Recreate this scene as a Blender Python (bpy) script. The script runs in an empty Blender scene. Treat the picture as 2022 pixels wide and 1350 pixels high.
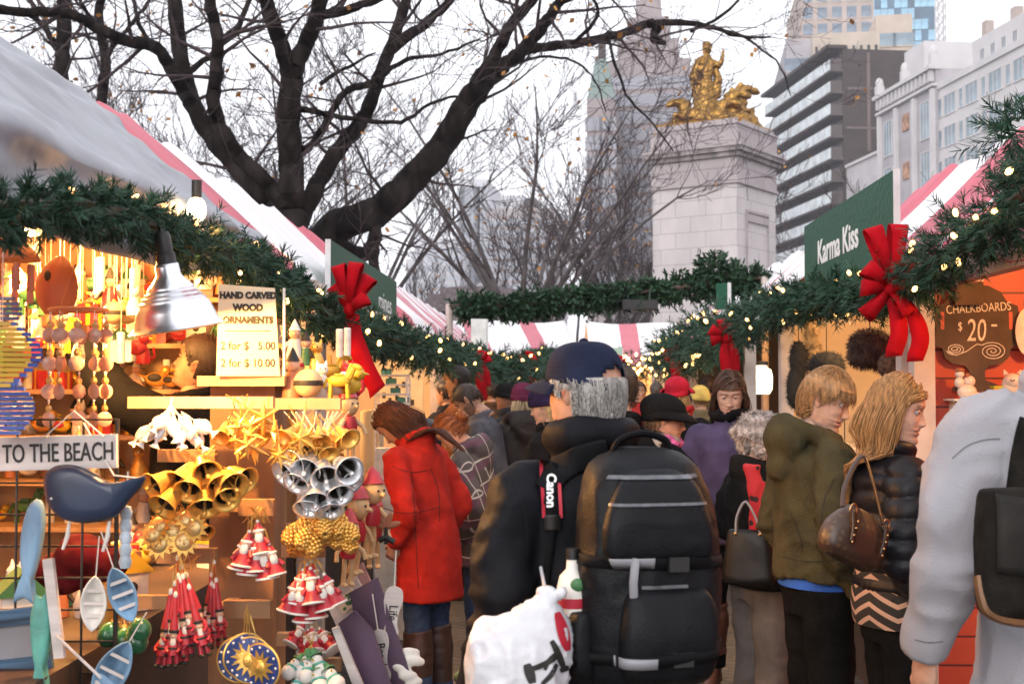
import bpy, bmesh, math, random
from math import sin, cos, pi, radians, sqrt, atan, atan2, exp
from mathutils import Vector as V, Matrix as MX, Euler
import numpy as np
RND = random.Random(11)
SC = bpy.context.scene
COL = SC.collection
# ------------------------------------------------------------------ camera, world, sun, exposure
FPX, CX, CY = 2500.0, 1011.0, 675.0          # focal length and centre in photograph pixels
YAW, PITCH = atan(89 / FPX), atan(85 / FPX)
EYE = V((0, 0, 1.6))
cam_d = bpy.data.cameras.new('camera'); cam = bpy.data.objects.new('camera', cam_d); COL.objects.link(cam)
cam.location = EYE; cam.rotation_euler = (pi / 2 + PITCH, 0, YAW)
cam_d.sensor_width = 36; cam_d.lens = FPX / 2022 * 36; cam_d.clip_end = 3000; cam_d.clip_start = .05
cam_d.dof.use_dof = True; cam_d.dof.focus_distance = 4.9; cam_d.dof.aperture_fstop = 6.3
SC.camera = cam
SUN_EL, SUN_AZ = radians(22), radians(200)
wd = bpy.data.worlds.new('World'); SC.world = wd; wd.use_nodes = True
nt = wd.node_tree; nt.nodes.clear()
sky = nt.nodes.new('ShaderNodeTexSky'); sky.sky_type = 'NISHITA'; sky.sun_disc = False
sky.sun_elevation = SUN_EL; sky.sun_rotation = SUN_AZ; sky.air_density = 1.0; sky.dust_density = 3.5; sky.ozone_density = 1.0
hs = nt.nodes.new('ShaderNodeHueSaturation'); hs.inputs['Saturation'].default_value = .10
mixc = nt.nodes.new('ShaderNodeMix'); mixc.data_type = 'RGBA'; mixc.inputs[0].default_value = .80
mixc.inputs[7].default_value = (10.2, 10.3, 11.0, 1)      # the even cloud layer over the clear sky
bg = nt.nodes.new('ShaderNodeBackground'); bg.inputs['Strength'].default_value = .10
wo = nt.nodes.new('ShaderNodeOutputWorld')
nt.links.new(sky.outputs[0], hs.inputs['Color']); nt.links.new(hs.outputs[0], mixc.inputs[6])
nt.links.new(mixc.outputs[2], bg.inputs['Color']); nt.links.new(bg.outputs[0], wo.inputs['Surface'])
sd = bpy.data.lights.new('sun', 'SUN'); sd.energy = .6; sd.angle = radians(25); sd.color = (1, .95, .88)
sun = bpy.data.objects.new('sun', sd); COL.objects.link(sun); sun.location = (0, 0, 60)
sun.rotation_euler = (pi / 2 - SUN_EL, 0, pi - SUN_AZ)
SC.view_settings.view_transform = 'Standard'; SC.view_settings.look = 'None'
SC.view_settings.exposure = .84; SC.view_settings.gamma = 1
SC.cycles.use_denoising = True
SC.cycles.max_bounces = 5; SC.cycles.diffuse_bounces = 3; SC.cycles.glossy_bounces = 3
SC.cycles.transmission_bounces = 3; SC.cycles.sample_clamp_indirect = 4
SC.cycles.use_adaptive_sampling = True; SC.cycles.adaptive_threshold = .02

CM = MX.Translation(EYE) @ Euler((pi / 2 + PITCH, 0, YAW)).to_matrix().to_4x4()
def P(px, py, d):
    "the point seen at photograph pixel (px, py) at depth d metres"
    return CM @ V(((px - CX) / FPX * d, (CY - py) / FPX * d, -d))
def G(px, d, z=0.0):
    p = P(px, 760, d); p.z = z; return p
# ------------------------------------------------------------------ materials
MAT = {}
def mt(name, col, rough=.65, metal=0., var=.15, vs=7., bump=0., bs=60., emit=0., ecol=None, sheen=0., coat=0., trans=0.,
       stretch=(1, 1, 1), spec=.5, var2=None):
    if name in MAT: return MAT[name]
    m = bpy.data.materials.new(name); m.use_nodes = True; n = m.node_tree; b = n.nodes['Principled BSDF']
    b.inputs['Roughness'].default_value = rough; b.inputs['Metallic'].default_value = metal
    b.inputs['Specular IOR Level'].default_value = spec
    if sheen: b.inputs['Sheen Weight'].default_value = sheen
    if coat: b.inputs['Coat Weight'].default_value = coat
    if trans: b.inputs['Transmission Weight'].default_value = trans
    tc = n.nodes.new('ShaderNodeTexCoord'); mp = n.nodes.new('ShaderNodeMapping')
    mp.inputs['Scale'].default_value = stretch
    n.links.new(tc.outputs['Object'], mp.inputs[0])
    if var or var2:
        no = n.nodes.new('ShaderNodeTexNoise'); no.inputs['Scale'].default_value = vs; no.inputs['Detail'].default_value = 4
        n.links.new(mp.outputs[0], no.inputs['Vector'])
        mi = n.nodes.new('ShaderNodeMix'); mi.data_type = 'RGBA'
        lo = [max(0, c * (1 - 1.6 * var)) for c in col]; hi = [min(1, c * (1 + 1.6 * var)) for c in col]
        if var2: hi = var2[:3]; lo = col
        mi.inputs[6].default_value = (*lo, 1); mi.inputs[7].default_value = (*hi, 1)
        cr = n.nodes.new('ShaderNodeMapRange'); cr.inputs[1].default_value = .3; cr.inputs[2].default_value = .7
        n.links.new(no.outputs[0], cr.inputs[0]); n.links.new(cr.outputs[0], mi.inputs[0])
        n.links.new(mi.outputs[2], b.inputs['Base Color'])
    else: b.inputs['Base Color'].default_value = (*col, 1)
    if bump:
        nb = n.nodes.new('ShaderNodeTexNoise'); nb.inputs['Scale'].default_value = bs; nb.inputs['Detail'].default_value = 3
        bp = n.nodes.new('ShaderNodeBump'); bp.inputs['Strength'].default_value = bump; bp.inputs['Distance'].default_value = .02
        n.links.new(mp.outputs[0], nb.inputs['Vector']); n.links.new(nb.outputs[0], bp.inputs['Height'])
        n.links.new(bp.outputs[0], b.inputs['Normal'])
    if emit:
        b.inputs['Emission Color'].default_value = (*(ecol or col), 1); b.inputs['Emission Strength'].default_value = emit
    MAT[name] = m; return m
def node_mat(name, fn, rough=.7):
    if name in MAT: return MAT[name]
    m = bpy.data.materials.new(name); m.use_nodes = True
    b = m.node_tree.nodes['Principled BSDF']; b.inputs['Roughness'].default_value = rough
    fn(m.node_tree, b); MAT[name] = m; return m
# ------------------------------------------------------------------ mesh builder
def frame(dirv, up=V((0, 0, 1))):
    z = dirv.normalized()
    if abs(z.dot(up)) > .98: up = V((0, 1, 0))
    x = up.cross(z).normalized(); y = z.cross(x)
    return x, y, z
def catmull(pts, k):
    "smooth list of tuples, k steps per span"
    a = np.array([list(p) for p in pts], float); n = len(a); out = []
    for i in range(n - 1):
        p0, p1, p2, p3 = a[max(i - 1, 0)], a[i], a[i + 1], a[min(i + 2, n - 1)]
        for j in range(k):
            t = j / k
            out.append(.5 * (2 * p1 + (p2 - p0) * t + (2 * p0 - 5 * p1 + 4 * p2 - p3) * t * t + (3 * p1 - p0 - 3 * p2 + p3) * t ** 3))
    out.append(a[-1]); return np.array(out)
class MB:
    def __init__(s): s.v = []; s.f = []; s.m = []
    def add(s, vs, fs, m=0):
        o = len(s.v); s.v += [tuple(p) for p in vs]
        for f in fs: s.f.append([i + o for i in f]); s.m.append(m)
        return o
    def box(s, c, size, rot=None, m=0):
        c = V(c); q = [V((x * size[0] / 2, y * size[1] / 2, z * size[2] / 2)) for x in (-1, 1) for y in (-1, 1) for z in (-1, 1)]
        if rot is not None:
            Rm = rot if isinstance(rot, MX) else Euler(rot).to_matrix()
            Rm = Rm.to_3x3(); q = [Rm @ p for p in q]
        return s.add([p + c for p in q], [(0, 1, 3, 2), (4, 6, 7, 5), (0, 4, 5, 1), (2, 3, 7, 6), (0, 2, 6, 4), (1, 5, 7, 3)], m)
    def tube(s, pts, rad, n=6, m=0, cap=True, ell=1.0):
        pts = [V(p) for p in pts]; k = len(pts)
        if not hasattr(rad, '__len__'): rad = [rad] * k
        o = len(s.v); vs = []; px = None
        for i, p in enumerate(pts):
            d = (pts[min(i + 1, k - 1)] - pts[max(i - 1, 0)])
            if d.length < 1e-9: d = V((0, 0, 1))
            if px is None: x, y, z = frame(d)
            else:
                z = d.normalized(); x = px - z * px.dot(z)
                if x.length < 1e-6: x, y, z = frame(d)
                x.normalize(); y = z.cross(x)
            px = x
            for j in range(n):
                a = 2 * pi * j / n
                vs.append(p + x * (cos(a) * rad[i]) + y * (sin(a) * rad[i] * ell))
        fs = []
        for i in range(k - 1):
            for j in range(n):
                fs.append((i * n + j, i * n + (j + 1) % n, (i + 1) * n + (j + 1) % n, (i + 1) * n + j))
        if cap: fs.append(tuple(range(n - 1, -1, -1))); fs.append(tuple((k - 1) * n + j for j in range(n)))
        s.add(vs, fs, m)
    def loft(s, rings, n=20, m=0, k=3, M4=None, p=2.0):
        "rings: (cx, cy, z, rx, ry): horizontal elliptic sections, smoothed"
        a = catmull(rings, k) if k > 1 else np.array([list(r) for r in rings], float)
        vs = []; fs = []
        for r in a:
            for j in range(n):
                t = 2 * pi * j / n; c_, s_ = cos(t), sin(t)
                vs.append(V((r[0] + r[3] * math.copysign(abs(c_) ** (2 / p), c_), r[1] + r[4] * math.copysign(abs(s_) ** (2 / p), s_), r[2])))
        K = len(a)
        for i in range(K - 1):
            for j in range(n): fs.append((i * n + j, i * n + (j + 1) % n, (i + 1) * n + (j + 1) % n, (i + 1) * n + j))
        fs.append(tuple(range(n - 1, -1, -1))); fs.append(tuple((K - 1) * n + j for j in range(n)))
        if M4 is not None: vs = [M4 @ q for q in vs]
        s.add(vs, fs, m)
    def lathe(s, prof, n=16, M4=None, m=0, cap=True):
        vs = []; fs = []; K = len(prof)
        for (r, z) in prof:
            for j in range(n):
                a = 2 * pi * j / n; vs.append(V((r * cos(a), r * sin(a), z)))
        for i in range(K - 1):
            for j in range(n): fs.append((i * n + j, i * n + (j + 1) % n, (i + 1) * n + (j + 1) % n, (i + 1) * n + j))
        if cap: fs.append(tuple(range(n - 1, -1, -1))); fs.append(tuple((K - 1) * n + j for j in range(n)))
        if M4 is not None: vs = [M4 @ q for q in vs]
        s.add(vs, fs, m)
    def ell(s, c, r, rot=None, nu=14, nv=9, m=0):
        c = V(c)
        if not hasattr(r, '__len__'): r = (r, r, r)
        Rm = None
        if rot is not None: Rm = rot.to_3x3() if isinstance(rot, MX) else Euler(rot).to_matrix()
        vs = []; fs = []
        for i in range(nv + 1):
            la = -pi / 2 + pi * i / nv
            for j in range(nu):
                lo = 2 * pi * j / nu
                p = V((r[0] * cos(la) * cos(lo), r[1] * cos(la) * sin(lo), r[2] * sin(la)))
                if i in (0, nv) and j: continue
                vs.append((Rm @ p if Rm else p) + c)
        def id_(i, j):
            if i == 0: return 0
            if i == nv: return 1 + (nv - 1) * nu
            return 1 + (i - 1) * nu + j % nu
        for i in range(nv):
            for j in range(nu):
                q = []
                for t in (id_(i, j), id_(i, j + 1), id_(i + 1, j + 1), id_(i + 1, j)):
                    if t not in q: q.append(t)
                fs.append(tuple(q))
        s.add(vs, fs, m)
    def prism(s, poly, th, M4=None, m=0, side=None):
        "poly in the local xz plane, thickness th along y (front at -y)"
        n = len(poly); A = sum(poly[i][0] * poly[(i + 1) % n][1] - poly[(i + 1) % n][0] * poly[i][1] for i in range(n))
        if A < 0: poly = poly[::-1]
        vs = [V((x, -th / 2, z)) for x, z in poly] + [V((x, th / 2, z)) for x, z in poly]
        if M4 is not None: vs = [M4 @ q for q in vs]
        o = s.add(vs, [tuple(range(n)), tuple(range(2 * n - 1, n - 1, -1))], m)
        for i in range(n):
            j = (i + 1) % n; s.f.append([o + i, o + n + i, o + n + j, o + j]); s.m.append(m if side is None else side)
    def grid(s, fn, nu, nv, m=0, th=0.0, closeu=False):
        vs = [V(fn(i / nu, j / nv)) for j in range(nv + 1) for i in range(nu + 1)]
        fs = [(j * (nu + 1) + i, j * (nu + 1) + i + 1, (j + 1) * (nu + 1) + i + 1, (j + 1) * (nu + 1) + i) for j in range(nv) for i in range(nu)]
        s.add(vs, fs, m)
        return s
    def xf(s, M4, i0=0):
        for i in range(i0, len(s.v)): s.v[i] = tuple(M4 @ V(s.v[i]))
    def mesh(s, name):
        me = bpy.data.meshes.new(name); me.from_pydata(s.v, [], s.f); me.update(); return me
    def build(s, name, mats, parent=None, world=False, smooth=True, ang=42, solid=0.0):
        me = s.mesh(name)
        if not isinstance(mats, (list, tuple)): mats = [mats]
        for m in mats: me.materials.append(m)
        if len(mats) > 1: me.polygons.foreach_set('material_index', s.m)
        o = link(name, me, parent, world)
        if smooth:
            me.polygons.foreach_set('use_smooth', [True] * len(me.polygons)); me.set_sharp_from_angle(angle=radians(ang))
        if solid:
            md = o.modifiers.new('thickness', 'SOLIDIFY'); md.thickness = solid; md.offset = 0
        return o
def link(name, me, parent=None, world=False):
    o = bpy.data.objects.new(name, me); COL.objects.link(o)
    if parent is not None:
        o.parent = parent
        if world:
            Mw = root_matrix(parent).inverted(); me.transform(Mw)
    return o
def root_matrix(o):
    m = o.matrix_basis.copy()
    while o.parent is not None: o = o.parent; m = o.matrix_basis @ m
    return m
def thing(name, label, cat, loc=(0, 0, 0), rotz=0., group=None, rot=None):
    o = bpy.data.objects.new(name, None); COL.objects.link(o); o.empty_display_size = .1
    o.location = loc; o.rotation_euler = rot if rot is not None else (0, 0, rotz)
    return tag(o, label, cat, group)
def tag(o, label, cat, group=None):
    o['label'] = label; o['category'] = cat
    if group: o['group'] = group
    return o
def kind(o, k): o['kind'] = k; return o
def dup(root, loc, rot=None, label=None, scale=None):
    "a copy of a thing with copies of its parts and sub-parts"
    r = root.copy(); COL.objects.link(r); r.location = loc
    if rot is not None: r.rotation_euler = rot
    if scale is not None: r.scale = (scale,) * 3 if not hasattr(scale, '__len__') else scale
    if label: r['label'] = label
    for ch in list(root.children):
        c = ch.copy(); COL.objects.link(c); c.parent = r
        for g in ch.children:
            d = g.copy(); COL.objects.link(d); d.parent = c
    return r
def lettering(txt, size, M4, mat, parent=None, name='lettering', sx=1., bold=0., align='CENTER', ext=.0012, shear=0., spacing=1.):
    cu = bpy.data.curves.new(name, 'FONT'); cu.body = txt; cu.size = size; cu.align_x = align; cu.align_y = 'CENTER'
    cu.extrude = ext; cu.offset = bold; cu.shear = shear; cu.resolution_u = 3; cu.space_character = spacing; cu.space_line = .95
    o = bpy.data.objects.new('tmp', cu); COL.objects.link(o)
    me = bpy.data.meshes.new_from_object(o.evaluated_get(bpy.context.evaluated_depsgraph_get()))
    bpy.data.objects.remove(o); bpy.data.curves.remove(cu)
    me.name = name; me.transform(MX.Diagonal((sx, 1, 1, 1)))
    me.transform(M4); me.materials.clear(); me.materials.append(mat)
    return link(name, me, parent)
FLAT = MX.Rotation(pi / 2, 4, 'X')           # text lying in xy -> standing in xz, read from -y
# ------------------------------------------------------------------ numpy noise, remesh
def vnoise(p, seed=0):
    p = np.asarray(p, float); i = np.floor(p).astype(np.int64); f = p - i; f = f * f * (3 - 2 * f)
    def h(a):
        n = (a[:, 0] * 374761393 + a[:, 1] * 668265263 + a[:, 2] * 2147483647 + seed * 1274126177) & 0xffffffff
        n = ((n ^ (n >> 13)) * 1274126177) & 0xffffffff
        return ((n ^ (n >> 16)) & 0xffff) / 32767.5 - 1
    r = 0
    for dx in (0, 1):
        for dy in (0, 1):
            for dz in (0, 1):
                w = (f[:, 0] if dx else 1 - f[:, 0]) * (f[:, 1] if dy else 1 - f[:, 1]) * (f[:, 2] if dz else 1 - f[:, 2])
                r = r + w * h(i + np.array([dx, dy, dz]))
    return r
def coords(me):
    a = np.empty(len(me.vertices) * 3); me.vertices.foreach_get('co', a); return a.reshape(-1, 3)
def setco(me, a): me.vertices.foreach_set('co', np.ascontiguousarray(a, dtype=float).ravel()); me.update()
def normals(me):
    a = np.empty(len(me.vertices) * 3, np.float32); me.vertices.foreach_get('normal', a); return a.reshape(-1, 3)
def remesh(mb, voxel, smooth=4, name='mesh', fac=.5):
    me = mb.mesh('tmp'); o = bpy.data.objects.new('tmp', me); COL.objects.link(o)
    md = o.modifiers.new('r', 'REMESH'); md.mode = 'VOXEL'; md.voxel_size = voxel
    if smooth:
        sm = o.modifiers.new('s', 'SMOOTH'); sm.iterations = smooth; sm.factor = fac
    r = bpy.data.meshes.new_from_object(o.evaluated_get(bpy.context.evaluated_depsgraph_get()))
    bpy.data.objects.remove(o); bpy.data.meshes.remove(me); r.name = name
    r.polygons.foreach_set('use_smooth', [True] * len(r.polygons)); r.materials.clear()
    return r
def folds(me, amp=.006, sc=(7, 7, 14), seed=0, amp2=None):
    a = coords(me); n = normals(me)
    d = vnoise(a * np.array(sc), seed) + .5 * vnoise(a * np.array(sc) * 2.1 + 7, seed + 3)
    d = d * amp
    if amp2: d = d + amp2 * vnoise(a * 40, seed + 9)
    setco(me, a + n * d[:, None])
# ================================================================== ground
def f_ground(t, b):
    n = t.nodes; tc = n.new('ShaderNodeTexCoord'); mp = n.new('ShaderNodeMapping'); mp.inputs['Rotation'].default_value = (0, 0, .6)
    br = n.new('ShaderNodeTexBrick'); br.inputs['Scale'].default_value = 3.2; br.inputs['Color1'].default_value = (.10, .085, .075, 1)
    br.inputs['Color2'].default_value = (.17, .145, .125, 1); br.inputs['Mortar'].default_value = (.03, .026, .022, 1); br.inputs['Mortar Size'].default_value = .03
    no = n.new('ShaderNodeTexNoise'); no.inputs['Scale'].default_value = 1.3; no.inputs['Detail'].default_value = 6
    mi = n.new('ShaderNodeMix'); mi.data_type = 'RGBA'; mi.blend_type = 'MULTIPLY'; mi.inputs[0].default_value = .7
    t.links.new(tc.outputs['Object'], mp.inputs[0]); t.links.new(mp.outputs[0], br.inputs[0]); t.links.new(tc.outputs['Object'], no.inputs[0])
    t.links.new(br.outputs[0], mi.inputs[6]); t.links.new(no.outputs[0], mi.inputs[7]); t.links.new(mi.outputs[2], b.inputs['Base Color'])
    bp = n.new('ShaderNodeBump'); bp.inputs['Strength'].default_value = .4; bp.inputs['Distance'].default_value = .02
    t.links.new(br.outputs[1], bp.inputs['Height']); bp.invert = True; t.links.new(bp.outputs[0], b.inputs['Normal'])
    b.inputs['Roughness'].default_value = .42
mb = MB(); mb.add([(-900, -60, 0), (900, -60, 0), (900, 1500, 0), (-900, 1500, 0)], [(0, 1, 2, 3)])
kind(mb.build('ground', node_mat('paving', f_ground)), 'structure')

# ================================================================== buildings
M_GLASS = mt('window_glass', (.16, .20, .25), rough=.15, var=.3, vs=.4)
M_GLASSL = mt('pale_glass', (.22, .29, .34), rough=.2, var=.25, vs=.3)
M_STONEW = mt('white_masonry', (.58, .555, .555), rough=.85, var=.05, vs=.3, bump=.1, bs=4)
M_BEIGE = mt('beige_brick', (.44, .36, .32), rough=.9, var=.1, vs=.25)
M_BROWN = mt('brown_brick', (.055, .040, .037), rough=.9, var=.12, vs=.35, stretch=(1, 1, 3))
M_GREYB = mt('grey_brick', (.40, .37, .39), rough=.9, var=.12, vs=.3)
M_TAN = mt('tan_brick', (.30, .25, .25), rough=.9, var=.14, vs=.25)
M_HAZY = mt('haze_pale_stone', (.56, .55, .58), rough=.9, var=.06, vs=.1)  # stone colour paled to carry the distance haze
M_DARK = mt('dark_opening', (.02, .02, .022), rough=.6, var=0)
M_BLUE = mt('blue_curtain_wall', (.05, .12, .19), rough=.12, var=.5, vs=.12, stretch=(1, 1, .5), coat=.3)
M_BLUEL = mt('pale_blue_panel', (.26, .47, .62), rough=.15, var=.2, vs=.2)
M_RAIL = mt('balcony_parapet', (.66, .70, .72), rough=.5, var=.16, vs=.5)
M_SOFF = mt('balcony_soffit', (.10, .078, .075), rough=.9, var=.1)
def blk(name, x0, x1, y0, y1, z0, z1, m, parent):
    mb = MB(); mb.box(((x0 + x1) / 2, (y0 + y1) / 2, (z0 + z1) / 2), (x1 - x0, y1 - y0, z1 - z0)); return mb.build(name, m, parent, smooth=False)
def win_proto(w, h, axis, parent, m, frame_m=None, mull=1, name='window'):
    "frame box slightly proud of the wall with the pane sunk in it; axis 'y' faces +y, axis 'x' faces -x"
    mb = MB(); t = .14
    if axis == 'y':
        mb.box((0, .03, 0), (w, .06, h), m=0)
        for sx in (-1, 1): mb.box((sx * (w / 2 + t / 2), .07, 0), (t, .14, h + 2 * t), m=1)
        for sz in (-1, 1): mb.box((0, .07, sz * (h / 2 + t / 2)), (w, .14, t), m=1)
        for k in range(mull): mb.box((-w / 2 + w * (k + 1) / (mull + 1), .06, 0), (.09, .12, h), m=1)
    else:
        mb.box((-.03, 0, 0), (.06, w, h), m=0)
        for sx in (-1, 1): mb.box((-.07, sx * (w / 2 + t / 2), 0), (.14, t, h + 2 * t), m=1)
        for sz in (-1, 1): mb.box((-.07, 0, sz * (h / 2 + t / 2)), (.14, w, t), m=1)
        mb.box((-.06, 0, 0), (.12, w, .09), m=1)
    return mb.build(name, [m, frame_m or M_STONEW], parent, smooth=False)
def windows(parent, cells, w, h, axis, m, frame_m=None, mull=1):
    pr = None
    for k, c in enumerate(cells[:100]):
        if pr is None: pr = win_proto(w, h, axis, parent, m, frame_m, mull); o = pr
        else: o = bpy.data.objects.new('window', pr.data); COL.objects.link(o); o.parent = parent
        o.location = c
RA = radians(98)                                   # the street wall on the right runs away at 98 degrees
def street(px, a=70.):
    "corner on the street line whose facade starts at photograph column px"
    y = a * 2500 / (px - 750.); return V((a - .14 * y, y, 0)), y
# white building with grid of windows, right
p, d = street(2090); q, d2 = street(1850); L = (q - p).length
b1 = thing('white_apartment_block', 'cream white apartment block with rows of wide blue windows at the upper right', 'building', p, RA)
H1 = 1.6 + (760 - 118) * d2 / 2500
blk('wall', 0, L, -22, 0, 0, H1 - 4, M_STONEW, b1); blk('penthouse', 2, L - 6, -22, -1.6, H1 - 3.998, H1 + .5, M_STONEW, b1)
blk('parapet', 0, L, -.5, .25, H1 - 3.996, H1 - 3.2, M_STONEW, b1)
blk('roof_cabin', 3, 9, -14, -5, H1 + .502, H1 + 7, M_DARK, b1)
for k in range(3): blk('chimney', 8 + k * 7, 9.2 + k * 7, -4, -3, H1 + .5, H1 + 2.2 + .4 * k, M_BEIGE, b1)
cells = []; small = []
nc = 5
for r in range(9):
    for c in range(nc): cells.append((L * (c + .42) / nc, .0, H1 - 6.4 - r * 3.9)); small.append((L * (c + .9) / nc, .0, H1 - 6.4 - r * 3.9))
windows(b1, cells, 3.0, 2.3, 'y', M_GLASSL, M_STONEW, 2)
windows(b1, small, .95, 2.1, 'y', M_GLASSL, M_STONEW, 0)
windows(b1, [(4.5 + k * 2.6, -1.6, H1 - 1.9) for k in range(7)], .9, 1.6, 'y', M_GLASS, M_STONEW, 1)
# ornate narrow building
p, d = street(1851); q, d2 = street(1740); L = (q - p).length; H2 = 1.6 + (760 - 200) * d2 / 2500
b2 = thing('studio_building', 'narrow ornate studio building with tall double height windows beside the white block', 'building', p, RA)
blk('wall', 0.01, L, -20, .4, 0, H2, M_GREYB, b2)
mb = MB()
for k in range(14): mb.box((L * (k + .5) / 14, .75, H2 - .9), (L / 28, .6, 1.4))
mb.box((L / 2, .6, H2 + .1), (L + .6, 1.5, .5)); mb.box((L / 2, .6, H2 - 2.1), (L + .4, .7, .35))
for x in (0.4, L * .5, L - .4): mb.box((x, .5, H2 + 1), (1, 1, 1.6)); mb.ell((x, .5, H2 + 2.1), (.55, .55, .9))
mb.build('cornice', M_STONEW, b2, smooth=False)
blk('roof_pavilion', L * .35, L * .7, -8, -1, H2, H2 + 5.2, M_STONEW, b2)
mb = MB()
for x in (.03, .34, .66, .97): mb.box((L * x, .6, H2 / 2 - 1), (.75, .5, H2 - 3))
mb.build('pilaster', M_STONEW, b2, smooth=False)
cells = [(L * (.17 + .33 * c), .4, H2 - 6 - r * 6.4) for r in range(4) for c in (0, 2)]
windows(b2, cells, 2.6, 4.6, 'y', M_GLASSL, M_STONEW, 2)
mb = MB()
for r in range(4): mb.box((L * .5, .5, H2 - 5 - r * 6.4), (1.8, .2, 2.2))
mb.build('tile_panel', mt('terracotta_tiles', (.42, .22, .13), var=.4, vs=1.2), b2, smooth=False)
# low white infill between
p, d = street(1740); q, d2 = street(1664); L = (q - p).length; H3 = 1.6 + (760 - 335) * d2 / 2500
b3 = thing('low_white_building', 'blank pale brick building below the brown wall', 'building', p, RA)
blk('wall', .01, L - .3, -20, -.3, 0, H3, mt('pale_brick', (.50, .47, .48), rough=.9, var=.07, vs=.5, bump=.2, bs=3), b3)
blk('coping', .2, L - .5, -.9, 0, H3, H3 + .4, M_STONEW, b3)
# balcony slab
p, d = street(1664); q, d2 = street(1532); L = (q - p).length; H4 = 1.6 + (760 - 97) * d / 2500
b4 = thing('balcony_tower', 'dark brown brick apartment slab with white balcony bands on its left side', 'building', p, RA)
blk('wall', 0.01, L, -27, 0, 0, H4, M_BROWN, b4)
mb = MB(); mb.box((L / 2, 1.1, H4 + .2), (L + 1, 3, .5)); mb.build('roof_edge', M_BROWN, b4, smooth=False)
mb = MB()
for k in range(3): mb.box((-.06, -27 + 9 * k + 5, H4 - 8), (.1, .5, 15))
for z in (6, 12, 22): mb.box((-.06, -13.5, H4 - z), (.1, 26, .35))
mb.build('brick_band', mt('brown_brick_band', (.16, .12, .11), rough=.9), b4, smooth=False)
cells = [(L * (k + .5) / 8, 0, H4 - 1.7 - r * 3.35) for r in range(14) for k in range(7)]
windows(b4, cells, 2.6, 1.7, 'y', M_GLASS, M_SOFF, 1)
nb = 15
for r in range(nb):
    z = H4 - 3.35 * (r + 1); mb = MB()
    mb.box((L / 2, .95, z), (L + .5, 1.9, .35), m=1)
    k = 9
    for j in range(k): mb.box((L * (j + .5) / k, 1.96, z + .9), (L / k * .93, .12, 1.6), m=0)
    for j in range(k + 1): mb.box((L * j / k, 1.0, z + 1.0), (.16, 1.7, 1.6), m=1)
    mb.build('balcony', [M_RAIL, M_SOFF], b4, smooth=False)

# tall beige tower behind
def far_block(name, label, x0, x1, ytop, d, m, group=None, dep=40, rot=None, wx=0, wy=0, wm=M_GLASS, ww=2., wh=2.4, side=0, mf=None):
    "a tower seen between columns x0..x1, roof at ytop, distance d; facade towards the camera"
    a = G(x0, d); b = G(x1, d); W = (b - a).length; H = 1.6 + (760 - ytop) * d / 2500
    t = thing(name, label, 'building', ((a.x + b.x) / 2, (a.y + b.y) / 2, 0), radians(-6) + YAW * 0 if rot is None else rot, group)
    blk('wall', -W / 2, W / 2, 0, dep, 0, H, m, t)
    if wx:
        pr = None; n = 0
        for r in range(wy):
            for c in range(wx):
                if n >= 100: break
                if pr is None:
                    mb = MB(); mb.box((0, -.06, 0), (ww, .12, wh), m=0); mb.box((0, -.1, -wh / 2 - .15), (ww + .3, .2, .25), m=1)
                    pr = mb.build('window', [wm, mf or m], t, smooth=False); o = pr
                else: o = bpy.data.objects.new('window', pr.data); COL.objects.link(o); o.parent = t
                o.location = (-W / 2 + W * (c + .5) / wx, 0, H - 3 - 3.6 * (r + .5)); n += 1
    return t, W, H
t, W, H = far_block('beige_tower', 'tall pinkish beige brick tower rising behind the balcony slab', 1588, 1730, -60, 270, M_BEIGE, wx=5, wy=9)
t, W, H = far_block('stepped_beige_block', 'lower beige block with slit windows in front of the tall tower', 1612, 1742, 58, 235, mt('beige_stone', (.50, .41, .33), var=.08, vs=.3), wx=9, wy=1, ww=.5, wh=4.5, wm=M_DARK)
t, W, H = far_block('grey_windowed_block', 'grey brick tower with many windows left of the beige block', 1558, 1614, 72, 238, M_GREYB, wx=4, wy=14)
t, W, H = far_block('rounded_beige_tower', 'beige rounded corner tower with a dark square opening', 1738, 1808, 22, 240, mt('beige_stone', (.5, .4, .33)), wx=2, wy=3, wm=M_GLASSL, ww=4)
mb = MB(); mb.box((.6, -.2, H - 11.5), (4.3, .5, 4.6)); mb.build('dark_opening', M_DARK, t, smooth=False)
t, W, H = far_block('blue_glass_tower', 'tall blue glass skyscraper behind the beige towers', 1735, 1852, -120, 380, M_BLUE)
mb = MB(); mb.box((0, 0, 0), (W / 9.6, .3, 3.1)); pr = mb.build('glass_panel', M_BLUEL, t, smooth=False)
cells = [(c, r) for c in range(9) for r in range(14)]; random.Random(4).shuffle(cells)
for k, (c, r) in enumerate(cells[:70]):
    if k == 0: o = pr
    else: o = bpy.data.objects.new('glass_panel', pr.data); COL.objects.link(o); o.parent = t
    o.location = (-W / 2 + W * (c + .5) / 9, -.15, H - 18 - 3.4 * r)
# crane mast
cp = G(1866, 330); cr_ = thing('crane_mast', 'thin lattice crane mast standing between the glass tower and white block', 'crane', cp)
mb = MB(); Hc = 112
for sx in (-1, 1):
    for sy in (-1, 1): mb.tube([(sx, sy, 0), (sx, sy, Hc)], .16, 4)
for k in range(40):
    z = Hc * k / 40; z2 = Hc * (k + 1) / 40
    for sy in (-1, 1): mb.tube([(-1, sy, z), (1, sy, z2)], .12, 3); mb.tube([(1, sy, z), (-1, sy, z2)], .12, 3); mb.tube([(-1, sy, z), (1, sy, z)], .12, 3)
mb.build('mast', mt('crane_paint', (.45, .42, .42), var=.1), cr_)
mb = MB(); mb.box((0, 0, 85), (4, 3, 1.2)); mb.build('collar', mt('crane_paint', (.45, .42, .42)), cr_)
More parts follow.
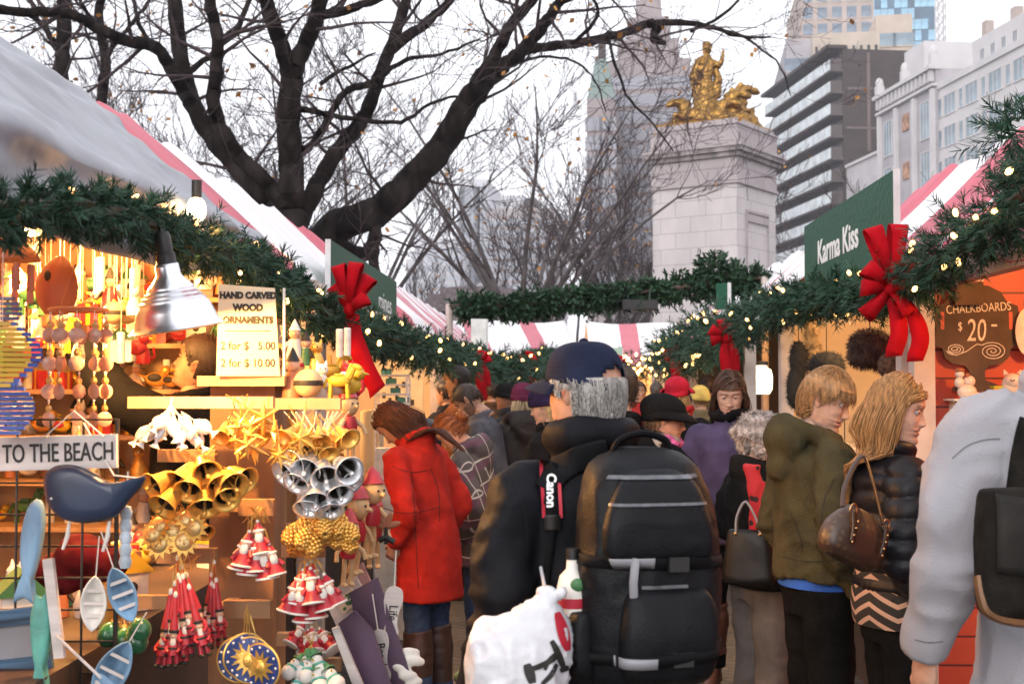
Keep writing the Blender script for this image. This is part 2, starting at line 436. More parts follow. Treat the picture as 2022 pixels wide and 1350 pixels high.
# tower left of the monument (stepped crown)
t, W, H = far_block('stepped_crown_tower', 'grey brown brick tower with stepped crown behind the statue', 1196, 1366, 112, 260, M_TAN, wx=9, wy=11, wm=mt('tower_pane', (.24, .24, .28), rough=.3))
for k, (f, h) in enumerate([(.72, 5), (.5, 10), (.3, 14), (.12, 18)]): blk('crown_step', -W / 2 * f, W / 2 * f, 3 + k, 30 - k, H - .1 + (0 if k == 0 else [5, 10, 14][k - 1]), H + h, M_TAN, t)
mb = MB(); mb.tube([(0, 12, H + 17), (0, 12, H + 24)], [.9, .1], 6); mb.build('spire', mt('pink_flag', (.5, .2, .24)), t)
t, W, H = far_block('copper_roof_block', 'brown building with green copper gable left of the stepped tower', 1160, 1215, 190, 235, M_TAN, wx=4, wy=10, wm=mt('tower_pane', (.24, .24, .28)))
mb = MB(); mb.prism([(-W / 2, 0), (W / 2, 0), (W * .2, 7.5), (-W * .2, 7.5)], 20, MX.Translation((0, 10.5, H))); mb.build('roof', mt('copper_green', (.20, .27, .25), var=.15), t, smooth=False)
blk('chimney', -W * .12, W * .12, 2, 6, H + 7.5, H + 12.5, M_BROWN, t)
# faint towers in the middle distance, haze mixed into their wall and pane colours
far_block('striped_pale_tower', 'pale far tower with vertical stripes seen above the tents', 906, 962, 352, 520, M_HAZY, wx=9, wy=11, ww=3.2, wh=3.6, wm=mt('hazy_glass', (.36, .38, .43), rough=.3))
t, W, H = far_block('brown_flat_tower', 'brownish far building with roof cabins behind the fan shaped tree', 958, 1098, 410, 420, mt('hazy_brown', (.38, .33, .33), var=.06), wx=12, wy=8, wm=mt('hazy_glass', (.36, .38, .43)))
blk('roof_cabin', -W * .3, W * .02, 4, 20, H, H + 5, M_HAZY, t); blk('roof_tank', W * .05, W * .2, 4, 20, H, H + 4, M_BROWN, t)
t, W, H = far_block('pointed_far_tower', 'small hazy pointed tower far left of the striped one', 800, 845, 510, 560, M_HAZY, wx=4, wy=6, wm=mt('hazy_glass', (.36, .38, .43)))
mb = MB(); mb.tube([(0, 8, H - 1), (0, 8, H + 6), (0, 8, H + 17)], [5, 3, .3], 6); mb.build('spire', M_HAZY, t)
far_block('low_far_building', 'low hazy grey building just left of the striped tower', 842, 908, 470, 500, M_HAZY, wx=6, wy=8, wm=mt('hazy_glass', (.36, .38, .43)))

# ================================================================== monument
def f_stone(base, jc, sc):
    def fn(t, b):
        n = t.nodes; tc = n.new('ShaderNodeTexCoord'); sep = n.new('ShaderNodeSeparateXYZ'); ad = n.new('ShaderNodeMath'); cb = n.new('ShaderNodeCombineXYZ')
        t.links.new(tc.outputs['Object'], sep.inputs[0]); t.links.new(sep.outputs[0], ad.inputs[0]); t.links.new(sep.outputs[1], ad.inputs[1])
        t.links.new(ad.outputs[0], cb.inputs[0]); t.links.new(sep.outputs[2], cb.inputs[1])
        br = n.new('ShaderNodeTexBrick'); br.inputs['Scale'].default_value = sc; br.inputs['Color1'].default_value = (*base, 1)
        br.inputs['Color2'].default_value = (*[c * .93 for c in base], 1); br.inputs['Mortar'].default_value = (*jc, 1); br.inputs['Mortar Size'].default_value = .018
        br.inputs['Brick Width'].default_value = 1.6; br.inputs['Row Height'].default_value = .75
        no = n.new('ShaderNodeTexNoise'); no.inputs['Scale'].default_value = .9; no.inputs['Detail'].default_value = 7; no.inputs['Roughness'].default_value = .7
        mp = n.new('ShaderNodeMapping'); mp.inputs['Scale'].default_value = (1, 1, .35)
        mr = n.new('ShaderNodeMapRange'); mr.inputs[1].default_value = .3; mr.inputs[2].default_value = .75; mr.inputs[3].default_value = .82; mr.inputs[4].default_value = 1.08
        mi = n.new('ShaderNodeMix'); mi.data_type = 'RGBA'; mi.blend_type = 'MULTIPLY'; mi.inputs[0].default_value = 1
        t.links.new(tc.outputs['Object'], mp.inputs[0]); t.links.new(mp.outputs[0], no.inputs[0])
        t.links.new(cb.outputs[0], br.inputs[0]); t.links.new(no.outputs[0], mr.inputs[0]); t.links.new(br.outputs[0], mi.inputs[6])
        t.links.new(mr.outputs[0], mi.inputs[7]); t.links.new(mi.outputs[2], b.inputs['Base Color']); b.inputs['Roughness'].default_value = .85
    return fn
M_ST = node_mat('monument_stone', f_stone((.58, .52, .515), (.36, .32, .32), 1.1))
M_ST2 = node_mat('weathered_stone', f_stone((.42, .365, .37), (.25, .21, .215), .9))
M_STD = mt('dark_cornice_stone', (.24, .205, .205), rough=.9, var=.3, vs=2)  # darker stone for the lower cornice courses
mo = thing('monument_pylon', 'tall pale stone monument pylon with heavy cornice, topped by a gilded statue', 'monument', G(1413, 56), radians(-33))
s = 2.03
mb = MB(); mb.loft([(0, 0, 0, s * 1.414, s * 1.414), (0, 0, 10.15, s * 1.40, s * 1.40)], 4, k=1, M4=MX.Rotation(pi / 4, 4, 'Z')); mb.build('shaft', M_ST, mo, smooth=False)
mb = MB()
for rz in (pi / 2, -pi / 2):
    Rz = MX.Rotation(rz, 4, 'Z'); i0 = len(mb.v)
    for sx in (-1, 1): mb.box((sx * 1.12, -s - .005, 5.0), (.1, .1, 8))
    mb.box((0, -s - .005, 9.05), (2.34, .14, .12)); mb.box((0, -s - .03, 8.75), (2.14, .1, .3)); mb.box((0, -s - .005, .95), (2.34, .1, .1))
    mb.xf(Rz, i0)
mb.build('panel_moulding', M_ST2, mo, smooth=False)
mb = MB(); mb.box((0, 0, 10.72), (2 * s + .06, 2 * s + .06, 1.14)); mb.box((0, 0, 10.2), (2 * s + .2, 2 * s + .2, .12)); mb.build('frieze', M_ST2, mo, smooth=False)
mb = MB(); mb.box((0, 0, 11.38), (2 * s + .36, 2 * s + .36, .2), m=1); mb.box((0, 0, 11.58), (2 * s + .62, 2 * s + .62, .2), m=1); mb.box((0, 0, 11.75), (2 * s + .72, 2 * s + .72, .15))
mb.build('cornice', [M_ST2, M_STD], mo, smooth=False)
mb = MB(); mb.box((0, 0, 12.25), (2 * s + .1, 2 * s + .1, .85)); mb.box((0, 0, 12.8), (2 * s - .1, 2 * s - .1, .26)); mb.box((0, 0, 12.7), (2 * s + .24, 2 * s + .24, .1)); mb.build('attic_block', M_ST2, mo, smooth=False)
def f_gold(t, b):
    b.inputs['Base Color'].default_value = (.30, .16, .04, 1); b.inputs['Metallic'].default_value = .85; b.inputs['Roughness'].default_value = .33
M_GILT = node_mat('gilded_bronze', f_gold, .33)
# the gilded group, its own long axis across the view
gs = thing('gilded_statue', 'gilded allegorical figure standing above seahorses on top of the stone pylon', 'statue', G(1413, 56, 12.93), 0)
mb = MB()
mb.loft([(-.28, 0, 1.05, .42, .36), (-.3, .02, 1.5, .3, .28), (-.3, 0, 1.9, .22, .2), (-.32, -.02, 2.3, .33, .22), (-.3, 0, 2.62, .3, .18), (-.27, 0, 2.75, .11, .11), (-.25, 0, 2.85, .09, .09)], 14, k=3)
mb.ell((-.24, 0, 3.02), (.17, .18, .21)); mb.ell((-.25, .03, 3.15), (.2, .2, .12))
mb.tube([(-.02, 0, 2.55), (.22, -.1, 2.3), (.3, -.2, 2.62), (.32, -.25, 2.9)], [.12, .1, .08, .07], 8)
mb.tube([(-.6, 0, 2.5), (-.72, .02, 2.1), (-.62, -.1, 1.7)], [.13, .11, .08], 8)
mb.tube([(-.62, .08, 2.62), (-.75, .1, 2.0), (-.62, .1, 1.3), (-.5, .1, .9)], [.1, .17, .2, .28], 8)
mb.tube([(.05, .05, 2.4), (.16, .08, 1.9), (.1, .05, 1.2)], [.1, .15, .2], 8)
mb.loft([(-.35, 0, -.02, 1.0, .75), (-.35, 0, .35, .85, .65), (-.3, 0, .8, .55, .45), (-.28, 0, 1.2, .4, .35)], 16, k=3)
for (x, y, h, sg) in [(.95, .1, 1.55, 1), (.55, -.6, 1.25, 1), (-1.15, -.45, .95, -1), (.2, -.85, .85, 1)]:
    mb.tube([(x - sg * .55, y, .05), (x - sg * .2, y, h * .32), (x, y, h * .6), (x + sg * .05, y - .05, h * .86), (x + sg * .28, y - .1, h)], [.42, .40, .32, .24, .17], 10)
    mb.ell((x + sg * .48, y - .12, h * .93), (.3, .14, .15), rot=(0, sg * .45, 0)); mb.ell((x + sg * .62, y - .13, h * .88), (.12, .1, .1))
    mb.tube([(x - sg * .12, y, h * .55), (x - sg * .14, y, h * .9), (x + sg * .1, y - .05, h * 1.13)], [.1, .16, .07], 7)
    mb.tube([(x - sg * .1, y - .2, h * .35), (x + sg * .45, y - .3, h * .45), (x + sg * .42, y - .34, h * .12)], [.16, .11, .06], 7)
    mb.tube([(x - sg * .5, y + .2, .15), (x - sg * .9, y + .15, .2), (x - sg * 1.1, y, .42)], [.28, .2, .08], 8)
for (x, y, z, r) in [(-1.35, -.2, .2, .3), (-1.6, 0, .12, .22), (1.25, -.3, .2, .32), (1.55, .1, .1, .22), (0, -.9, .2, .35), (.9, -.7, .25, .3), (-.7, -.8, .3, .36)]: mb.ell((x, y, z), (r * 1.3, r, r))
mb.xf(MX.Diagonal((1.18, 1.1, 1.22, 1))); me = remesh(mb, .05, 2, 'statue'); folds(me, .05, (3.5, 3.5, 5), 3, .035); me.materials.append(M_GILT); link('figure_group', me, gs)
mb = MB(); mb.box((0, 0, .01), (2 * s - .25, 2 * s - .25, .2)); mb.xf(MX.Rotation(radians(-33), 4, 'Z')); mb.build('base', M_GILT, gs, smooth=False)
# low stone pavilion roof beyond the tents
sp = thing('stone_pavilion', 'low stone pavilion with flat stepped roof above the left tents', 'pavilion', G(948, 46), radians(-20))
mb = MB(); mb.box((0, 0, 2.1), (2.7, 2.7, 4.2)); mb.build('wall', M_ST2, sp, smooth=False)
mb = MB(); mb.box((0, 0, 4.4), (3.5, 3.5, .38)); mb.box((0, 0, 4.72), (2.9, 2.9, .26)); mb.box((0, 0, 4.98), (2.2, 2.2, .26)); mb.build('roof', mt('dark_slab', (.20, .165, .17), rough=.85, var=.2), sp, smooth=False)

# ================================================================== trees
M_BARK = mt('bark', (.020, .015, .014), rough=.95, var=.45, vs=5, bump=.7, bs=14, stretch=(1, 1, .3), spec=.05)
M_BARK2 = mt('grey_bark', (.085, .068, .068), rough=.95, var=.3, vs=3)
M_TWIG = mt('twigs', (.06, .044, .046), rough=.9, var=.2, spec=.1)
M_LEAF = mt('withered_leaves', (.38, .17, .03), rough=.7, var=.35, vs=3)
def leafq(mb, p, r, rng, m=1):
    a = V((rng.uniform(-1, 1), rng.uniform(-1, 1), rng.uniform(-1, 1))).normalized(); b = a.orthogonal().normalized(); c = a.cross(b)
    mb.add([p + b * r, p + c * r * .7, p - b * r, p - c * r * .7], [(0, 1, 2, 3)], m)
def grow(mb, p, d, L, r, lev, rng, up=.15, leaf=0., kids=4, lr=.06, spread=.75, rmin=.004):
    n = 5; pts = [p]; q = p; dd = d.normalized()
    for i in range(n):
        dd = (dd + V((rng.gauss(0, .16), rng.gauss(0, .16), rng.gauss(0, .13) + up * .25))).normalized(); q = q + dd * (L / n); pts.append(q)
    rad = [max(rmin, r * (1 - .78 * i / n)) for i in range(n + 1)]
    mb.tube(pts, rad, 5 if r > .03 else 3, cap=False)
    if lev > 0:
        for k in range(kids):
            t = rng.uniform(.25, 1.); i = min(n - 1, int(t * n)); f = t * n - i; s_ = pts[i].lerp(pts[i + 1], f)
            ax = (pts[i + 1] - pts[i]).normalized(); o = V((rng.gauss(0, 1), rng.gauss(0, 1), rng.gauss(0, .7))); o = (o - ax * o.dot(ax)).normalized()
            grow(mb, s_, ax + o * rng.uniform(.5, 1.) * spread * 1.3, L * rng.uniform(.42, .68), rad[i] * .55, lev - 1, rng, up, leaf, kids, lr, spread, rmin)
    elif leaf and rng.random() < leaf: leafq(mb, pts[-1], lr * rng.uniform(.6, 1.2), rng)
def traced_tree(name, label, d, limbs, seed, base=None, twigs=9, TL=1.5, leaf=.03, lev=2, dz=.8, group=None, bark=None):
    "limbs: (photograph polyline, width px start, width px end); each limb wanders in depth as it rises"
    rng = random.Random(seed); g = base if base else G(limbs[0][0][0][0], d)
    t = thing(name, label, 'tree', g, group=group); tm = MB(); cm = MB(); k = d / 2500
    for li, (pl, w0, w1) in enumerate(limbs):
        a = catmull(pl, 5); n = len(a); dv = rng.uniform(-dz, dz) * (0 if li == 0 else 1); pts = []
        for i, q in enumerate(a):
            u = i / (n - 1); dd = d + dv * u * 2 + .12 * sin(i * 1.3 + li)
            pts.append(P(q[0] + rng.gauss(0, 1.2), q[1] + rng.gauss(0, 1.2), dd))
        rad = [(w0 + (w1 - w0) * i / (n - 1)) * k / 2 * (1 + .06 * sin(i * 2.1 + li)) for i in range(n)]
        if li == 0: pts = [V((pts[0].x, pts[0].y, 0)), V((pts[0].x, pts[0].y, pts[0].z * .6))] + pts; rad = [rad[0] * 1.35, rad[0] * 1.1] + rad
        tm.tube(pts, rad, 9)
        nt_ = int(twigs * n / 38) + 1
        for j in range(nt_):
            i = rng.randrange(max(1, n // 4), n); p0 = pts[min(i, len(pts) - 1)]
            if p0.z < 3.2: continue
            ax = (pts[min(i + 1, len(pts) - 1)] - pts[max(i - 1, 0)]).normalized()
            o = V((rng.gauss(0, 1), rng.gauss(0, .8), rng.gauss(.2, .6))); o = (o - ax * o.dot(ax)).normalized()
            grow(cm, p0, ax * .5 + o, TL * rng.uniform(.6, 1.3), min(rad[min(i, len(rad) - 1)] * .4, .035), lev, rng, .12, leaf)
    tm.build('trunk', bark or M_BARK, t, world=True); cm.build('crown', [M_TWIG, M_LEAF], t, world=True, smooth=False)
    return t
traced_tree('bare_tree', 'large bare dark tree with several trunks fanning upward behind the left tent', 20, [
    ([(590, 640), (588, 520), (578, 430), (574, 340), (570, 250), (574, 160), (580, 118)], 60, 42),
    ([(572, 150), (552, 80), (530, 20), (515, -60)], 34, 28), ([(580, 130), (606, 80), (628, 20), (640, -50)], 36, 28),
    ([(588, 480), (520, 385), (450, 310), (395, 235), (365, 150), (350, 60), (338, -50)], 46, 30),
    ([(560, 400), (505, 340), (448, 275), (422, 210), (426, 140), (430, 80), (414, 0), (405, -50)], 34, 20),
    ([(375, 200), (345, 150), (310, 96), (250, 80), (200, 60), (140, 28), (60, 24), (-40, 20)], 28, 16),
    ([(590, 440), (630, 360), (665, 300), (710, 245), (735, 190), (765, 110), (790, 40), (812, -40)], 38, 22),
    ([(770, 98), (830, 55), (880, 10), (930, -40)], 24, 14), ([(738, 170), (715, 168), (680, 185), (650, 230), (620, 280), (590, 300)], 16, 12),
    ([(738, 160), (800, 120), (870, 108), (945, 78)], 12, 4), ([(632, 165), (690, 130), (740, 105)], 10, 4),
    ([(430, 85), (470, 50), (500, -20)], 16, 9), ([(375, 140), (420, 105), (436, 60)], 14, 8),
    ([(628, 30), (680, 22), (740, 0), (800, -30)], 22, 12), ([(596, 215), (640, 225), (700, 235), (790, 240), (850, 205), (905, 190)], 13, 5),
    ([(370, 160), (320, 110), (280, 60), (265, 0)], 12, 8)], 3)
traced_tree('bare_tree', 'leaning bare tree whose thick trunk curves up to the right beyond the left tents', 21.5, [
    ([(612, 640), (640, 470), (740, 418), (805, 362), (870, 290), (918, 212), (950, 165), (975, 130)], 70, 44),
    ([(965, 148), (985, 95), (1010, 50), (1050, 0), (1070, -50)], 28, 18), ([(968, 150), (1010, 118), (1045, 85), (1080, 40), (1110, 0), (1180, -40)], 32, 16),
    ([(1035, 100), (1090, 92), (1150, 84), (1220, 68), (1290, 45)], 20, 18), ([(1280, 48), (1340, 44), (1400, 52), (1450, 70), (1520, 75)], 16, 4),
    ([(1365, 60), (1440, 20), (1480, -30)], 8, 4), ([(1200, 72), (1215, 130), (1245, 200), (1290, 245), (1330, 300)], 7, 2.5),
    ([(1130, 88), (1180, 30), (1160, -20)], 9, 5), ([(1010, 130), (1070, 112), (1130, 120), (1175, 160), (1195, 220)], 7, 2.5),
    ([(1420, 58), (1480, 80), (1540, 130), (1560, 190)], 7, 2), ([(1300, 50), (1290, 75), (1310, 85)], 22, 10),
    ([(740, 418), (742, 470), (735, 540), (732, 620)], 20, 22), ([(650, 470), (720, 500), (745, 430)], 30, 20)], 5, leaf=.15, twigs=8, TL=1.6)
traced_tree('bare_tree', 'slender upright bare tree at the far left above the vinyl tent', 26, [([(122, 420), (120, 230), (122, 120), (128, 20), (118, -50)], 34, 26), ([(110, 90), (80, 45), (30, 20), (-30, 10)], 12, 7),
    ([(122, 100), (90, 60), (60, 28)], 12, 8)], 7, leaf=.25, twigs=16)
traced_tree('bare_tree', 'slender ivy flecked tree second from the far left', 25, [([(200, 420), (202, 200), (208, 120), (196, 30), (205, -50)], 24, 16), ([(208, 115), (250, 60), (290, 10), (310, -40)], 10, 6), ([(196, 70), (170, 25), (150, -20)], 9, 6)], 8, leaf=.35, twigs=16)
def vase(label, px, d, h, fan, seed, leaf=.03, nl=7, lev=2, group='park trees beyond the tents', name='bare_tree', tw=.3, tl=.3, n0=.7):
    rng = random.Random(seed); g = G(px, d); t = thing(name, label, 'tree', g, group=group); tm = MB(); cm = MB()
    hb = h * rng.uniform(.16, .24); top = g + V((rng.uniform(-.2, .2), 0, hb)); r0 = h * .016
    tm.tube([g, g + V((0, 0, hb * .5)), top], [r0 * 1.3, r0, r0 * .95], 8)
    for k in range(nl):
        az = 2 * pi * k / nl + rng.uniform(-.3, .3); pts = [top]; q = top; el = rng.uniform(.9, 1.35)
        dd = V((cos(az) * cos(el), sin(az) * cos(el), sin(el))); n = 7; L = h * .78 * rng.uniform(.8, 1.05)
        for i in range(n):
            dd = (dd + V((cos(az) * .06 * fan, sin(az) * .06 * fan, -.02)) + V((rng.gauss(0, .05), rng.gauss(0, .05), 0))).normalized(); q = q + dd * L / n; pts.append(q)
        rad = [max(.012, r0 * .6 * (1 - .85 * i / n)) for i in range(n + 1)]; tm.tube(pts, rad, 5)
        for j in range(int(12 * n0)):
            i = rng.randrange(2, n + 1); ax = (pts[i] - pts[i - 1]).normalized(); o = V((rng.gauss(0, 1), rng.gauss(0, 1), rng.gauss(0, .5))).normalized()
            grow(cm, pts[i], ax + o * .6, h * tl * rng.uniform(.5, 1), rad[i] * .6, lev, rng, .3, leaf, 4, .12, .55, rmin=d * .00022)
    tm.build('trunk', M_BARK2, t, world=True); cm.build('crown', [M_TWIG, M_LEAF], t, world=True, smooth=False)
vase('fan shaped bare tree with fine upswept branches in front of the brown building', 1030, 36, 11.6, 1.5, 21, nl=11, leaf=.015, n0=.55, tl=.22)
vase('thin bare tree behind the leaning trunk', 722, 40, 10.5, .8, 22, nl=7)
vase('rust leaved tree left of the stone pylon', 1215, 62, 13.5, .9, 23, leaf=.22, nl=8)
vase('bare park tree right beside the pylon shaft', 1268, 70, 11.5, 1., 24, nl=8)
vase('bare park tree between the fan tree and the rust tree', 1130, 60, 10, 1., 25, nl=8)
vase('bare tree behind the big forked trunks on the left', 450, 42, 11.5, 1., 26, nl=8, leaf=.06)
vase('bushy bare tree low above the vinyl tent', 330, 38, 10.5, 1., 27, nl=8, leaf=.08)
vase('small bare tree over the stone pavilion', 880, 68, 8.5, 1., 28, nl=7)
vase('small bare tree just left of the pavilion roof', 800, 75, 8, 1., 29, nl=7)
vase('bare tree in front of the low white building right of the pylon', 1730, 110, 17, 1., 30, nl=7, n0=.7)
# ================================================================== market stalls
def f_stripe(per, red=(.56, .05, .095), white=(.80, .77, .78), off=0., thr=.5):
    def fn(t, b):
        n = t.nodes; tc = n.new('ShaderNodeTexCoord'); sep = n.new('ShaderNodeSeparateXYZ')
        no = n.new('ShaderNodeTexNoise'); no.inputs['Scale'].default_value = 1.2
        m1 = n.new('ShaderNodeMath'); m1.operation = 'MULTIPLY_ADD'; m1.inputs[1].default_value = .12
        t.links.new(tc.outputs['Object'], sep.inputs[0]); t.links.new(tc.outputs['Object'], no.inputs[0])
        t.links.new(no.outputs[0], m1.inputs[0]); t.links.new(sep.outputs[1], m1.inputs[2])
        m2 = n.new('ShaderNodeMath'); m2.operation = 'MULTIPLY_ADD'; m2.inputs[1].default_value = 1 / per; m2.inputs[2].default_value = off + 20
        m3 = n.new('ShaderNodeMath'); m3.operation = 'FRACT'; m4 = n.new('ShaderNodeMath'); m4.operation = 'GREATER_THAN'; m4.inputs[1].default_value = thr
        t.links.new(m1.outputs[0], m2.inputs[0]); t.links.new(m2.outputs[0], m3.inputs[0]); t.links.new(m3.outputs[0], m4.inputs[0])
        mi = n.new('ShaderNodeMix'); mi.data_type = 'RGBA'; mi.inputs[6].default_value = (*white, 1); mi.inputs[7].default_value = (*red, 1)
        t.links.new(m4.outputs[0], mi.inputs[0])
        n2 = n.new('ShaderNodeTexNoise'); n2.inputs['Scale'].default_value = 5; n2.inputs['Detail'].default_value = 5
        mr = n.new('ShaderNodeMapRange'); mr.inputs[3].default_value = .82; mr.inputs[4].default_value = 1.1
        mm = n.new('ShaderNodeMix'); mm.data_type = 'RGBA'; mm.blend_type = 'MULTIPLY'; mm.inputs[0].default_value = 1
        t.links.new(tc.outputs['Object'], n2.inputs[0]); t.links.new(n2.outputs[0], mr.inputs[0]); t.links.new(mi.outputs[2], mm.inputs[6]); t.links.new(mr.outputs[0], mm.inputs[7])
        t.links.new(mm.outputs[2], b.inputs['Base Color']); b.inputs['Roughness'].default_value = .45
        bp = n.new('ShaderNodeBump'); bp.inputs['Strength'].default_value = .25; bp.inputs['Distance'].default_value = .02
        t.links.new(n2.outputs[0], bp.inputs['Height']); t.links.new(bp.outputs[0], b.inputs['Normal'])
    return fn
M_STR = node_mat('striped_canvas', f_stripe(3.4, off=.484, thr=.66)); M_STRB = node_mat('striped_canvas_second', f_stripe(6.0, off=.08, thr=.63))
M_STR2 = node_mat('striped_canvas_narrow', f_stripe(1.3, off=.1, thr=.70, red=(.58, .17, .21)))
M_STR3 = node_mat('striped_canvas_right', f_stripe(2.7, off=.333)); M_STR4 = node_mat('striped_canvas_hat_stall', f_stripe(2.5, off=.5, thr=.42))
M_VINYL = mt('grey_vinyl', (.25, .262, .29), rough=.45, var=.10, vs=3, bump=.6, bs=4.5)
M_CREAM = mt('cream_wall', (.66, .52, .34), rough=.8, var=.08, vs=1.5)
M_PINE = mt('pine_wood', (.52, .33, .17), rough=.6, var=.18, vs=5, stretch=(1, 1, .2), bump=.1, bs=20)
M_POST = mt('painted_post', (.55, .47, .42), rough=.6, var=.1)
M_DBROWN = mt('dark_brown_boards', (.055, .032, .022), rough=.7, var=.25, vs=3, stretch=(1, 1, .3))
def f_planks(t, b):
    n = t.nodes; tc = n.new('ShaderNodeTexCoord'); sep = n.new('ShaderNodeSeparateXYZ'); t.links.new(tc.outputs['Object'], sep.inputs[0])
    m = n.new('ShaderNodeMath'); m.operation = 'MULTIPLY'; m.inputs[1].default_value = 1 / .125; fr = n.new('ShaderNodeMath'); fr.operation = 'FRACT'
    gt = n.new('ShaderNodeMath'); gt.operation = 'GREATER_THAN'; gt.inputs[1].default_value = .07
    t.links.new(sep.outputs[2], m.inputs[0]); t.links.new(m.outputs[0], fr.inputs[0]); t.links.new(fr.outputs[0], gt.inputs[0])
    no = n.new('ShaderNodeTexNoise'); no.inputs['Scale'].default_value = 3; no.inputs['Detail'].default_value = 5
    c = n.new('ShaderNodeMix'); c.data_type = 'RGBA'; c.inputs[6].default_value = (.40, .045, .018, 1); c.inputs[7].default_value = (.58, .085, .03, 1)
    mi = n.new('ShaderNodeMix'); mi.data_type = 'RGBA'; mi.inputs[6].default_value = (.10, .012, .008, 1)
    t.links.new(tc.outputs['Object'], no.inputs[0]); t.links.new(no.outputs[0], c.inputs[0]); t.links.new(gt.outputs[0], mi.inputs[0]); t.links.new(c.outputs[2], mi.inputs[7])
    t.links.new(mi.outputs[2], b.inputs['Base Color']); b.inputs['Roughness'].default_value = .5
    bp = n.new('ShaderNodeBump'); bp.inputs['Strength'].default_value = .6; bp.inputs['Distance'].default_value = .01; t.links.new(gt.outputs[0], bp.inputs['Height']); t.links.new(bp.outputs[0], b.inputs['Normal'])
M_RED = node_mat('red_planks', f_planks)
def stall(label, side, xf, y0, y1, ze, zr, wr, roof_m, wall_m, seed, end_m=None, counter_m=None, near_end=False, depth=1.9, posts=True, th=0.0):
    "side -1 left row, +1 right row; front at x = side*xf; eave ze, ridge zr set wr behind the front"
    t = thing('market_stall', label, 'market stall', (side * xf, y0, 0), group='striped market stalls'); L = y1 - y0; rng = random.Random(seed); s = side
    ph = rng.uniform(0, 9)
    def roof(u, v):
        y = u * L; w = v * 2 * wr
        z = ze + (zr - ze) * (1 - abs(v - .5) * 2)
        sag = .05 * sin(pi * abs(v - .5) * 2) * (.6 + .4 * sin(y * 2.1 + ph)) + .025 * sin(y * 5 + ph * 2 + v * 6) * sin(pi * v) ** .5
        if v < .04: z -= .09 + .02 * sin(y * 9 + ph)
        return (s * w - s * .03, y, z - sag + .012 * sin(y * 17 + v * 9))
    mb = MB(); mb.grid(roof, int(L * 8), 26); mb.build('roof', roof_m, t, solid=.008, ang=80)
    mb = MB(); D = depth
    mb.box((s * D, L / 2, ze / 2), (.05, L, ze)); mb.build('back_wall', wall_m, t, smooth=False)
    def gable(y, nm):
        mb = MB(); mb.prism([(s * .04, 0), (s * D, 0), (s * D, ze), (s * wr, zr - .06), (s * .04, ze - .05)], .05, MX.Translation((0, y, 0))); mb.build(nm, end_m or wall_m, t, smooth=False)
    gable(L - .04, 'end_wall')
    if near_end: gable(.04, 'end_wall')
    if counter_m:
        mb = MB(); mb.box((s * .3, L / 2, .43), (.5, L - .3, .86)); mb.box((s * .28, L / 2, .885), (.64, L - .2, .05)); mb.build('counter', counter_m, t, smooth=False)
    if posts:
        for y in (.08, L - .08):
            mb = MB(); mb.box((0, y, ze / 2), (.09, .09, ze)); mb.box((0, y, .06), (.13, .13, .12)); mb.build('post', M_POST, t, smooth=False)
        mb = MB(); mb.box((0, L / 2, ze - .07), (.06, L, .09)); mb.build('beam', M_POST, t, smooth=False)
    return t
ZL, RL, WL = 2.125, 2.93, .95
sA = stall('near left ornament stall whose roof is covered by grey vinyl sheet', -1, 1.25, 1.3, 6.4, ZL, RL, WL, M_STR, M_PINE, 1, counter_m=M_DBROWN)
sB = stall('second left stall with cream lit walls beside the hand carved ornament stall', -1, 1.25, 6.45, 13., ZL, RL, WL, M_STRB, M_CREAM, 2, counter_m=M_DBROWN)
sC = stall('third left stall with red and white roof behind the cream walled one', -1, 1.25, 13.05, 19, ZL, RL, WL, M_STR2, M_CREAM, 3, counter_m=M_DBROWN)
sD = stall('last stall of the left row ending near the overhead garland', -1, 1.25, 19.05, 25, ZL, RL, WL, M_STR2, M_CREAM, 4, counter_m=M_DBROWN)
ZR, RR, WR = 2.12, 2.98, .95
tA = stall('near right stall with orange red plank walls and a chalkboard', 1, 1.6, 1.2, 5.7, ZR, RR, WR, M_STR3, M_RED, 5)
tB = stall('right stall with cream walls and hanging fur hats below the green sign', 1, 1.6, 5.75, 9.0, ZR, RR, WR, M_STR4, M_CREAM, 6, counter_m=M_DBROWN)
tC = stall('dark brown right stall with a glowing glass jar lantern', 1, 1.6, 10.5, 15, ZR, RR, WR, M_STR2, M_DBROWN, 7, counter_m=M_DBROWN)
tD = stall('far right stall behind the string lights with small green sign', 1, 1.6, 15.05, 21, ZR, RR, WR, M_STR2, M_CREAM, 8, counter_m=M_DBROWN)
def cross_stall(label, xa, ya, xb, yb, seed, ze=2.15, zr=3.0):
    a = V((xa, ya, 0)); b = V((xb, yb, 0)); L = (b - a).length; rz = atan2(yb - ya, xb - xa) - pi / 2
    t = thing('market_stall', label, 'market stall', a, rz, 'striped market stalls')
    def roof(u, v):
        w = v * 2; z = ze + (zr - ze) * (1 - abs(v - .5) * 2) - .07 * sin(pi * u) - .03 * sin(u * L * 3) * sin(pi * v)
        if v < .05: z -= .1
        return (-w, u * L, z)
    mb = MB(); mb.grid(roof, int(L * 6), 24); mb.build('roof', M_STR2, t, solid=.008, ang=80)
    mb = MB(); mb.box((-1.7, L / 2, 1.05), (.05, L, 2.1)); mb.build('back_wall', M_CREAM, t, smooth=False)
    for y in (.04, L - .04): mb = MB(); mb.box((-.9, y, 1.05), (1.6, .05, 2.1)); mb.build('end_wall', M_CREAM, t, smooth=False)
    mb = MB(); mb.box((-.3, L / 2, .45), (.5, L - .2, .9)); mb.build('counter', M_DBROWN, t, smooth=False)
    return t
def rot_cross(t): pass
cross_stall('striped far stall closing the aisle on the left below the garland', 2.55, 26.5, -3.2, 24.6, 11) if False else None
c1 = cross_stall('striped far tent closing the aisle behind the cap man', -2.2, 25.2, .6, 26.6, 11)
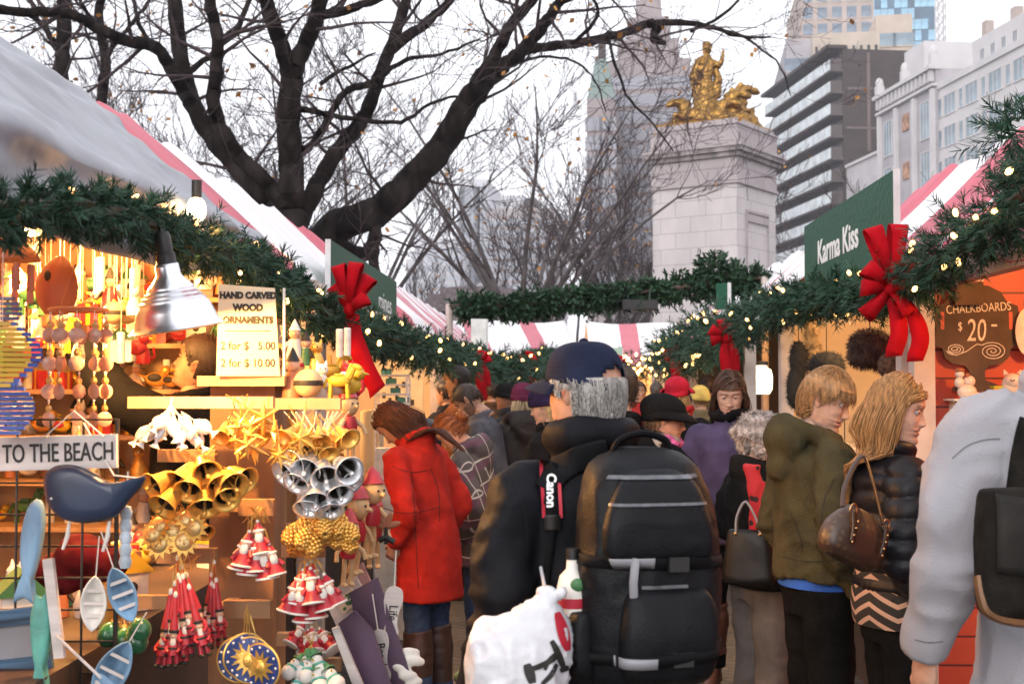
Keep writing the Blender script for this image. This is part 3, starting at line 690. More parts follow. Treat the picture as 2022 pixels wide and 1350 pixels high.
c2 = cross_stall('far white roofed tent closing the aisle right of centre', .7, 26.7, 3.6, 26.9, 12)
# the vinyl sheet over the near left roof
def vinyl(u, v):
    y = .9 + u * 4.0 + .05 * sin(v * 9)
    if v < .3: x = -1.17 - .02 * v; z = 1.93 + (ZL + .03 - 1.93) * v / .3 + .20 * exp(-((u - .92) / .12) ** 2) * (1 - v / .3); nx, nz = 1., .0
    else:
        tt = (v - .3) / .7 * (.74 + .10 * u); z = ZL + .03 + (RL - ZL) * tt; x = -1.19 - (WL + .04) * tt; nx, nz = .646, .763
    b_ = .015 + .006 * sin(pi * v) + .003 * sin(v * 7 + u * 6) * sin(u * 5 + 1) + .004 * sin(u * 21 + v * 8) + .018 * exp(-((v - .45 - .35 * u) / .05) ** 2) + .012 * exp(-((v - .75 - .15 * u) / .03) ** 2) + .012 * exp(-((v - 1.0 + .5 * u) / .035) ** 2) - .012 * exp(-((v - .72 - .1 * u) / .04) ** 2)
    b_ += .03 * exp(-(v / .1) ** 2) + .008 * sin(u * 44 - v * 14) * exp(-((v - .15) / .2) ** 2) + .02 * exp(-((v - .28) / .05) ** 2)
    return (x + nx * b_, y, z + nz * b_)
mb = MB(); mb.grid(vinyl, 150, 70)
vs = mb.build('vinyl_sheet', M_VINYL, None, ang=80)
def ridge0(me, amp, sc, seed):
    a = coords(me); n = normals(me); q = a * np.array(sc); q = q + .8 * np.stack([vnoise(a * 2.2, seed + j) for j in range(3)], 1); setco(me, a + n * (amp * (.4 - np.abs(vnoise(q, seed))))[:, None])
ridge0(vs.data, .030, (2.2, 1.3, 3.4), 3); ridge0(vs.data, .016, (6, 3, 8), 9)
md = vs.modifiers.new('thickness', 'SOLIDIFY'); md.thickness = .004; tag(vs, 'wrinkled grey white vinyl sheet draped over the near left roof', 'vinyl sheet')
mb = MB(); mb.tube(catmull([P(270, 385, 3.95), P(290, 368, 4.0), P(320, 370, 4.05), P(318, 392, 4.05)], 4), .008, 6)
o = mb.build('cable_loop', mt('black_rubber', (.012, .012, .012), rough=.5, var=0), None); tag(o, 'black cable loop hanging below the vinyl sheet', 'cable')
# ------------------------------------------------------------------ garlands
M_NEED = mt('pine_needles', (.006, .026, .013), rough=.55, var=0, vs=9, var2=(.030, .085, .046, 1), spec=.3)
M_NEED2 = mt('dark_pine_needles', (.012, .04, .024), rough=.55, var=0, vs=6, var2=(.03, .085, .045, 1))
M_WOODY = mt('garland_stem', (.05, .035, .02), var=.2)
M_BULB = mt('fairy_bulb', (1, .62, .26), var=0, emit=5.5, ecol=(1, .50, .15)); M_BULB.cycles.emission_sampling = 'NONE'
M_WIRE = mt('green_wire', (.02, .06, .05), rough=.4, var=0)
def garland(label, path, rad, per_m, nlen, nwid, seed, bulbs=0, nn=26, mat=None, tw=.13, name='pine_garland', br=.011, group='pine garlands', wire=True, sr=.02):
    rng = random.Random(seed); pts = [V(p) for p in path]; a = [V(p) for p in catmull(pts, 6)]; t = thing(name, label, 'garland', a[len(a) // 2], group=group)
    if not hasattr(rad, '__len__'): rad = [rad, rad]
    seg = [(a[i + 1] - a[i]).length for i in range(len(a) - 1)]; tot = sum(seg); fm = MB(); sm = MB(); sm.tube(a, [sr] * len(a), 5)
    vs = []; fs = []; acc = 0
    def at(s_):
        acc = 0
        for i, l in enumerate(seg):
            if acc + l >= s_: return a[i].lerp(a[i + 1], (s_ - acc) / l), (a[i + 1] - a[i]).normalized()
            acc += l
        return a[-1], (a[-1] - a[-2]).normalized()
    for k in range(int(tot * per_m)):
        s_ = rng.uniform(0, tot); p, ax = at(s_); R_ = rad[0] + (rad[1] - rad[0]) * s_ / tot
        o = V((rng.gauss(0, 1), rng.gauss(0, 1), rng.gauss(0, 1))); o = (o - ax * o.dot(ax)).normalized()
        big = 1.5 if rng.random() < .12 else 1.
        d = (o * rng.uniform(.55, 1.2) + ax * rng.uniform(-.9, .9) + V((0, 0, -.12))).normalized(); L = R_ * rng.uniform(.75, 1.2) * big; b = p + o * R_ * rng.uniform(0, .25)
        e = b + d * L + V((0, 0, -.2 * L * rng.random())); x, y, z = frame(e - b)
        for j in range(nn):
            u = rng.uniform(.25, 1.02); q = b.lerp(e, u); an = rng.uniform(0, 2 * pi); r_ = x * cos(an) + y * sin(an)
            nd = (r_ * rng.uniform(.55, 1) + z * rng.uniform(.45, 1.)).normalized(); l = nlen * rng.uniform(.7, 1.15); sd_ = nd.orthogonal().normalized() if rng.random() < .5 else nd.cross(z).normalized()
            i0 = len(vs); vs += [q - sd_ * nwid / 2, q + sd_ * nwid / 2, q + nd * l * .65 + sd_ * nwid * .4, q + nd * l, q + nd * l * .65 - sd_ * nwid * .4]; fs.append((i0, i0 + 1, i0 + 2, i0 + 3, i0 + 4))
    fm.add(vs, fs); f = fm.build('foliage', mat or M_NEED, t, world=True, smooth=False); kind(f, 'stuff')
    sm.build('stem', M_WOODY, t, world=True)
    if bulbs:
        wp = []; pr = None; N = min(bulbs, 100)
        for k in range(N):
            p, ax = at(tot * (k + rng.uniform(.1, .9)) / N); R_ = rad[0] + (rad[1] - rad[0]) * k / N
            o = V((-p.x * .25, -1.0, rng.uniform(-.9, .8))) + V((rng.gauss(0, .3), 0, rng.gauss(0, .5))); o = (o - ax * o.dot(ax)).normalized()
            q = p + o * R_ * rng.uniform(.75, 1.05); wp += [p + o * R_ * .5 + ax * rng.gauss(0, .05), q]
            if pr is None: mb = MB(); mb.ell((0, 0, 0), (br, br, br * 1.5), nu=8, nv=6); pr = mb.build('bulb', M_BULB, t); ob = pr
            else: ob = bpy.data.objects.new('bulb', pr.data); COL.objects.link(ob); ob.parent = t
            ob.location = q - t.location; ob.rotation_euler = (rng.uniform(-1, 1), rng.uniform(-1, 1), 0)
        if wire and len(wp) > 3: mb = MB(); mb.tube(catmull(wp, 3), .0022, 4); mb.build('wire', M_WIRE, t, world=True)
    return t
garland('thick pine garland drooping along the near left stall below the vinyl sheet', [P(-70, 408, 2.3), P(30, 415, 2.5), P(110, 408, 2.7), P(200, 415, 2.95), P(300, 440, 3.35), P(385, 485, 3.75), P(450, 500, 4.1), P(520, 545, 4.65)], (.052, .085), 190, .032, .0034, 1, bulbs=9, nn=40, br=.007)
garland('pine garland with red bow in front of the left green sign', [P(500, 535, 4.5), P(560, 570, 5.2), P(620, 602, 5.6), P(675, 640, 6.1), P(730, 655, 6.9), P(790, 672, 7.8), P(850, 690, 9.0), P(905, 708, 10.6), P(945, 718, 12.5)], (.09, .145), 130, .045, .006, 2, bulbs=26, br=.012, nn=40)
garland('far lit garland along the left row near the beige tent', [P(948, 722, 12.8), P(985, 735, 14.5), P(1030, 728, 16.5), P(1062, 715, 19), P(1100, 712, 23)], .20, 80, .08, .012, 3, bulbs=34, br=.018)
garland('thick pine garland above the red plank stall at the right edge', [P(2085, 325, 3.7), P(2020, 385, 3.95), P(1955, 428, 4.25), P(1890, 480, 4.6), P(1830, 528, 4.95), P(1770, 560, 5.35)], (.108, .11), 190, .045, .0042, 4, bulbs=13, nn=44, br=.010)
garland('pine garland hanging under the green sign on the right row', [P(1765, 562, 5.4), P(1700, 580, 6.1), P(1620, 585, 7.0), P(1550, 600, 7.9), P(1490, 622, 9.0), P(1440, 650, 10)], (.10, .15), 130, .045, .006, 5, bulbs=20, br=.011, nn=40)
garland('densely lit garland at the far end of the right row', [P(1440, 650, 10.2), P(1395, 668, 11.5), P(1345, 690, 13.2), P(1310, 708, 15.5)], .23, 90, .07, .010, 6, bulbs=34, br=.016)
garland('far lit garland on the cross tent behind the cap', [P(1205, 708, 24.5), P(1245, 722, 24.5), P(1300, 722, 24)], .24, 34, .1, .014, 7, bulbs=40, br=.026)
garland('pine sprig sticking up above the right stall roof', [P(2035, 262, 4.0), P(2005, 258, 4.1), P(1982, 250, 4.2)], .11, 150, .05, .0044, 12, nn=40, sr=.005)
M_IVY = mt('overhead_greenery', (.007, .028, .010), rough=.55, var=0, vs=5, var2=(.022, .062, .026, 1), spec=.3)
garland('long straight greenery garland stretched overhead between the two stall rows', [P(905, 606, 14), P(980, 604, 14), P(1060, 598, 14), P(1140, 590, 14), P(1220, 582, 14), P(1300, 573, 14), P(1370, 566, 14), P(1430, 560, 13.8), P(1500, 548, 13.4)], .15, 330, .06, .026, 8, nn=11, mat=M_IVY)
garland('clump of greenery standing on the overhead garland', [P(1385, 575, 13.8), P(1398, 545, 13.8), P(1408, 520, 13.8), P(1440, 545, 13.7), P(1455, 570, 13.7)], .15, 300, .06, .026, 9, nn=11, mat=M_IVY)
mb = MB(); mb.tube([P(890, 606, 14.05), P(1300, 573, 14.05), P(1520, 546, 13.5)], .03, 8); o = mb.build('garland_pole', M_DBROWN, None); tag(o, 'thin pole carrying the overhead greenery garland', 'pole')
for x, y, h in [(-1.2, 14.05, 2.5), (2.2, 13.5, 2.75)]:
    mb = MB(); mb.tube([(x, y, 0), (x, y, h)], .04, 8); o = mb.build('support_post', M_POST, None); tag(o, 'support post of the overhead garland at the ' + ('left row' if x < 0 else 'right row'), 'post')
sp_ = thing('loudspeaker', 'small black loudspeaker hanging below the overhead garland', 'speaker', P(1262, 602, 13.9), .1)
mb = MB(); mb.box((0, 0, 0), (.39, .16, .11)); mb.box((0, -.085, 0), (.36, .012, .085)); mb.build('cabinet', mt('black_plastic', (.012, .012, .013), rough=.45, var=0), sp_, smooth=False)
mb = MB(); mb.tube([(-.12, 0, .05), (-.12, 0, .16)], .008, 5); mb.tube([(.12, 0, .05), (.12, 0, .16)], .008, 5); mb.build('bracket', M_WIRE, sp_)
# ------------------------------------------------------------------ bows
M_VELVET = mt('red_velvet', (.36, .002, .008), rough=.85, var=.12, vs=12, spec=.12)
def ribbon(mb, pts, wid, wdir, k=5):
    a = [V(p) for p in catmull(pts, k)]; n = len(a); vs = []; fs = []
    for i, p in enumerate(a):
        d = (a[min(i + 1, n - 1)] - a[max(i - 1, 0)]).normalized(); w = V(wdir); w = (w - d * w.dot(d)).normalized()
        ww = wid if not callable(wid) else wid(i / (n - 1)); vs += [p - w * ww / 2, p + w * ww / 2]
    mb.add(vs, [(2 * i, 2 * i + 1, 2 * i + 3, 2 * i + 2) for i in range(n - 1)])
def bow(label, c, loops, tails, wid, yaw=0., group='red velvet bows'):
    "loops: (angle deg, length, forward); tails: list of local xz points"
    t = thing('velvet_bow', label, 'bow', c, yaw, group)
    for (an, L, fw) in loops:
        a = radians(an); d = V((cos(a), 0, sin(a))); w = V((-sin(a), 0, cos(a))); mb = MB()
        ribbon(mb, [V((0, -.02, 0)), d * L * .45 + V((0, -.06 - fw, 0)), d * L * .9 + V((0, -.065 - fw, 0)), d * L * 1.03 + V((0, -.02 - fw, 0)), d * L * .9 + V((0, .02 - fw, 0)), d * L * .45 + V((0, .0 - fw * .5, 0)), V((0, 0, 0))],
               lambda u: wid * (.35 + .65 * min(1, 2.6 * min(u, 1 - u))), w + V((0, .35, 0)), 5)
        mb.build('loop', M_VELVET, t, solid=.003, ang=80)
    for tl in tails:
        mb = MB(); ribbon(mb, [V((x, y, z)) for x, y, z in tl], lambda u: wid * (.55 + .6 * min(1, u * 2)), V((1, .25, .12)), 6)
        # swallow-tail end
        mb.v[-2] = tuple(V(mb.v[-2]) + V((0, 0, -wid * .35))); mb.build('tail', M_VELVET, t, solid=.003, ang=80)
    mb = MB(); mb.ell((0, -.035, 0), (wid * .42, .035, wid * .45)); mb.build('knot', M_VELVET, t); return t
bow('large red velvet bow fanned upward on the left garland with one long tail', P(693, 612, 5.75), [(104, .20, .02), (80, .205, .05), (56, .17, .03), (30, .10, .06), (125, .13, .0)], [[(.02, -.02, -.02), (.03, -.05, -.12), (.07, -.06, -.24), (.13, -.05, -.36)], [(0, 0, -.02), (.0, -.02, -.14), (.05, -.03, -.26), (.09, -.03, -.32)]], .068)
bow('large red velvet bow on the right garland beside the green sign', P(1752, 572, 5.15), [(106, .25, .03), (84, .25, .05), (58, .16, .02), (20, .10, .05), (140, .13, .04), (178, .11, .02), (225, .15, .05), (-60, .12, .03)], [[(.0, -.03, -.03), (.02, -.06, -.1), (.03, -.06, -.18), (.01, -.05, -.26)], [(.03, -.02, -.02), (.09, -.04, -.1), (.12, -.04, -.2), (.10, -.03, -.28)]], .068)
for lab, (px, py, d, s_) in {'small red bow with two tails at the end of the left garland': (948, 718, 11.5, .9), 'small red bow on the far left garland near the beige tent': (1041, 715, 17, 1.1), 'red bow with long tail on the lit right garland': (1432, 668, 9.6, 1.1), 'small red bow low on the far right garland': (1330, 706, 13, .9), 'tiny red bow on the cross tent garland': (1218, 722, 23.8, 1.5)}.items():
    bow(lab, P(px, py, d), [(100, .13 * s_, .02), (70, .13 * s_, .03), (30, .12 * s_, .02), (150, .12 * s_, .02), (190, .1 * s_, .02)], [[(0, -.03, 0), (-.01, -.05, -.12 * s_), (.02, -.05, -.25 * s_), (.03, -.04, -.36 * s_)], [(.02, -.02, 0), (.05, -.03, -.1 * s_), (.06, -.03, -.22 * s_)]], .08 * s_)
# ------------------------------------------------------------------ signs
M_SIGN = mt('green_sign_board', (.008, .075, .040), rough=.5, spec=.25, var=.08, vs=40, stretch=(1, .06, 1), bump=.35, bs=35)
M_WHITE = mt('white_lettering', (.82, .82, .80), rough=.5, var=0)
M_EDGE = mt('sign_edge', (.55, .55, .55), var=.1)
sg = thing('stall_sign', 'green sign board with white lettering above the right hat stall', 'sign', (1.575, 6.98, 2.35), -pi / 2, 'green stall name boards')
mb = MB(); mb.box((0, 0, 0), (2.14, .02, .5)); mb.build('board', M_SIGN, sg, smooth=False); mb = MB(); mb.box((1.075, 0, 0), (.012, .03, .5)); mb.build('edge_strip', M_EDGE, sg, smooth=False)
lettering('Karma Kiss', .20, MX.Translation((-.14, -.0125, .03)) @ FLAT, M_WHITE, sg, sx=1.12, bold=.004)
sg = thing('stall_sign', 'green sign board above the left garland partly behind a red bow', 'sign', (-1.28, 8.5, 2.23), pi / 2, 'green stall name boards')
mb = MB(); mb.box((0, 0, 0), (2.95, .02, .37)); mb.build('board', M_SIGN, sg, smooth=False); mb = MB(); mb.box((-1.48, 0, 0), (.012, .03, .37)); mb.build('edge_strip', M_EDGE, sg, smooth=False)
lettering('mines', .2, MX.Translation((.8, -.0125, -.03)) @ FLAT, M_WHITE, sg, sx=1.5)
for lab, px, py, d, w, h, m in [('small green sign board on the far right stall', 1427, 585, 12.5, .16, .26, M_SIGN), ('small pale green board on the cross tent', 1218, 697, 24, .22, .2, mt('pale_green_board', (.35, .52, .42))), ('blank white board hanging at the end of the left row', 945, 660, 13.5, .17, .33, mt('white_board', (.72, .73, .70)))]:
    sg = thing('stall_sign', lab, 'sign', P(px, py, d), -.9 if px > 1400 else .5, 'green stall name boards' if 'green' in lab else None)
    mb = MB(); mb.box((0, 0, 0), (w, .02, h)); mb.build('board', m, sg, smooth=False); mb = MB(); mb.box((w / 2 + .01, 0, 0), (.02, .03, h)); mb.build('edge_strip', M_EDGE, sg, smooth=False)
# ------------------------------------------------------------------ lamps
WARM = (1, .47, .13)
def bulb_light(name, loc, W, parent, r=.05, col=WARM):
    l = bpy.data.lights.new(name, 'POINT'); l.energy = W; l.color = col; l.shadow_soft_size = r; o = bpy.data.objects.new(name, l); COL.objects.link(o); o.parent = parent; o.location = loc; return o
M_LAMP = mt('glowing_bulb', (1, .8, .5), var=0, emit=14, ecol=(1, .72, .38)); M_LAMP.cycles.emission_sampling = 'NONE'
M_BLACK = mt('black_socket', (.015, .014, .013), rough=.4, var=0)
def f_alu(t, b):
    b.inputs['Base Color'].default_value = (.80, .81, .84, 1); b.inputs['Metallic'].default_value = 1; b.inputs['Roughness'].default_value = .3
M_ALU = node_mat('spun_aluminium', f_alu, .3)
lp = thing('clamp_lamp', 'shiny aluminium reflector lamp with black socket hanging in the left stall', 'lamp', P(350, 648, 3.25), rot=(.12, -.14, 0)); lp.scale = (.83,) * 3
prof = [(.034, .20), (.036, .19), (.037, .165), (.05, .148), (.062, .135), (.070, .126), (.070, .119), (.081, .113), (.081, .105), (.092, .100), (.092, .092), (.103, .087), (.103, .079), (.109, .074), (.118, .05), (.128, .02), (.138, .006), (.147, .0), (.145, -.004)]
mb = MB(); mb.lathe(prof, 40, cap=False); mb.build('reflector', M_ALU, lp, solid=.0015, ang=60)
mb = MB(); mb.lathe([(.0, .30), (.02, .30), (.026, .285), (.026, .235), (.031, .232), (.031, .205), (.034, .196), (0, .195)], 16, cap=False); mb.tube([(0, 0, .29), (-.01, .02, .33), (-.02, .05, .36)], .006, 6); mb.build('socket', M_BLACK, lp)
mb = MB(); mb.ell((0, 0, .052), (.092, .092, .052), nu=20, nv=12); mb.build('bulb', M_LAMP, lp)
bulb_light('lamp_light', (0, 0, -.012), 26, lp, .008)
lp = thing('bare_bulb', 'bright bare bulb glowing under the vinyl sheet edge', 'lamp', P(388, 414, 3.88))
mb = MB(); mb.ell((0, 0, 0), (.03, .03, .04), nu=14, nv=10); mb.build('bulb', M_LAMP, lp); mb = MB(); mb.tube([(0, 0, .035), (0, 0, .09)], .016, 10); mb.build('socket', M_BLACK, lp); bulb_light('lamp_light', (.03, -.04, -.05), 2.2, lp, .04)
def hang_lamp(label, loc, W, col=WARM):
    t = thing('hanging_bulb', label, 'lamp', loc, group='bulbs hanging inside the stalls')
    mb = MB(); mb.ell((0, 0, 0), (.04, .04, .052), nu=12, nv=8); mb.build('bulb', M_LAMP, t); mb = MB(); mb.tube([(0, 0, .045), (0, 0, .11)], .018, 8); mb.tube([(0, 0, .1), (0, 0, .2)], .004, 5); mb.build('socket', M_BLACK, t)
    bulb_light('lamp_light', (0, 0, -.1), W, t, .06, col)
hang_lamp('bulb hanging among the wooden figures of the left stall', (-1.95, 4.6, 2.2), 120)
hang_lamp('bulb hanging over the ornament rack inside the left stall', (-1.55, 3.9, 2.2), 55)
hang_lamp('bulb hanging inside the cream walled left stall', (-1.7, 8.6, 2.25), 70, (1, .60, .26))
hang_lamp('second bulb hanging inside the cream walled left stall', (-1.7, 11.4, 2.25), 50, (1, .62, .28))
hang_lamp('bulb hanging inside the third left stall', (-1.9, 16, 2.25), 40)
hang_lamp('bulb hanging inside the last left stall', (-1.9, 22, 2.25), 45)
hang_lamp('bulb hanging inside the red plank stall', (2.25, 4.5, 2.3), 34)
hang_lamp('bulb hanging inside the fur hat stall', (2.1, 7.3, 2.3), 40, (1, .64, .30))
hang_lamp('bulb hanging inside the dark brown right stall', (2.3, 12.5, 2.2), 26)
hang_lamp('bulb hanging inside the far right stall', (2.3, 18, 2.25), 45)
hang_lamp('bulb hanging in the cross tent behind the cap', (-.7, 26.4, 2.0), 60)
hang_lamp('bulb hanging in the cross tent right of centre', (2., 27.4, 2.0), 60)
# ================================================================== people
from mathutils.bvhtree import BVHTree
def interp(tab, x):
    xs = [t[0] for t in tab]; ys = [t[1] for t in tab]; return float(np.interp(x, xs, ys))
T_W = [(-.120, .0), (-.117, .024), (-.108, .038), (-.09, .051), (-.06, .062), (-.03, .069), (.0, .073), (.03, .0755), (.06, .073), (.085, .061), (.103, .042), (.114, .022), (.118, 0)]
T_F = [(-.120, .045), (-.117, .072), (-.108, .086), (-.098, .088), (-.085, .081), (-.075, .087), (-.069, .0905), (-.064, .085), (-.057, .091), (-.047, .087), (-.02, .087), (.008, .086), (.025, .093), (.035, .096), (.06, .093), (.085, .075), (.103, .05), (.114, .025), (.118, 0)]
T_B = [(-.120, .0), (-.117, .012), (-.09, .045), (-.06, .066), (-.03, .083), (.0, .094), (.03, .099), (.06, .094), (.085, .076), (.103, .05), (.114, .025), (.118, 0)]
T_N = [(-.052, 0), (-.047, .006), (-.04, .018), (-.034, .0225), (-.027, .020), (-.012, .013), (.004, .007), (.016, .003), (.03, 0)]
def gau(x, s): return exp(-(x / s) ** 2)
def head_pt(lon, z, k=None, nose=1.):
    w = interp(T_W, z); f = interp(T_F, z); b = interp(T_B, z); c, s = cos(lon), sin(lon)
    x = w * math.copysign(abs(s) ** .92, s); y = (f if c > 0 else b) * c * (abs(c) ** -.08 if abs(c) > 1e-3 else 1)
    y += .004 if False else 0
    if c > 0:
        y += nose * interp(T_N, z) * (gau(x, .0085) + .55 * gau(abs(x) - .011, .006) * gau(z + .038, .008))
        y -= .011 * gau(abs(x) - .031, .013) * gau(z - .010, .010)
        y += .004 * gau(abs(x) - .03, .018) * gau(z - .030, .007)
        y += .005 * gau(abs(x) - .044, .016) * gau(z + .022, .018)
        y -= .003 * gau(abs(x) - .022, .008) * gau(z + .055, .02)
        y -= .004 * gau(x, .022) * gau(z + .0635, .0028)
    return V((x, y, z))
ZR_ = [-.120, -.1185, -.114, -.108] + [(-.104 + .004 * i) for i in range(38)] + [.052, .060, .068, .076, .084, .091, .098, .104, .109, .113, .116, .118]
NLON = 64
def lonu(i):
    u = 2 * i / NLON - 1; return pi * (.42 * u + .58 * u ** 3)
def head_mesh(mb, nose=1., beard=False):
    "materials 0 skin 1 lips 2 eye 3 iris 4 brow"
    vs = []; fs = []; ms = []
    for z in ZR_:
        for i in range(NLON): vs.append(head_pt(lonu(i), z, nose=nose))
    K = len(ZR_)
    for j in range(K - 1):
        for i in range(NLON):
            q = (j * NLON + i, j * NLON + (i + 1) % NLON, (j + 1) * NLON + (i + 1) % NLON, (j + 1) * NLON + i)
            c = (vs[q[0]] + vs[q[2]]) / 2; m = 0
            if c.y > .05:
                if abs(c.z + .0645) < .0085 * (1 - (c.x / .027) ** 2) and abs(c.x) < .026: m = 1
                if abs(c.z - (.0335 - abs(abs(c.x) - .03) * .10)) < .0026 and .014 < abs(c.x) < .05: m = 4
            if beard and m == 0 and c.z < -.03 - .25 * max(0, .06 - abs(c.x)) * (c.y > .03) and c.y > -.02 and not (c.z > -.055 and abs(c.x) < .02 and c.z > -.05): m = 4
            fs.append(q); ms.append(m)
    o = len(mb.v); mb.v += [tuple(v) for v in vs]
    for f, m in zip(fs, ms): mb.f.append([i + o for i in f]); mb.m.append(m)
    for sx in (-1, 1):
        mb.ell((sx * .031, .0735, .009), (.0125, .0108, .0098), nu=12, nv=8, m=2); mb.ell((sx * .031, .0822, .008), (.0066, .0030, .0066), nu=10, nv=6, m=3)
        mb.grid(lambda u, v: (sx * .031 + (u - .5) * .031, .0868 - .006 * (abs(u - .5) * 2) ** 2 - .003 * v, .0125 + .008 * v - .003 * (abs(u - .5) * 2) ** 2), 6, 3, m=0)
        mb.grid(lambda u, v: (sx * .031 + (u - .5) * .029, .0850 - .006 * (abs(u - .5) * 2) ** 2 - .002 * v, .0045 - .006 * v + .002 * (abs(u - .5) * 2) ** 2), 6, 2, m=0)
        mb.ell((sx * .073, -.012, -.004), (.008, .019, .031), rot=(.15, sx * .35, sx * -.35), nu=14, nv=10, m=0)
        mb.ell((sx * .0795, -.008, -.001), (.004, .010, .017), rot=(.15, sx * .35, sx * -.35), nu=10, nv=8, m=1)
    mb.tube([(0, -.012, -.06), (0, -.018, -.12), (0, -.03, -.20)], [.05, .052, .060], 18)
def hand(mb, w, d, nrm, side, curl=.5, m=0, s=1.):
    "wrist point, finger direction, palm normal; side +1: thumb towards d x nrm"
    z = V(d).normalized(); y = V(nrm); y = (y - z * y.dot(z)).normalized(); x = z.cross(y) * side; F = MX((x, y, z)).transposed(); w = V(w)
    T = lambda p: w + F @ (V(p) * s)
    i0 = len(mb.v); mb.ell((0, 0, 0), (.041 * s, .017 * s, .052 * s), rot=F, m=m); mb.xf(MX.Translation(T((0, 0, .045))), i0)
    for k, (fx, L) in enumerate([(.030, .072), (.010, .082), (-.010, .076), (-.029, .058)]):
        a = 0; p = V((fx, 0, .082)); pts = [V((fx * .8, 0, .05)), p]; c = curl * (1 + .12 * k)
        for sg in (.45, .32, .23): a += c; p = p + V((0, sin(a) * L * sg, cos(a) * L * sg)); pts.append(p)
        mb.tube([T(q) for q in pts], [.0095 * s, .0092 * s, .0086 * s, .0078 * s, .0055 * s], 8, m)
    mb.tube([T((.026, .006, .02)), T((.048, .014, .045)), T((.056, .022, .07)), T((.054, .03, .09))], [.013 * s, .0115 * s, .0095 * s, .0065 * s], 8, m)
ARM = {'down': ((.245, -.02, 1.14), (.25, .06, .90)), 'hold': ((.235, -.05, 1.16), (.10, .20, 1.12)), 'pocket': ((.27, -.06, 1.13), (.20, .08, .93)),
       'fwd': ((.235, .04, 1.16), (.17, .28, 1.08)), 'reach': ((.26, .22, 1.42), (.20, .48, 1.55)), 'bag': ((.25, -.05, 1.15), (.16, .14, 1.02)), 'up': ((.24, .16, 1.30), (.12, .24, 1.48))}
def bendf(lean):
    def fn(a):
        if not lean: return a
        z = a[:, 2]; w = np.clip((z - .88) / .42, 0, 1); w = w * w * (3 - 2 * w); t = radians(lean) * w; y = a[:, 1]; dz = z - .95
        out = a.copy(); out[:, 1] = y * np.cos(t) + dz * np.sin(t); out[:, 2] = .95 + dz * np.cos(t) - y * np.sin(t); return out
    return fn
def ridges(me, amp, sc, seed):
    a = coords(me); n = normals(me); q = a * np.array(sc); q = q + .7 * np.stack([vnoise(a * 4, seed + j) for j in range(3)], 1)
    r = .5 - np.abs(vnoise(q, seed)) ** .6; r2 = .5 - np.abs(vnoise(q * np.array([1.9, 1.9, 2.8]) + 5, seed + 4)) ** .6; setco(me, a + n * (amp * (r + .5 * r2))[:, None])
def skin_mat(tone): return mt('skin_%.2f_%.2f_%.2f' % tone, tone, rough=.5, var=.13, vs=26, spec=.3, bump=.12, bs=220)
SK = (.52, .29, .20); SK2 = (.56, .33, .24); SKD = (.24, .12, .075)
def strands(mb, pts, rad, n=3): mb.tube(pts, rad, n, cap=False)
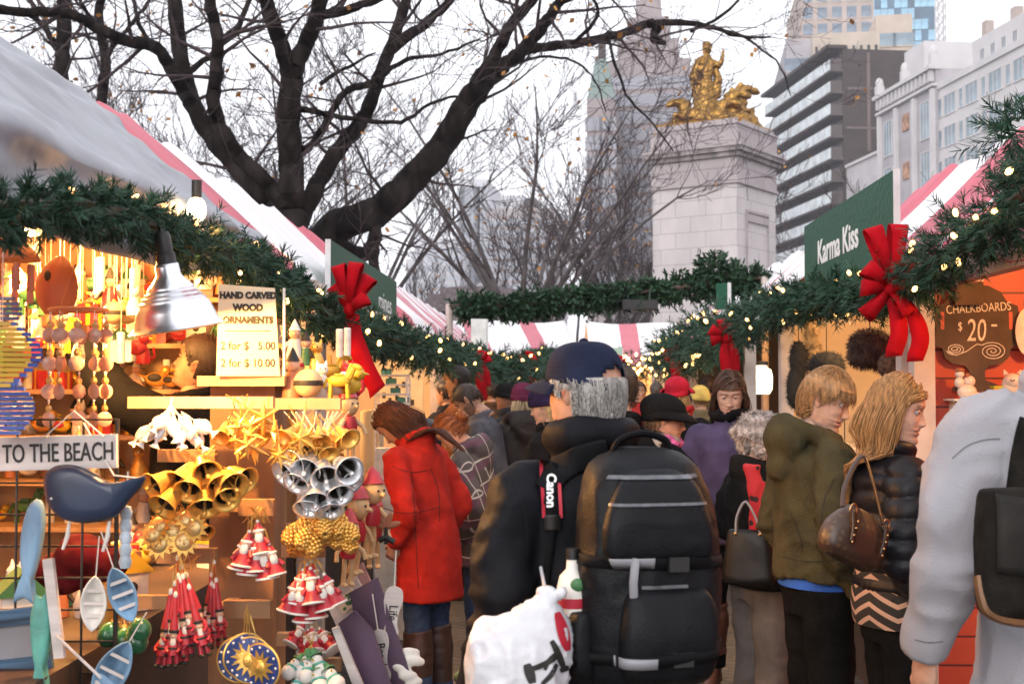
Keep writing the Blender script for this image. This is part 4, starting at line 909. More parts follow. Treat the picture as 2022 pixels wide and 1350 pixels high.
def make_hair(mb, kind, rng, L=.3, n=420, zt=.07, zmax=9.):
    "shell over the scalp plus strands; head coordinates"
    def inhair(lon, z):
        al = abs(lon)
        if al < .9: h = zt - .0 * al
        elif al < 1.45: h = zt - (al - .9) / .55 * (zt + .015)
        elif al < 1.80: h = .006
        else: h = -.075
        return z > h and z < zmax
    off = .010 if kind == 'short' else .012
    vs = {}; 
    def vid(j, i):
        i %= NLON
        if (j, i) not in vs:
            p = head_pt(lonu(i), ZR_[j], nose=0); c = V((p.x, p.y * .95, p.z * 1.0)); nr = V((p.x / .006, p.y / .0095, max(p.z, -.02) / .013)).normalized()
            vs[(j, i)] = (len(mb.v)); q = p + nr * (off * min(1, .35 + (ZR_[j] + .08) * 9)) ; mb.v.append(tuple(q))
        return vs[(j, i)]
    jit = [abs(rng.gauss(.012, .012)) for _ in range(NLON)]
    for j in range(len(ZR_) - 1):
        for i in range(NLON):
            if (abs(lonu(i)) < 1.6 or ZR_[j] > -.062 + jit[i]) and inhair((lonu(i) + lonu(i + 1)) / 2 if i < NLON - 1 else pi, (ZR_[j] + ZR_[j + 1]) / 2):
                mb.f.append([vid(j, i), vid(j, i + 1), vid(j + 1, i + 1), vid(j + 1, i)]); mb.m.append(0)
    for k in range(n):
        for _ in range(40):
            lon = rng.uniform(-pi, pi); z = .118 * (1 - rng.random() ** 1.5 * 1.7)
            if z < min(.117, zmax) and inhair(lon, z - .004): break
        else: continue
        p = head_pt(lon, z, nose=0) * 1.03; sg = 1 if p.x + rng.gauss(.012, .01) > 0 else -1
        L_ = L * rng.uniform(.75, 1.1) * (.55 if kind == 'short' and z < .02 else 1) * (.4 if kind == 'short' and 1.0 < abs(lon) < 2.0 and z < .045 else 1)
        if kind == 'bun': d = V((-p.x * .3, -.1, .0 if z < .05 else -.02))
        elif kind == 'short': d = V((rng.gauss(.03, .02), .06, -.03)) if abs(lon) < .9 and z > .05 else V((p.x * .25, -.05 if z < .06 else rng.gauss(.0, .04), -.06))
        else: d = V((sg * .07, -.05, -.03)) if p.z > .04 else V((p.x * .3, -.03, -.08))
        N = 10 if kind == 'long' else 5; st = L_ / N; pts = [p]; q = p; d.normalize(); ln = rng.uniform(.0, 1.); d = (d + V((rng.gauss(0, .22), rng.gauss(0, .22), rng.gauss(0, .15)))).normalized() if kind == 'short' else d; wv = rng.gauss(0, .012)
        for i in range(N):
            g = V((0, 0, -1)) if kind != 'bun' else V((0, -1, .1)); d = (d * .8 + g * (.42 if kind == 'long' else .2) + V((rng.gauss(0, .03), rng.gauss(0, .03), 0))).normalized(); q = q + d * st
            if q.z > -.10:
                e = sqrt((q.x / .077) ** 2 + (q.y / .099) ** 2 + (q.z / .121) ** 2); lim = 1.07 + ln * (.10 if kind == 'short' else .20)
                if kind != 'long' or e < lim or q.z > 0: s_ = lim / max(e, .3); q = V((q.x * s_, q.y * s_, q.z * (s_ if q.z > .0 else 1)))
                if kind == 'long' and q.y > .02 and q.z < .062: q.x = sg * max(abs(q.x), .074 + .01 * ln); q.y = min(q.y, .05 - .02 * ln)
            else:
                r = sqrt((q.x / (.075 + .02 * ln)) ** 2 + (q.y / (.08 + .02 * ln)) ** 2)
                if r > 0: f = 1 + (1 / r - 1) * (.5 if r > 1 else 1); q = V((q.x * f, q.y * f, q.z))
                if q.z < -.16:
                    w_ = min(1, (-.16 - q.z) / .06)
                    if q.y < .03: q.y = q.y * (1 - w_) + min(q.y, -.125 - ln * .02) * w_
                    else: q.y = q.y * (1 - w_) + max(q.y, .12 + ln * .015) * w_
                q.x += wv * sin(i * .9 + ln * 3)
            d = (q - pts[-1]).normalized() if (q - pts[-1]).length > 1e-5 else d; pts.append(q)
        r0 = .0030 if kind == 'long' else .0023
        strands(mb, pts, [r0 * (1 - .7 * i / N) for i in range(N + 1)])
def make_hat(kind, rng):
    mb = MB()
    if kind == 'beanie' or kind == 'slouch':
        sl = .03 if kind == 'slouch' else 0
        def f(u, v):
            a = 2 * pi * u; ph = pi / 2 * v; r = cos(ph) ** .75; bx = 1 + (.16 if kind == 'slouch' else .06) * sin(pi * min(1, v * 1.2))
            return ((.086 * r * bx) * sin(a), (.108 * r * bx) * cos(a) - sl * sin(ph) - .006, .012 + (.118 + .012 * sin(a * 9)*0) * sin(ph) + .004 * sin(a * 16) * (1 - v) - .018 * (-cos(a)) * (1 - v) * 1)
        mb.grid(f, 40, 14); mb.grid(lambda u, v: (.091 * sin(2 * pi * u) * (1 + .03 * sin(pi * v)), (.113 * cos(2 * pi * u)) * (1 + .03 * sin(pi * v)) - .006, -.006 + .042 * v + .018 * cos(2 * pi * u)), 40, 4)
        if kind == 'slouch': mb.grid(lambda u, v: (.09 * sin(pi * (u - .5) * 1.2) * (1 + v * .35), .105 * cos(pi * (u - .5) * 1.2) * (1 + v * .55) - .006, .032 - .03 * v * v), 20, 4)
    elif kind == 'cap':
        def f(u, v):
            a = 2 * pi * u; ph = pi / 2 * v; r = cos(ph) ** .62; c = cos(a); zb = .022 + .016 * c
            gap = 0
            return (.0875 * r * sin(a), .106 * r * c - .004, zb + (.112 - zb + .014) * sin(ph) ** .95 + .0022 * abs(sin(a * 3)) ** 8 * (1 - v))
        g = MB(); g.grid(f, 60, 16)
        # arched opening at the back above the strap
        for q in g.f:
            c = sum((V(g.v[i]) for i in q), V()) / 4; al = abs(atan2(c.x, -c.y))
            if not (al < .44 and c.z < .060 - .09 * al * al and c.y < 0): mb.f.append(q); mb.m.append(0)
        mb.v = list(g.v); 
        mb.grid(lambda u, v: (.086 * sin(pi * (u - .5) * .86) * (1 + v * .05), (.106 * cos(pi * (u - .5) * .86) - .004) + .075 * v * cos(pi * (u - .5) * .95) ** .6, .036 - .012 * v - .016 * (2 * (u - .5)) ** 2 * (1 + v * .6) - .006 * v * v), 24, 8)
        mb.grid(lambda u, v: (.0885 * sin(pi + (u - .5) * 1.3), .107 * cos(pi + (u - .5) * 1.3) - .004, .004 + .014 * v), 14, 2)
        mb.ell((0, -.002, .127), (.008, .008, .004), nu=10, nv=6)
    elif kind == 'fur':
        mb.ell((0, -.008, .055), (.107, .125, .088), nu=36, nv=20)
        mb.tube([(.108 * sin(2 * pi * i / 24), .128 * cos(2 * pi * i / 24) - .006, .012 - .01 * cos(2 * pi * i / 24)) for i in range(25)], .03, 12)
        mb.ell((-.085, -.03, -.045), (.03, .05, .05)); mb.ell((.085, -.03, -.045), (.03, .05, .05)); mb.ell((0, -.085, -.03), (.075, .04, .055))
    return mb
def person(label, px, d, yaw, H, top, legs, lean=0., turn=0., nod=0., skin=SK, hair=('short', (.1, .06, .04), .05), hat=None, arms=('down', 'down'), shoes=(.03, .025, .02),
           k=1., seed=0, scarf=None, x=None, hands=True, group=None, vox=.014, boot=None, legspread=.0, beard=False, brow=None, tilt=0., step=0.):
    "feet under photograph column px at depth d; yaw 0 faces away from the camera, 90 faces left"
    rng = random.Random(seed); s = H / 1.75; g = G(px, d); t = thing('person', label, 'person', g, radians(yaw), group); bend = bendf(lean)
    HM = MX.Translation((0, -.012, 1.525)) @ MX.Rotation(radians(turn), 4, 'Z') @ MX.Rotation(radians(-nod), 4, 'X') @ MX.Rotation(radians(tilt), 4, 'Y') @ MX.Translation((0, .012, .118))
    def fin(me): setco(me, bend(coords(me)) * s); return me
    A = []
    for i, sx in ((0, -1), (1, 1)):
        a = arms[i]; e, w = ARM[a] if isinstance(a, str) else a; A.append((V((sx * .186 * k ** .5, -.01, 1.395)), V((sx * e[0] * k ** .4, e[1], e[2])), V((sx * w[0], w[1], w[2])), sx))
    # body
    mb = MB(); mb.loft([(0, 0, .82, .13, .10), (0, 0, .95, .15, .11), (0, 0, 1.1, .135, .095), (0, 0, 1.25, .15, .10), (0, -.005, 1.38, .165, .095), (0, -.012, 1.44, .12, .075), (0, -.014, 1.49, .06, .055), (0, -.012, 1.56, .052, .05)], 16, k=2)
    LG = [(sx, [V((sx * .085, 0, .92)), V((sx * (.095 + legspread), .015 + step * sx * .12, .50)), V((sx * (.10 + legspread * 1.6), -.02 + step * sx * .2, .09))]) for sx in (-1, 1)]
    for sx, l in LG: mb.tube(catmull(l, 4), list(np.linspace(.085, .04, 9)), 10)
    for a, e, w, sx in A: mb.tube(catmull([a, e, w], 4), list(np.linspace(.052, .028, 9)), 10)
    me = remesh(mb, .02, 3, 'body'); a0 = coords(me); bm_ = MB()
    hm = MB(); head_mesh(hm, beard=beard); hm.xf(HM)
    if hands:
        for a, e, w, sx in A:
            dr = (w - e).normalized(); hand(hm, w, dr, V((-sx, 0.25, 0)) if abs(dr.z) > .5 else V((0, 0, -1)), sx, .4)
    bm_.v = [tuple(p) for p in a0] + hm.v; o = len(a0); bm_.f = [list(p.vertices) for p in me.polygons] + [[i + o for i in f] for f in hm.f]; bm_.m = [0] * len(me.polygons) + hm.m
    bpy.data.meshes.remove(me); me = bm_.mesh('body')
    hc = hair[1] if hair else (.1, .07, .05); bc = brow or tuple(.35 * c + .35 * q for c, q in zip(hc, skin))
    for m in (skin_mat(skin), mt('lips_%.2f' % skin[0], (skin[0] * .82, skin[1] * .55, skin[2] * .55), rough=.4, var=0), mt('eye_white', (.38, .34, .31), rough=.2, var=0), mt('iris', (.05, .06, .06), rough=.15, var=0), mt('brow_%.2f_%.2f' % bc[:2], bc, rough=.8, var=.2, vs=60)): me.materials.append(m)
    me.polygons.foreach_set('material_index', bm_.m); me.polygons.foreach_set('use_smooth', [True] * len(me.polygons)); link('body', fin(me), t)
    # trousers
    lm, lk = (legs if isinstance(legs, tuple) else (legs, 1.))
    mb = MB(); mb.loft([(0, 0, .80, .155, .115), (0, 0, .9, .168, .125), (0, 0, 1.0, .155, .115), (0, 0, 1.06, .14, .10)], 18, k=2)
    for sx, l in LG: mb.tube(catmull([l[0], l[0].lerp(l[1], .5), l[1], l[1].lerp(l[2], .5), l[2]], 3), [r * lk for r in np.interp(np.linspace(0, 1, 13), [0, .5, .8, 1], [.098, .078, .072, .068])], 14)
    me = remesh(mb, vox, 3, 'trousers'); folds(me, .006, (8, 8, 16), seed); me.materials.append(lm); link('trousers', fin(me), t)
    # shoes or boots
    sm = mt('shoe_%.2f_%.2f_%.2f' % shoes, shoes, rough=.45, var=.15)
    for sx, l in LG:
        mb = MB(); f = l[2]; mb.loft([(f.x, f.y + .045, .004, .045, .125), (f.x, f.y + .045, .03, .047, .13), (f.x, f.y + .03, .06, .043, .10), (f.x, f.y, .10, .04, .055), (f.x, f.y, .14, .042, .05)], 16, k=3, p=2.4)
        if boot: mb.tube([V((f.x, f.y, .1)), l[1].lerp(l[2], .75), l[1].lerp(l[2], .4), l[1].lerp(l[2], .08)], [.060, .070, .084, .084], 14)
        if boot: me = remesh(mb, .012, 3, 'boot'); folds(me, .006, (5, 5, 26), seed)
        else: me = mb.mesh('shoe'); me.polygons.foreach_set('use_smooth', [True] * len(me.polygons))
        me.materials.append(sm); link('boot' if boot else 'shoe', fin(me), t)
    # coat or top
    tm = top['mat']; hem = top.get('hem', .82); kk = k * top.get('k', 1.); fl = top.get('flare', 1.); th = top.get('sleeve', 1.); ci = top.get('waist', 1.)
    mb = MB(); R_ = []
    if hem < .78: R_ += [(0, 0, hem, .20 * fl, .15 * fl), (0, 0, (hem + .85) / 2, .195 * (fl + 1) / 2, .145 * (fl + 1) / 2)]
    else: R_ += [(0, 0, hem, .185 * fl, .135 * fl)]
    R_ += [(0, 0, .95, .188, .14), (0, 0, 1.08, .178 * ci, .13 * ci), (0, 0, 1.22, .19, .135), (0, -.005, 1.34, .20, .132), (0, -.008, 1.395, .192, .126), (0, -.01, 1.43, .160, .110), (0, -.012, 1.462, .112, .090), (0, -.012, 1.50, .078, .074)]
    R_ = [(r[0], r[1], r[2], r[3] * kk, r[4] * kk) for r in R_[:-2]] + R_[-2:]
    mb.loft(R_, 26, k=3)
    for a, e, w, sx in A:
        c_ = catmull([a + V((-sx * .06, 0, .0)), a, a.lerp(e, .5) + V((sx * .012, 0, 0)), e, e.lerp(w, .5), w], 4); mb.tube(c_, [r * th * kk ** .5 for r in np.interp(np.linspace(0, 1, len(c_)), [0, .2, .6, .8, 1], [.062, .074, .064, .058, .05])], 16)
    col = top.get('collar', .05)
    if col: mb.tube([(.074 * sin(2 * pi * i / 20), .070 * cos(2 * pi * i / 20) - .014, 1.485 + col * .5 - .012 * cos(2 * pi * i / 20)) for i in range(21)], .012 + col * .34, 10, cap=False)
    if top.get('hood'):
        h_ = top['hood']; mb.tube([(.115 * h_ * sin(2 * pi * i / 24), .085 * h_ * cos(2 * pi * i / 24) - .04, 1.50 - .035 * cos(2 * pi * i / 24)) for i in range(25)], .036 * h_, 10, cap=False)
        mb.ell((0, -.115 * h_, 1.475), (.12 * h_, .06 * h_, .085 * h_)); mb.ell((0, -.13 * h_, 1.40), (.08 * h_, .045, .075 * h_))
    me = remesh(mb, vox, top.get('smooth', 5), top.get('name', 'coat')); a = coords(me); n = normals(me)
    if top.get('quilt'):
        p_ = top['quilt']; q = np.abs(np.sin(pi * (a[:, 2] + .012 * vnoise(a * 9, 5)) / p_)) ** .6; wgt = np.clip((1.47 - a[:, 2]) / .05, 0, 1); setco(me, a + n * ((q - .6) * .017 * wgt)[:, None])
    fa = top.get('fold', .008); ridges(me, fa, top.get('fsc', (5, 5, 5)), seed + 1); folds(me, fa * .35, (5, 5, 7), seed + 8)
    a = coords(me); a = a + 0
    # sleeve creases run across the arm
    side_ = np.clip((np.abs(a[:, 0]) - .19) / .05, 0, 1); n = normals(me); setco(me, a + n * (side_ * fa * 1.5 * (.4 - np.abs(vnoise(a * np.array([5, 7, 13]) + .5 * vnoise(a * 6, 2)[:, None], seed + 5))))[:, None])
    me.materials.append(tm); co = link(top.get('name', 'coat'), fin(me), t)
    # hair
    if hair:
        mb = MB(); make_hair(mb, hair[0], rng, hair[2], n=hair[3] if len(hair) > 3 else 300, zt=hair[4] if len(hair) > 4 else .068, zmax=(.034 if hat[0] == 'cap' else .0) if hat else 9.)
        if hair[0] == 'bun': mb.ell((0, -.125, .03), (.042, .036, .042), nu=16, nv=10); [mb.tube([(0.034 * cos(j), -.125 + .03 * sin(j * 1.7), .03 + .034 * sin(j)), (.042 * cos(j + 1), -.14, .03 + .042 * sin(j + 1)), (.03 * cos(j + 2), -.155, .03 + .03 * sin(j + 2))], .006, 5) for j in range(14)]
        mb.xf(HM); me = mb.mesh('hair'); me.polygons.foreach_set('use_smooth', [True] * len(me.polygons)); hcol = hair[1]
        me.materials.append(mt('hair_%.2f_%.2f_%.2f' % hcol, hcol, rough=.5, var=.27, vs=90, stretch=(1, 1, .10), spec=.3)); link('hair', fin(me), t)
    if hat:
        mb = make_hat(hat[0], rng); 
        if hat[0] == 'fur':
            me = remesh(mb, .008, 2, 'hat'); a = coords(me); n = normals(me); setco(me, a + n * (.012 * vnoise(a * 55, 3) + .006 * vnoise(a * 120, 4))[:, None]); b2 = MB(); aa = coords(me)
            for j in range(2600):
                i = rng.randrange(len(aa)); q = V(aa[i]); nn = V(n[i]) + V((rng.gauss(0, .5), rng.gauss(0, .5), rng.gauss(-.2, .5))); e = q + nn.normalized() * rng.uniform(.012, .024); o_ = nn.orthogonal().normalized() * .0022; b2.add([q - o_, q + o_, e], [(0, 1, 2)])
            b2.v += [tuple(p) for p in aa]; oo = 3 * 2600; b2.f += [[i + oo for i in p.vertices] for p in me.polygons]; mb = b2
        mb.xf(HM); me = mb.mesh('hat'); me.polygons.foreach_set('use_smooth', [True] * len(me.polygons)); me.materials.append(hat[1]); o = link('cap' if hat[0] == 'cap' else 'hat', fin(me), t)
        if hat[0] != 'fur': md = o.modifiers.new('t', 'SOLIDIFY'); md.thickness = .004 * s if hat[0] == 'cap' else .012 * s; md.offset = 1
    if scarf:
        mb = MB()
        for j in range(2): mb.tube([((.088 + .01 * j) * sin(2 * pi * i / 20), (.085 + .012 * j) * cos(2 * pi * i / 20) - .01, 1.50 + .03 * j + .012 * sin(i * 1.1 + j * 2)) for i in range(21)], [.024 + .006 * sin(i * 1.7 + j) for i in range(21)], 10, cap=False)
        me = remesh(mb, .009, 2, 'scarf'); folds(me, .006, (20, 20, 30), seed + 2); me.materials.append(scarf); link('scarf', fin(me), t)
    t['_s'] = s; return t
def cloth(name, col, **k): return mt(name, col, rough=k.pop('rough', .85), var=k.pop('var', .18), vs=k.pop('vs', 10), bump=k.pop('bump', .3), bs=k.pop('bs', 160), spec=k.pop('spec', .12), **k)
C_BLK = cloth('black_wool', (.007, .007, .008), spec=.08); C_BLK2 = cloth('black_nylon', (.006, .0065, .009), rough=.62, bump=.08, bs=60, spec=.12); C_JEAN = cloth('blue_denim', (.035, .06, .12), vs=30, bump=.3); C_BLKT = cloth('black_trousers', (.005, .005, .0055), spec=.08)
C_GREYT = cloth('grey_trousers', (.11, .10, .095)); C_NAVY = cloth('navy_cotton', (.012, .017, .04), bump=.2)
# ---- man in the cap
man = person('grey haired man from behind in navy baseball cap and black jacket wearing large backpack', 1160, 3.0, 24, 1.685, dict(mat=C_BLK2, hem=.74, k=1.0, fold=.017, collar=.10, flare=1.06, sleeve=1.12, smooth=2, name='jacket', fsc=(8, 8, 5.5)), C_BLKT, turn=25, nod=2,
             hair=('short', (.34, .32, .30), .05, 3400, .06), hat=('cap', C_NAVY), arms=(((.242, -.05, 1.13), (.262, .06, .88)), 'down'), seed=1, vox=.011)
# ---- red coat woman
person('woman with long dark brown hair in a bright red coat bending toward the left stall', 848, 6.25, 62, 1.56, dict(mat=cloth('red_coat_cloth', (.42, .020, .012), rough=.8), hem=.62, k=1.08, fold=.013, collar=.05, flare=1.08, waist=.95, hood=.8, smooth=3, fsc=(7, 7, 6)), (C_JEAN, .95), lean=13, nod=40, turn=14,
       hair=('long', (.085, .030, .016), .34, 2600), arms=('pocket', 'pocket'), seed=2, shoes=(.06, .028, .02), boot=True)
# ---- plaid jacket girl
def f_plaid(t, b):
    n = t.nodes; tc = n.new('ShaderNodeTexCoord'); sep = n.new('ShaderNodeSeparateXYZ'); mp = n.new('ShaderNodeMapping'); mp.inputs['Rotation'].default_value = (.0, .35, .5); t.links.new(tc.outputs['Object'], mp.inputs[0]); t.links.new(mp.outputs[0], sep.inputs[0])
    last = None
    for ax, per, w, col in ((2, .115, .07, (.50, .42, .36, 1)), (1, .11, .07, (.45, .38, .33, 1)), (2, .115, .30, (.12, .055, .075, 1)), (0, .12, .06, (.42, .36, .3, 1))):
        m = n.new('ShaderNodeMath'); m.operation = 'MULTIPLY_ADD'; m.inputs[1].default_value = 1 / per; m.inputs[2].default_value = 20 + (.35 if w == .30 else 0); f = n.new('ShaderNodeMath'); f.operation = 'FRACT'; g = n.new('ShaderNodeMath'); g.operation = 'LESS_THAN'; g.inputs[1].default_value = w
        t.links.new(sep.outputs[ax], m.inputs[0]); t.links.new(m.outputs[0], f.inputs[0]); t.links.new(f.outputs[0], g.inputs[0]); mi = n.new('ShaderNodeMix'); mi.data_type = 'RGBA'; t.links.new(g.outputs[0], mi.inputs[0]); mi.inputs[7].default_value = col
        if last is None: mi.inputs[6].default_value = (.075, .058, .052, 1)
        else: t.links.new(last, mi.inputs[6])
        last = mi.outputs[2]
    t.links.new(last, b.inputs['Base Color'])
person('girl with auburn hair bun in a brown plaid hooded jacket looking down leftward', 950, 7.0, 76, 1.47, dict(mat=node_mat('plaid_cloth', f_plaid, .8), hem=.74, k=1.1, fold=.012, hood=1.05, sleeve=1.15, name='jacket'), (C_JEAN, .9), lean=12, nod=34,
       hair=('bun', (.24, .075, .022), .12, 420), arms=('pocket', 'fwd'), seed=3, shoes=(.35, .5, .25))
person('bearded man with cropped dark hair in a grey sweater with orange collar looking down', 972, 8.4, 78, 1.64, dict(mat=cloth('grey_sweater', (.075, .075, .09)), hem=.84, collar=.03, name='sweater'), C_BLKT, lean=10, nod=32, skin=(.42, .23, .15),
       hair=('short', (.035, .022, .016), .02, 300, .06), seed=4, beard=True, scarf=None)
person('tall man in a rust brown jacket standing in warm light under the left garland', 908, 9.6, 80, 1.74, dict(mat=cloth('rust_jacket', (.16, .055, .022)), hem=.8, name='jacket'), C_BLKT, nod=10, skin=SKD, hair=('short', (.02, .014, .012), .02, 200), seed=5)
person('dark skinned man in a black knit cap and dark jacket facing left', 1000, 10.2, 70, 1.60, dict(mat=cloth('charcoal_jacket', (.03, .03, .036)), hem=.8, collar=.07, name='jacket'), C_BLKT, skin=SKD, hair=None, hat=('beanie', C_BLK), seed=6)
person('person seen from behind in maroon beanie and dark hooded jacket', 1033, 8.6, 15, 1.60, dict(mat=cloth('brown_black_jacket', (.024, .020, .020), rough=.55), hem=.72, k=1.1, hood=1.1, fold=.012, name='jacket'), C_BLKT, nod=6, hair=('long', (.42, .32, .2), .12, 160), hat=('beanie', cloth('maroon_knit', (.085, .012, .035), bump=.5, bs=60)), seed=7)
person('blonde woman in a dark purple beanie and black coat in profile facing left', 1085, 7.3, 72, 1.585, dict(mat=C_BLK, hem=.6, k=1.1, fold=.009), C_BLKT, nod=14, skin=SK2, hair=('long', (.52, .36, .17), .28, 700), hat=('beanie', cloth('purple_knit', (.022, .012, .04), bump=.5, bs=60)), seed=8)
person('person in a plain black coat standing right behind the man in the cap', 1224, 5.6, 5, 1.68, dict(mat=C_BLK, hem=.6, k=1.12, fold=.01), C_BLKT, hair=('short', (.05, .035, .025), .04, 250), seed=9, turn=10)
person('woman in a black slouch hat with pink scarf and pale tweed coat facing right', 1306, 5.6, -78, 1.545, dict(mat=cloth('pale_tweed', (.27, .25, .225), var=.35, vs=60), hem=.6, fold=.010, collar=.09), C_BLKT, nod=8, turn=-16, skin=(.48, .25, .17), hair=('short', (.16, .09, .05), .06, 200), hat=('slouch', C_BLK), scarf=cloth('pink_scarf', (.45, .10, .27), var=.6, vs=30), seed=10)
person('person in a bright red beanie further down the aisle beyond the slouch hat', 1338, 8.8, -20, 1.64, dict(mat=C_BLK, hem=.6), C_BLKT, hair=('long', (.42, .25, .1), .2, 200), hat=('slouch', cloth('red_knit', (.40, .012, .03), bump=.5, bs=60)), scarf=cloth('red_scarf', (.35, .02, .03)), seed=11)
person('brown haired woman in a purple fleece looking down toward the camera', 1440, 6.8, 158, 1.655, dict(mat=cloth('purple_fleece', (.065, .05, .105)), hem=.80, fold=.008, collar=.07, name='fleece'), C_BLKT, nod=16, turn=14, skin=SK2, hair=('long', (.075, .035, .02), .30, 1100, .055), arms=('down', 'fwd'), scarf=C_BLK, seed=12, shoes=(.12, .05, .03), boot=True)
fur = person('elderly woman in a grey fur hat and black coat with grey trousers', 1497, 5.55, -66, 1.455, dict(mat=C_BLK, hem=.88, k=1.14, fold=.012, hood=.9, sleeve=1.12), (C_GREYT, 1.18), nod=6, turn=-12, skin=SK2, hair=('short', (.3, .28, .26), .05, 120), hat=('fur', cloth('grey_fur', (.30, .275, .265), var=.4, vs=26)), arms=('hold', 'hold'), seed=13, shoes=(.02, .02, .02))
hood = person('young fair haired man in an olive green hoodie looking down to the right', 1610, 4.7, -76, 1.655, dict(mat=cloth('olive_hoodie', (.052, .045, .022), rough=.9), hem=.95, k=1.12, fold=.020, hood=1.15, name='hoodie', sleeve=1.08, smooth=3, fsc=(7, 7, 5)), (C_BLKT, 1.1), nod=20, turn=-42, skin=SK2, hair=('short', (.30, .16, .065), .07, 2800, .062), arms=('pocket', 'pocket'), seed=14, vox=.011)
blond = person('woman with long blonde hair in a black quilted jacket facing the right stall', 1762, 4.35, -84, 1.61, dict(mat=cloth('black_down', (.008, .008, .011), rough=.45, bump=.12, spec=.22), hem=1.0, k=1.06, fold=.006, quilt=.075, name='jacket', sleeve=1.2), (C_BLKT, .95), nod=8, turn=-30, skin=(.56, .31, .22), hair=('long', (.33, .17, .065), .44, 3200, .062), arms=('pocket', 'pocket'), seed=15, vox=.009)
greym = person('person in a pale grey coat at the right edge with arm hanging down', 2112, 3.0, 5, 1.88, dict(mat=cloth('pale_grey_cloth', (.33, .32, .345), rough=.9, bump=.2, bs=220, var=.05, vs=5), hem=.62, k=1.10, fold=.020, hood=.85, sleeve=1.0, smooth=1, flare=1.12, fsc=(7, 7, 4)), C_BLKT, hair=('short', (.1, .07, .05), .05, 200), arms=(((.285, -.03, 1.14), (.305, .05, .895)), 'down'), seed=16, vox=.0105)
sell = person('market seller in black leaning back and looking up among the wooden ornaments', 374, 5.35, 84, 1.80, dict(mat=C_BLK, hem=.84, k=1.05, sleeve=1.35, name='sweater'), C_BLKT, nod=-22, skin=(.50, .25, .16), hair=('short', (.035, .022, .016), .04, 300, .06), arms=(((.23, .20, 1.50), (.19, .40, 1.74)), 'up'), seed=17)
# striped hem under the quilted jacket
def f_zig(t, b):
    n = t.nodes; tc = n.new('ShaderNodeTexCoord'); sep = n.new('ShaderNodeSeparateXYZ'); t.links.new(tc.outputs['Object'], sep.inputs[0])
    at = n.new('ShaderNodeMath'); at.operation = 'ARCTAN2'; t.links.new(sep.outputs[0], at.inputs[0]); t.links.new(sep.outputs[1], at.inputs[1])
    m = n.new('ShaderNodeMath'); m.operation = 'MULTIPLY'; m.inputs[1].default_value = 1.6; pp = n.new('ShaderNodeMath'); pp.operation = 'PINGPONG'; pp.inputs[1].default_value = 1; t.links.new(at.outputs[0], m.inputs[0]); t.links.new(m.outputs[0], pp.inputs[0])
    z = n.new('ShaderNodeMath'); z.operation = 'MULTIPLY_ADD'; z.inputs[1].default_value = 22; t.links.new(sep.outputs[2], z.inputs[0]); t.links.new(pp.outputs[0], z.inputs[2]); f = n.new('ShaderNodeMath'); f.operation = 'FRACT'; g = n.new('ShaderNodeMath'); g.operation = 'LESS_THAN'; g.inputs[1].default_value = .36
    t.links.new(z.outputs[0], f.inputs[0]); t.links.new(f.outputs[0], g.inputs[0]); mi = n.new('ShaderNodeMix'); mi.data_type = 'RGBA'; mi.inputs[6].default_value = (.014, .012, .012, 1); mi.inputs[7].default_value = (.42, .27, .20, 1); t.links.new(g.outputs[0], mi.inputs[0]); t.links.new(mi.outputs[2], b.inputs['Base Color'])
mb = MB(); s_ = 1.61 / 1.75; mb.loft([(0, 0, .86 * s_, .176, .132), (0, 0, .93 * s_, .186, .140), (0, 0, 1.06 * s_, .170, .128)], 36, k=4); o = mb.build('sweater_hem', node_mat('zigzag_knit', f_zig, .85), blond)
mb = MB(); s_ = 1.655 / 1.75; mb.loft([(0, 0, .915 * s_, .178, .134), (0, 0, .99 * s_, .160, .120)], 30, k=2); mb.build('shirt_hem', cloth('blue_shirt', (.03, .10, .42)), hood)
# distant crowd, one figure each
crowd = [(1262, 13.5, 170, 1.62, (.30, .02, .02), (.06, .04, .03), None, 'person in a red jacket far down the aisle facing the camera'), (1296, 15, 10, 1.62, (.05, .045, .05), (.10, .08, .07), None, 'person in a dark grey coat far down the aisle seen from behind'),
         (1382, 11.0, 20, 1.58, (.16, .12, .07), (.2, .12, .05), (.55, .38, .10), 'person in a mustard yellow hat beyond the red beanie'), (1398, 13.2, -30, 1.66, (.06, .07, .055), (.03, .02, .02), None, 'person in a grey green jacket by the far right stall'),
         (1412, 15.5, 150, 1.60, (.30, .20, .15), (.05, .03, .02), None, 'person in a tan coat in front of the far right stall'), (1365, 17, 0, 1.68, (.35, .03, .04), (.05, .03, .02), None, 'person in a crimson coat at the far end of the aisle'),
         (1232, 18, 180, 1.62, (.04, .05, .09), (.04, .03, .02), None, 'person in a dark blue jacket at the far end behind the cap'), (1328, 19, 190, 1.64, (.28, .27, .26), (.03, .03, .03), (.03, .03, .035), 'person in a pale jacket and dark hat at the far end'),
         (880, 11.5, 60, 1.62, (.02, .02, .024), (.03, .02, .02), None, 'person in black beside the cream painted post'), (1062, 12.5, 20, 1.6, (.12, .10, .10), (.35, .33, .32), (.42, .40, .42), 'person in a pale grey hat behind the maroon beanie'),
         (1345, 10.2, 30, 1.56, (.03, .028, .03), (.05, .03, .02), None, 'person in black partly hidden behind the red beanie'), (968, 13, 30, 1.62, (.09, .05, .03), (.05, .03, .02), None, 'person in a brown coat far back on the left')]
for i, (px, d, yw, H, c, hcol, hatc, lab) in enumerate(crowd):
    person(lab, px, d, yw, H, dict(mat=cloth('crowd_cloth_%d' % i, c), hem=.66, k=1.06), C_BLKT, hair=('short', hcol, .05, 90), hat=('beanie', cloth('crowd_hat_%d' % i, hatc)) if hatc else None, seed=40 + i, vox=.022, group='people far down the aisle')
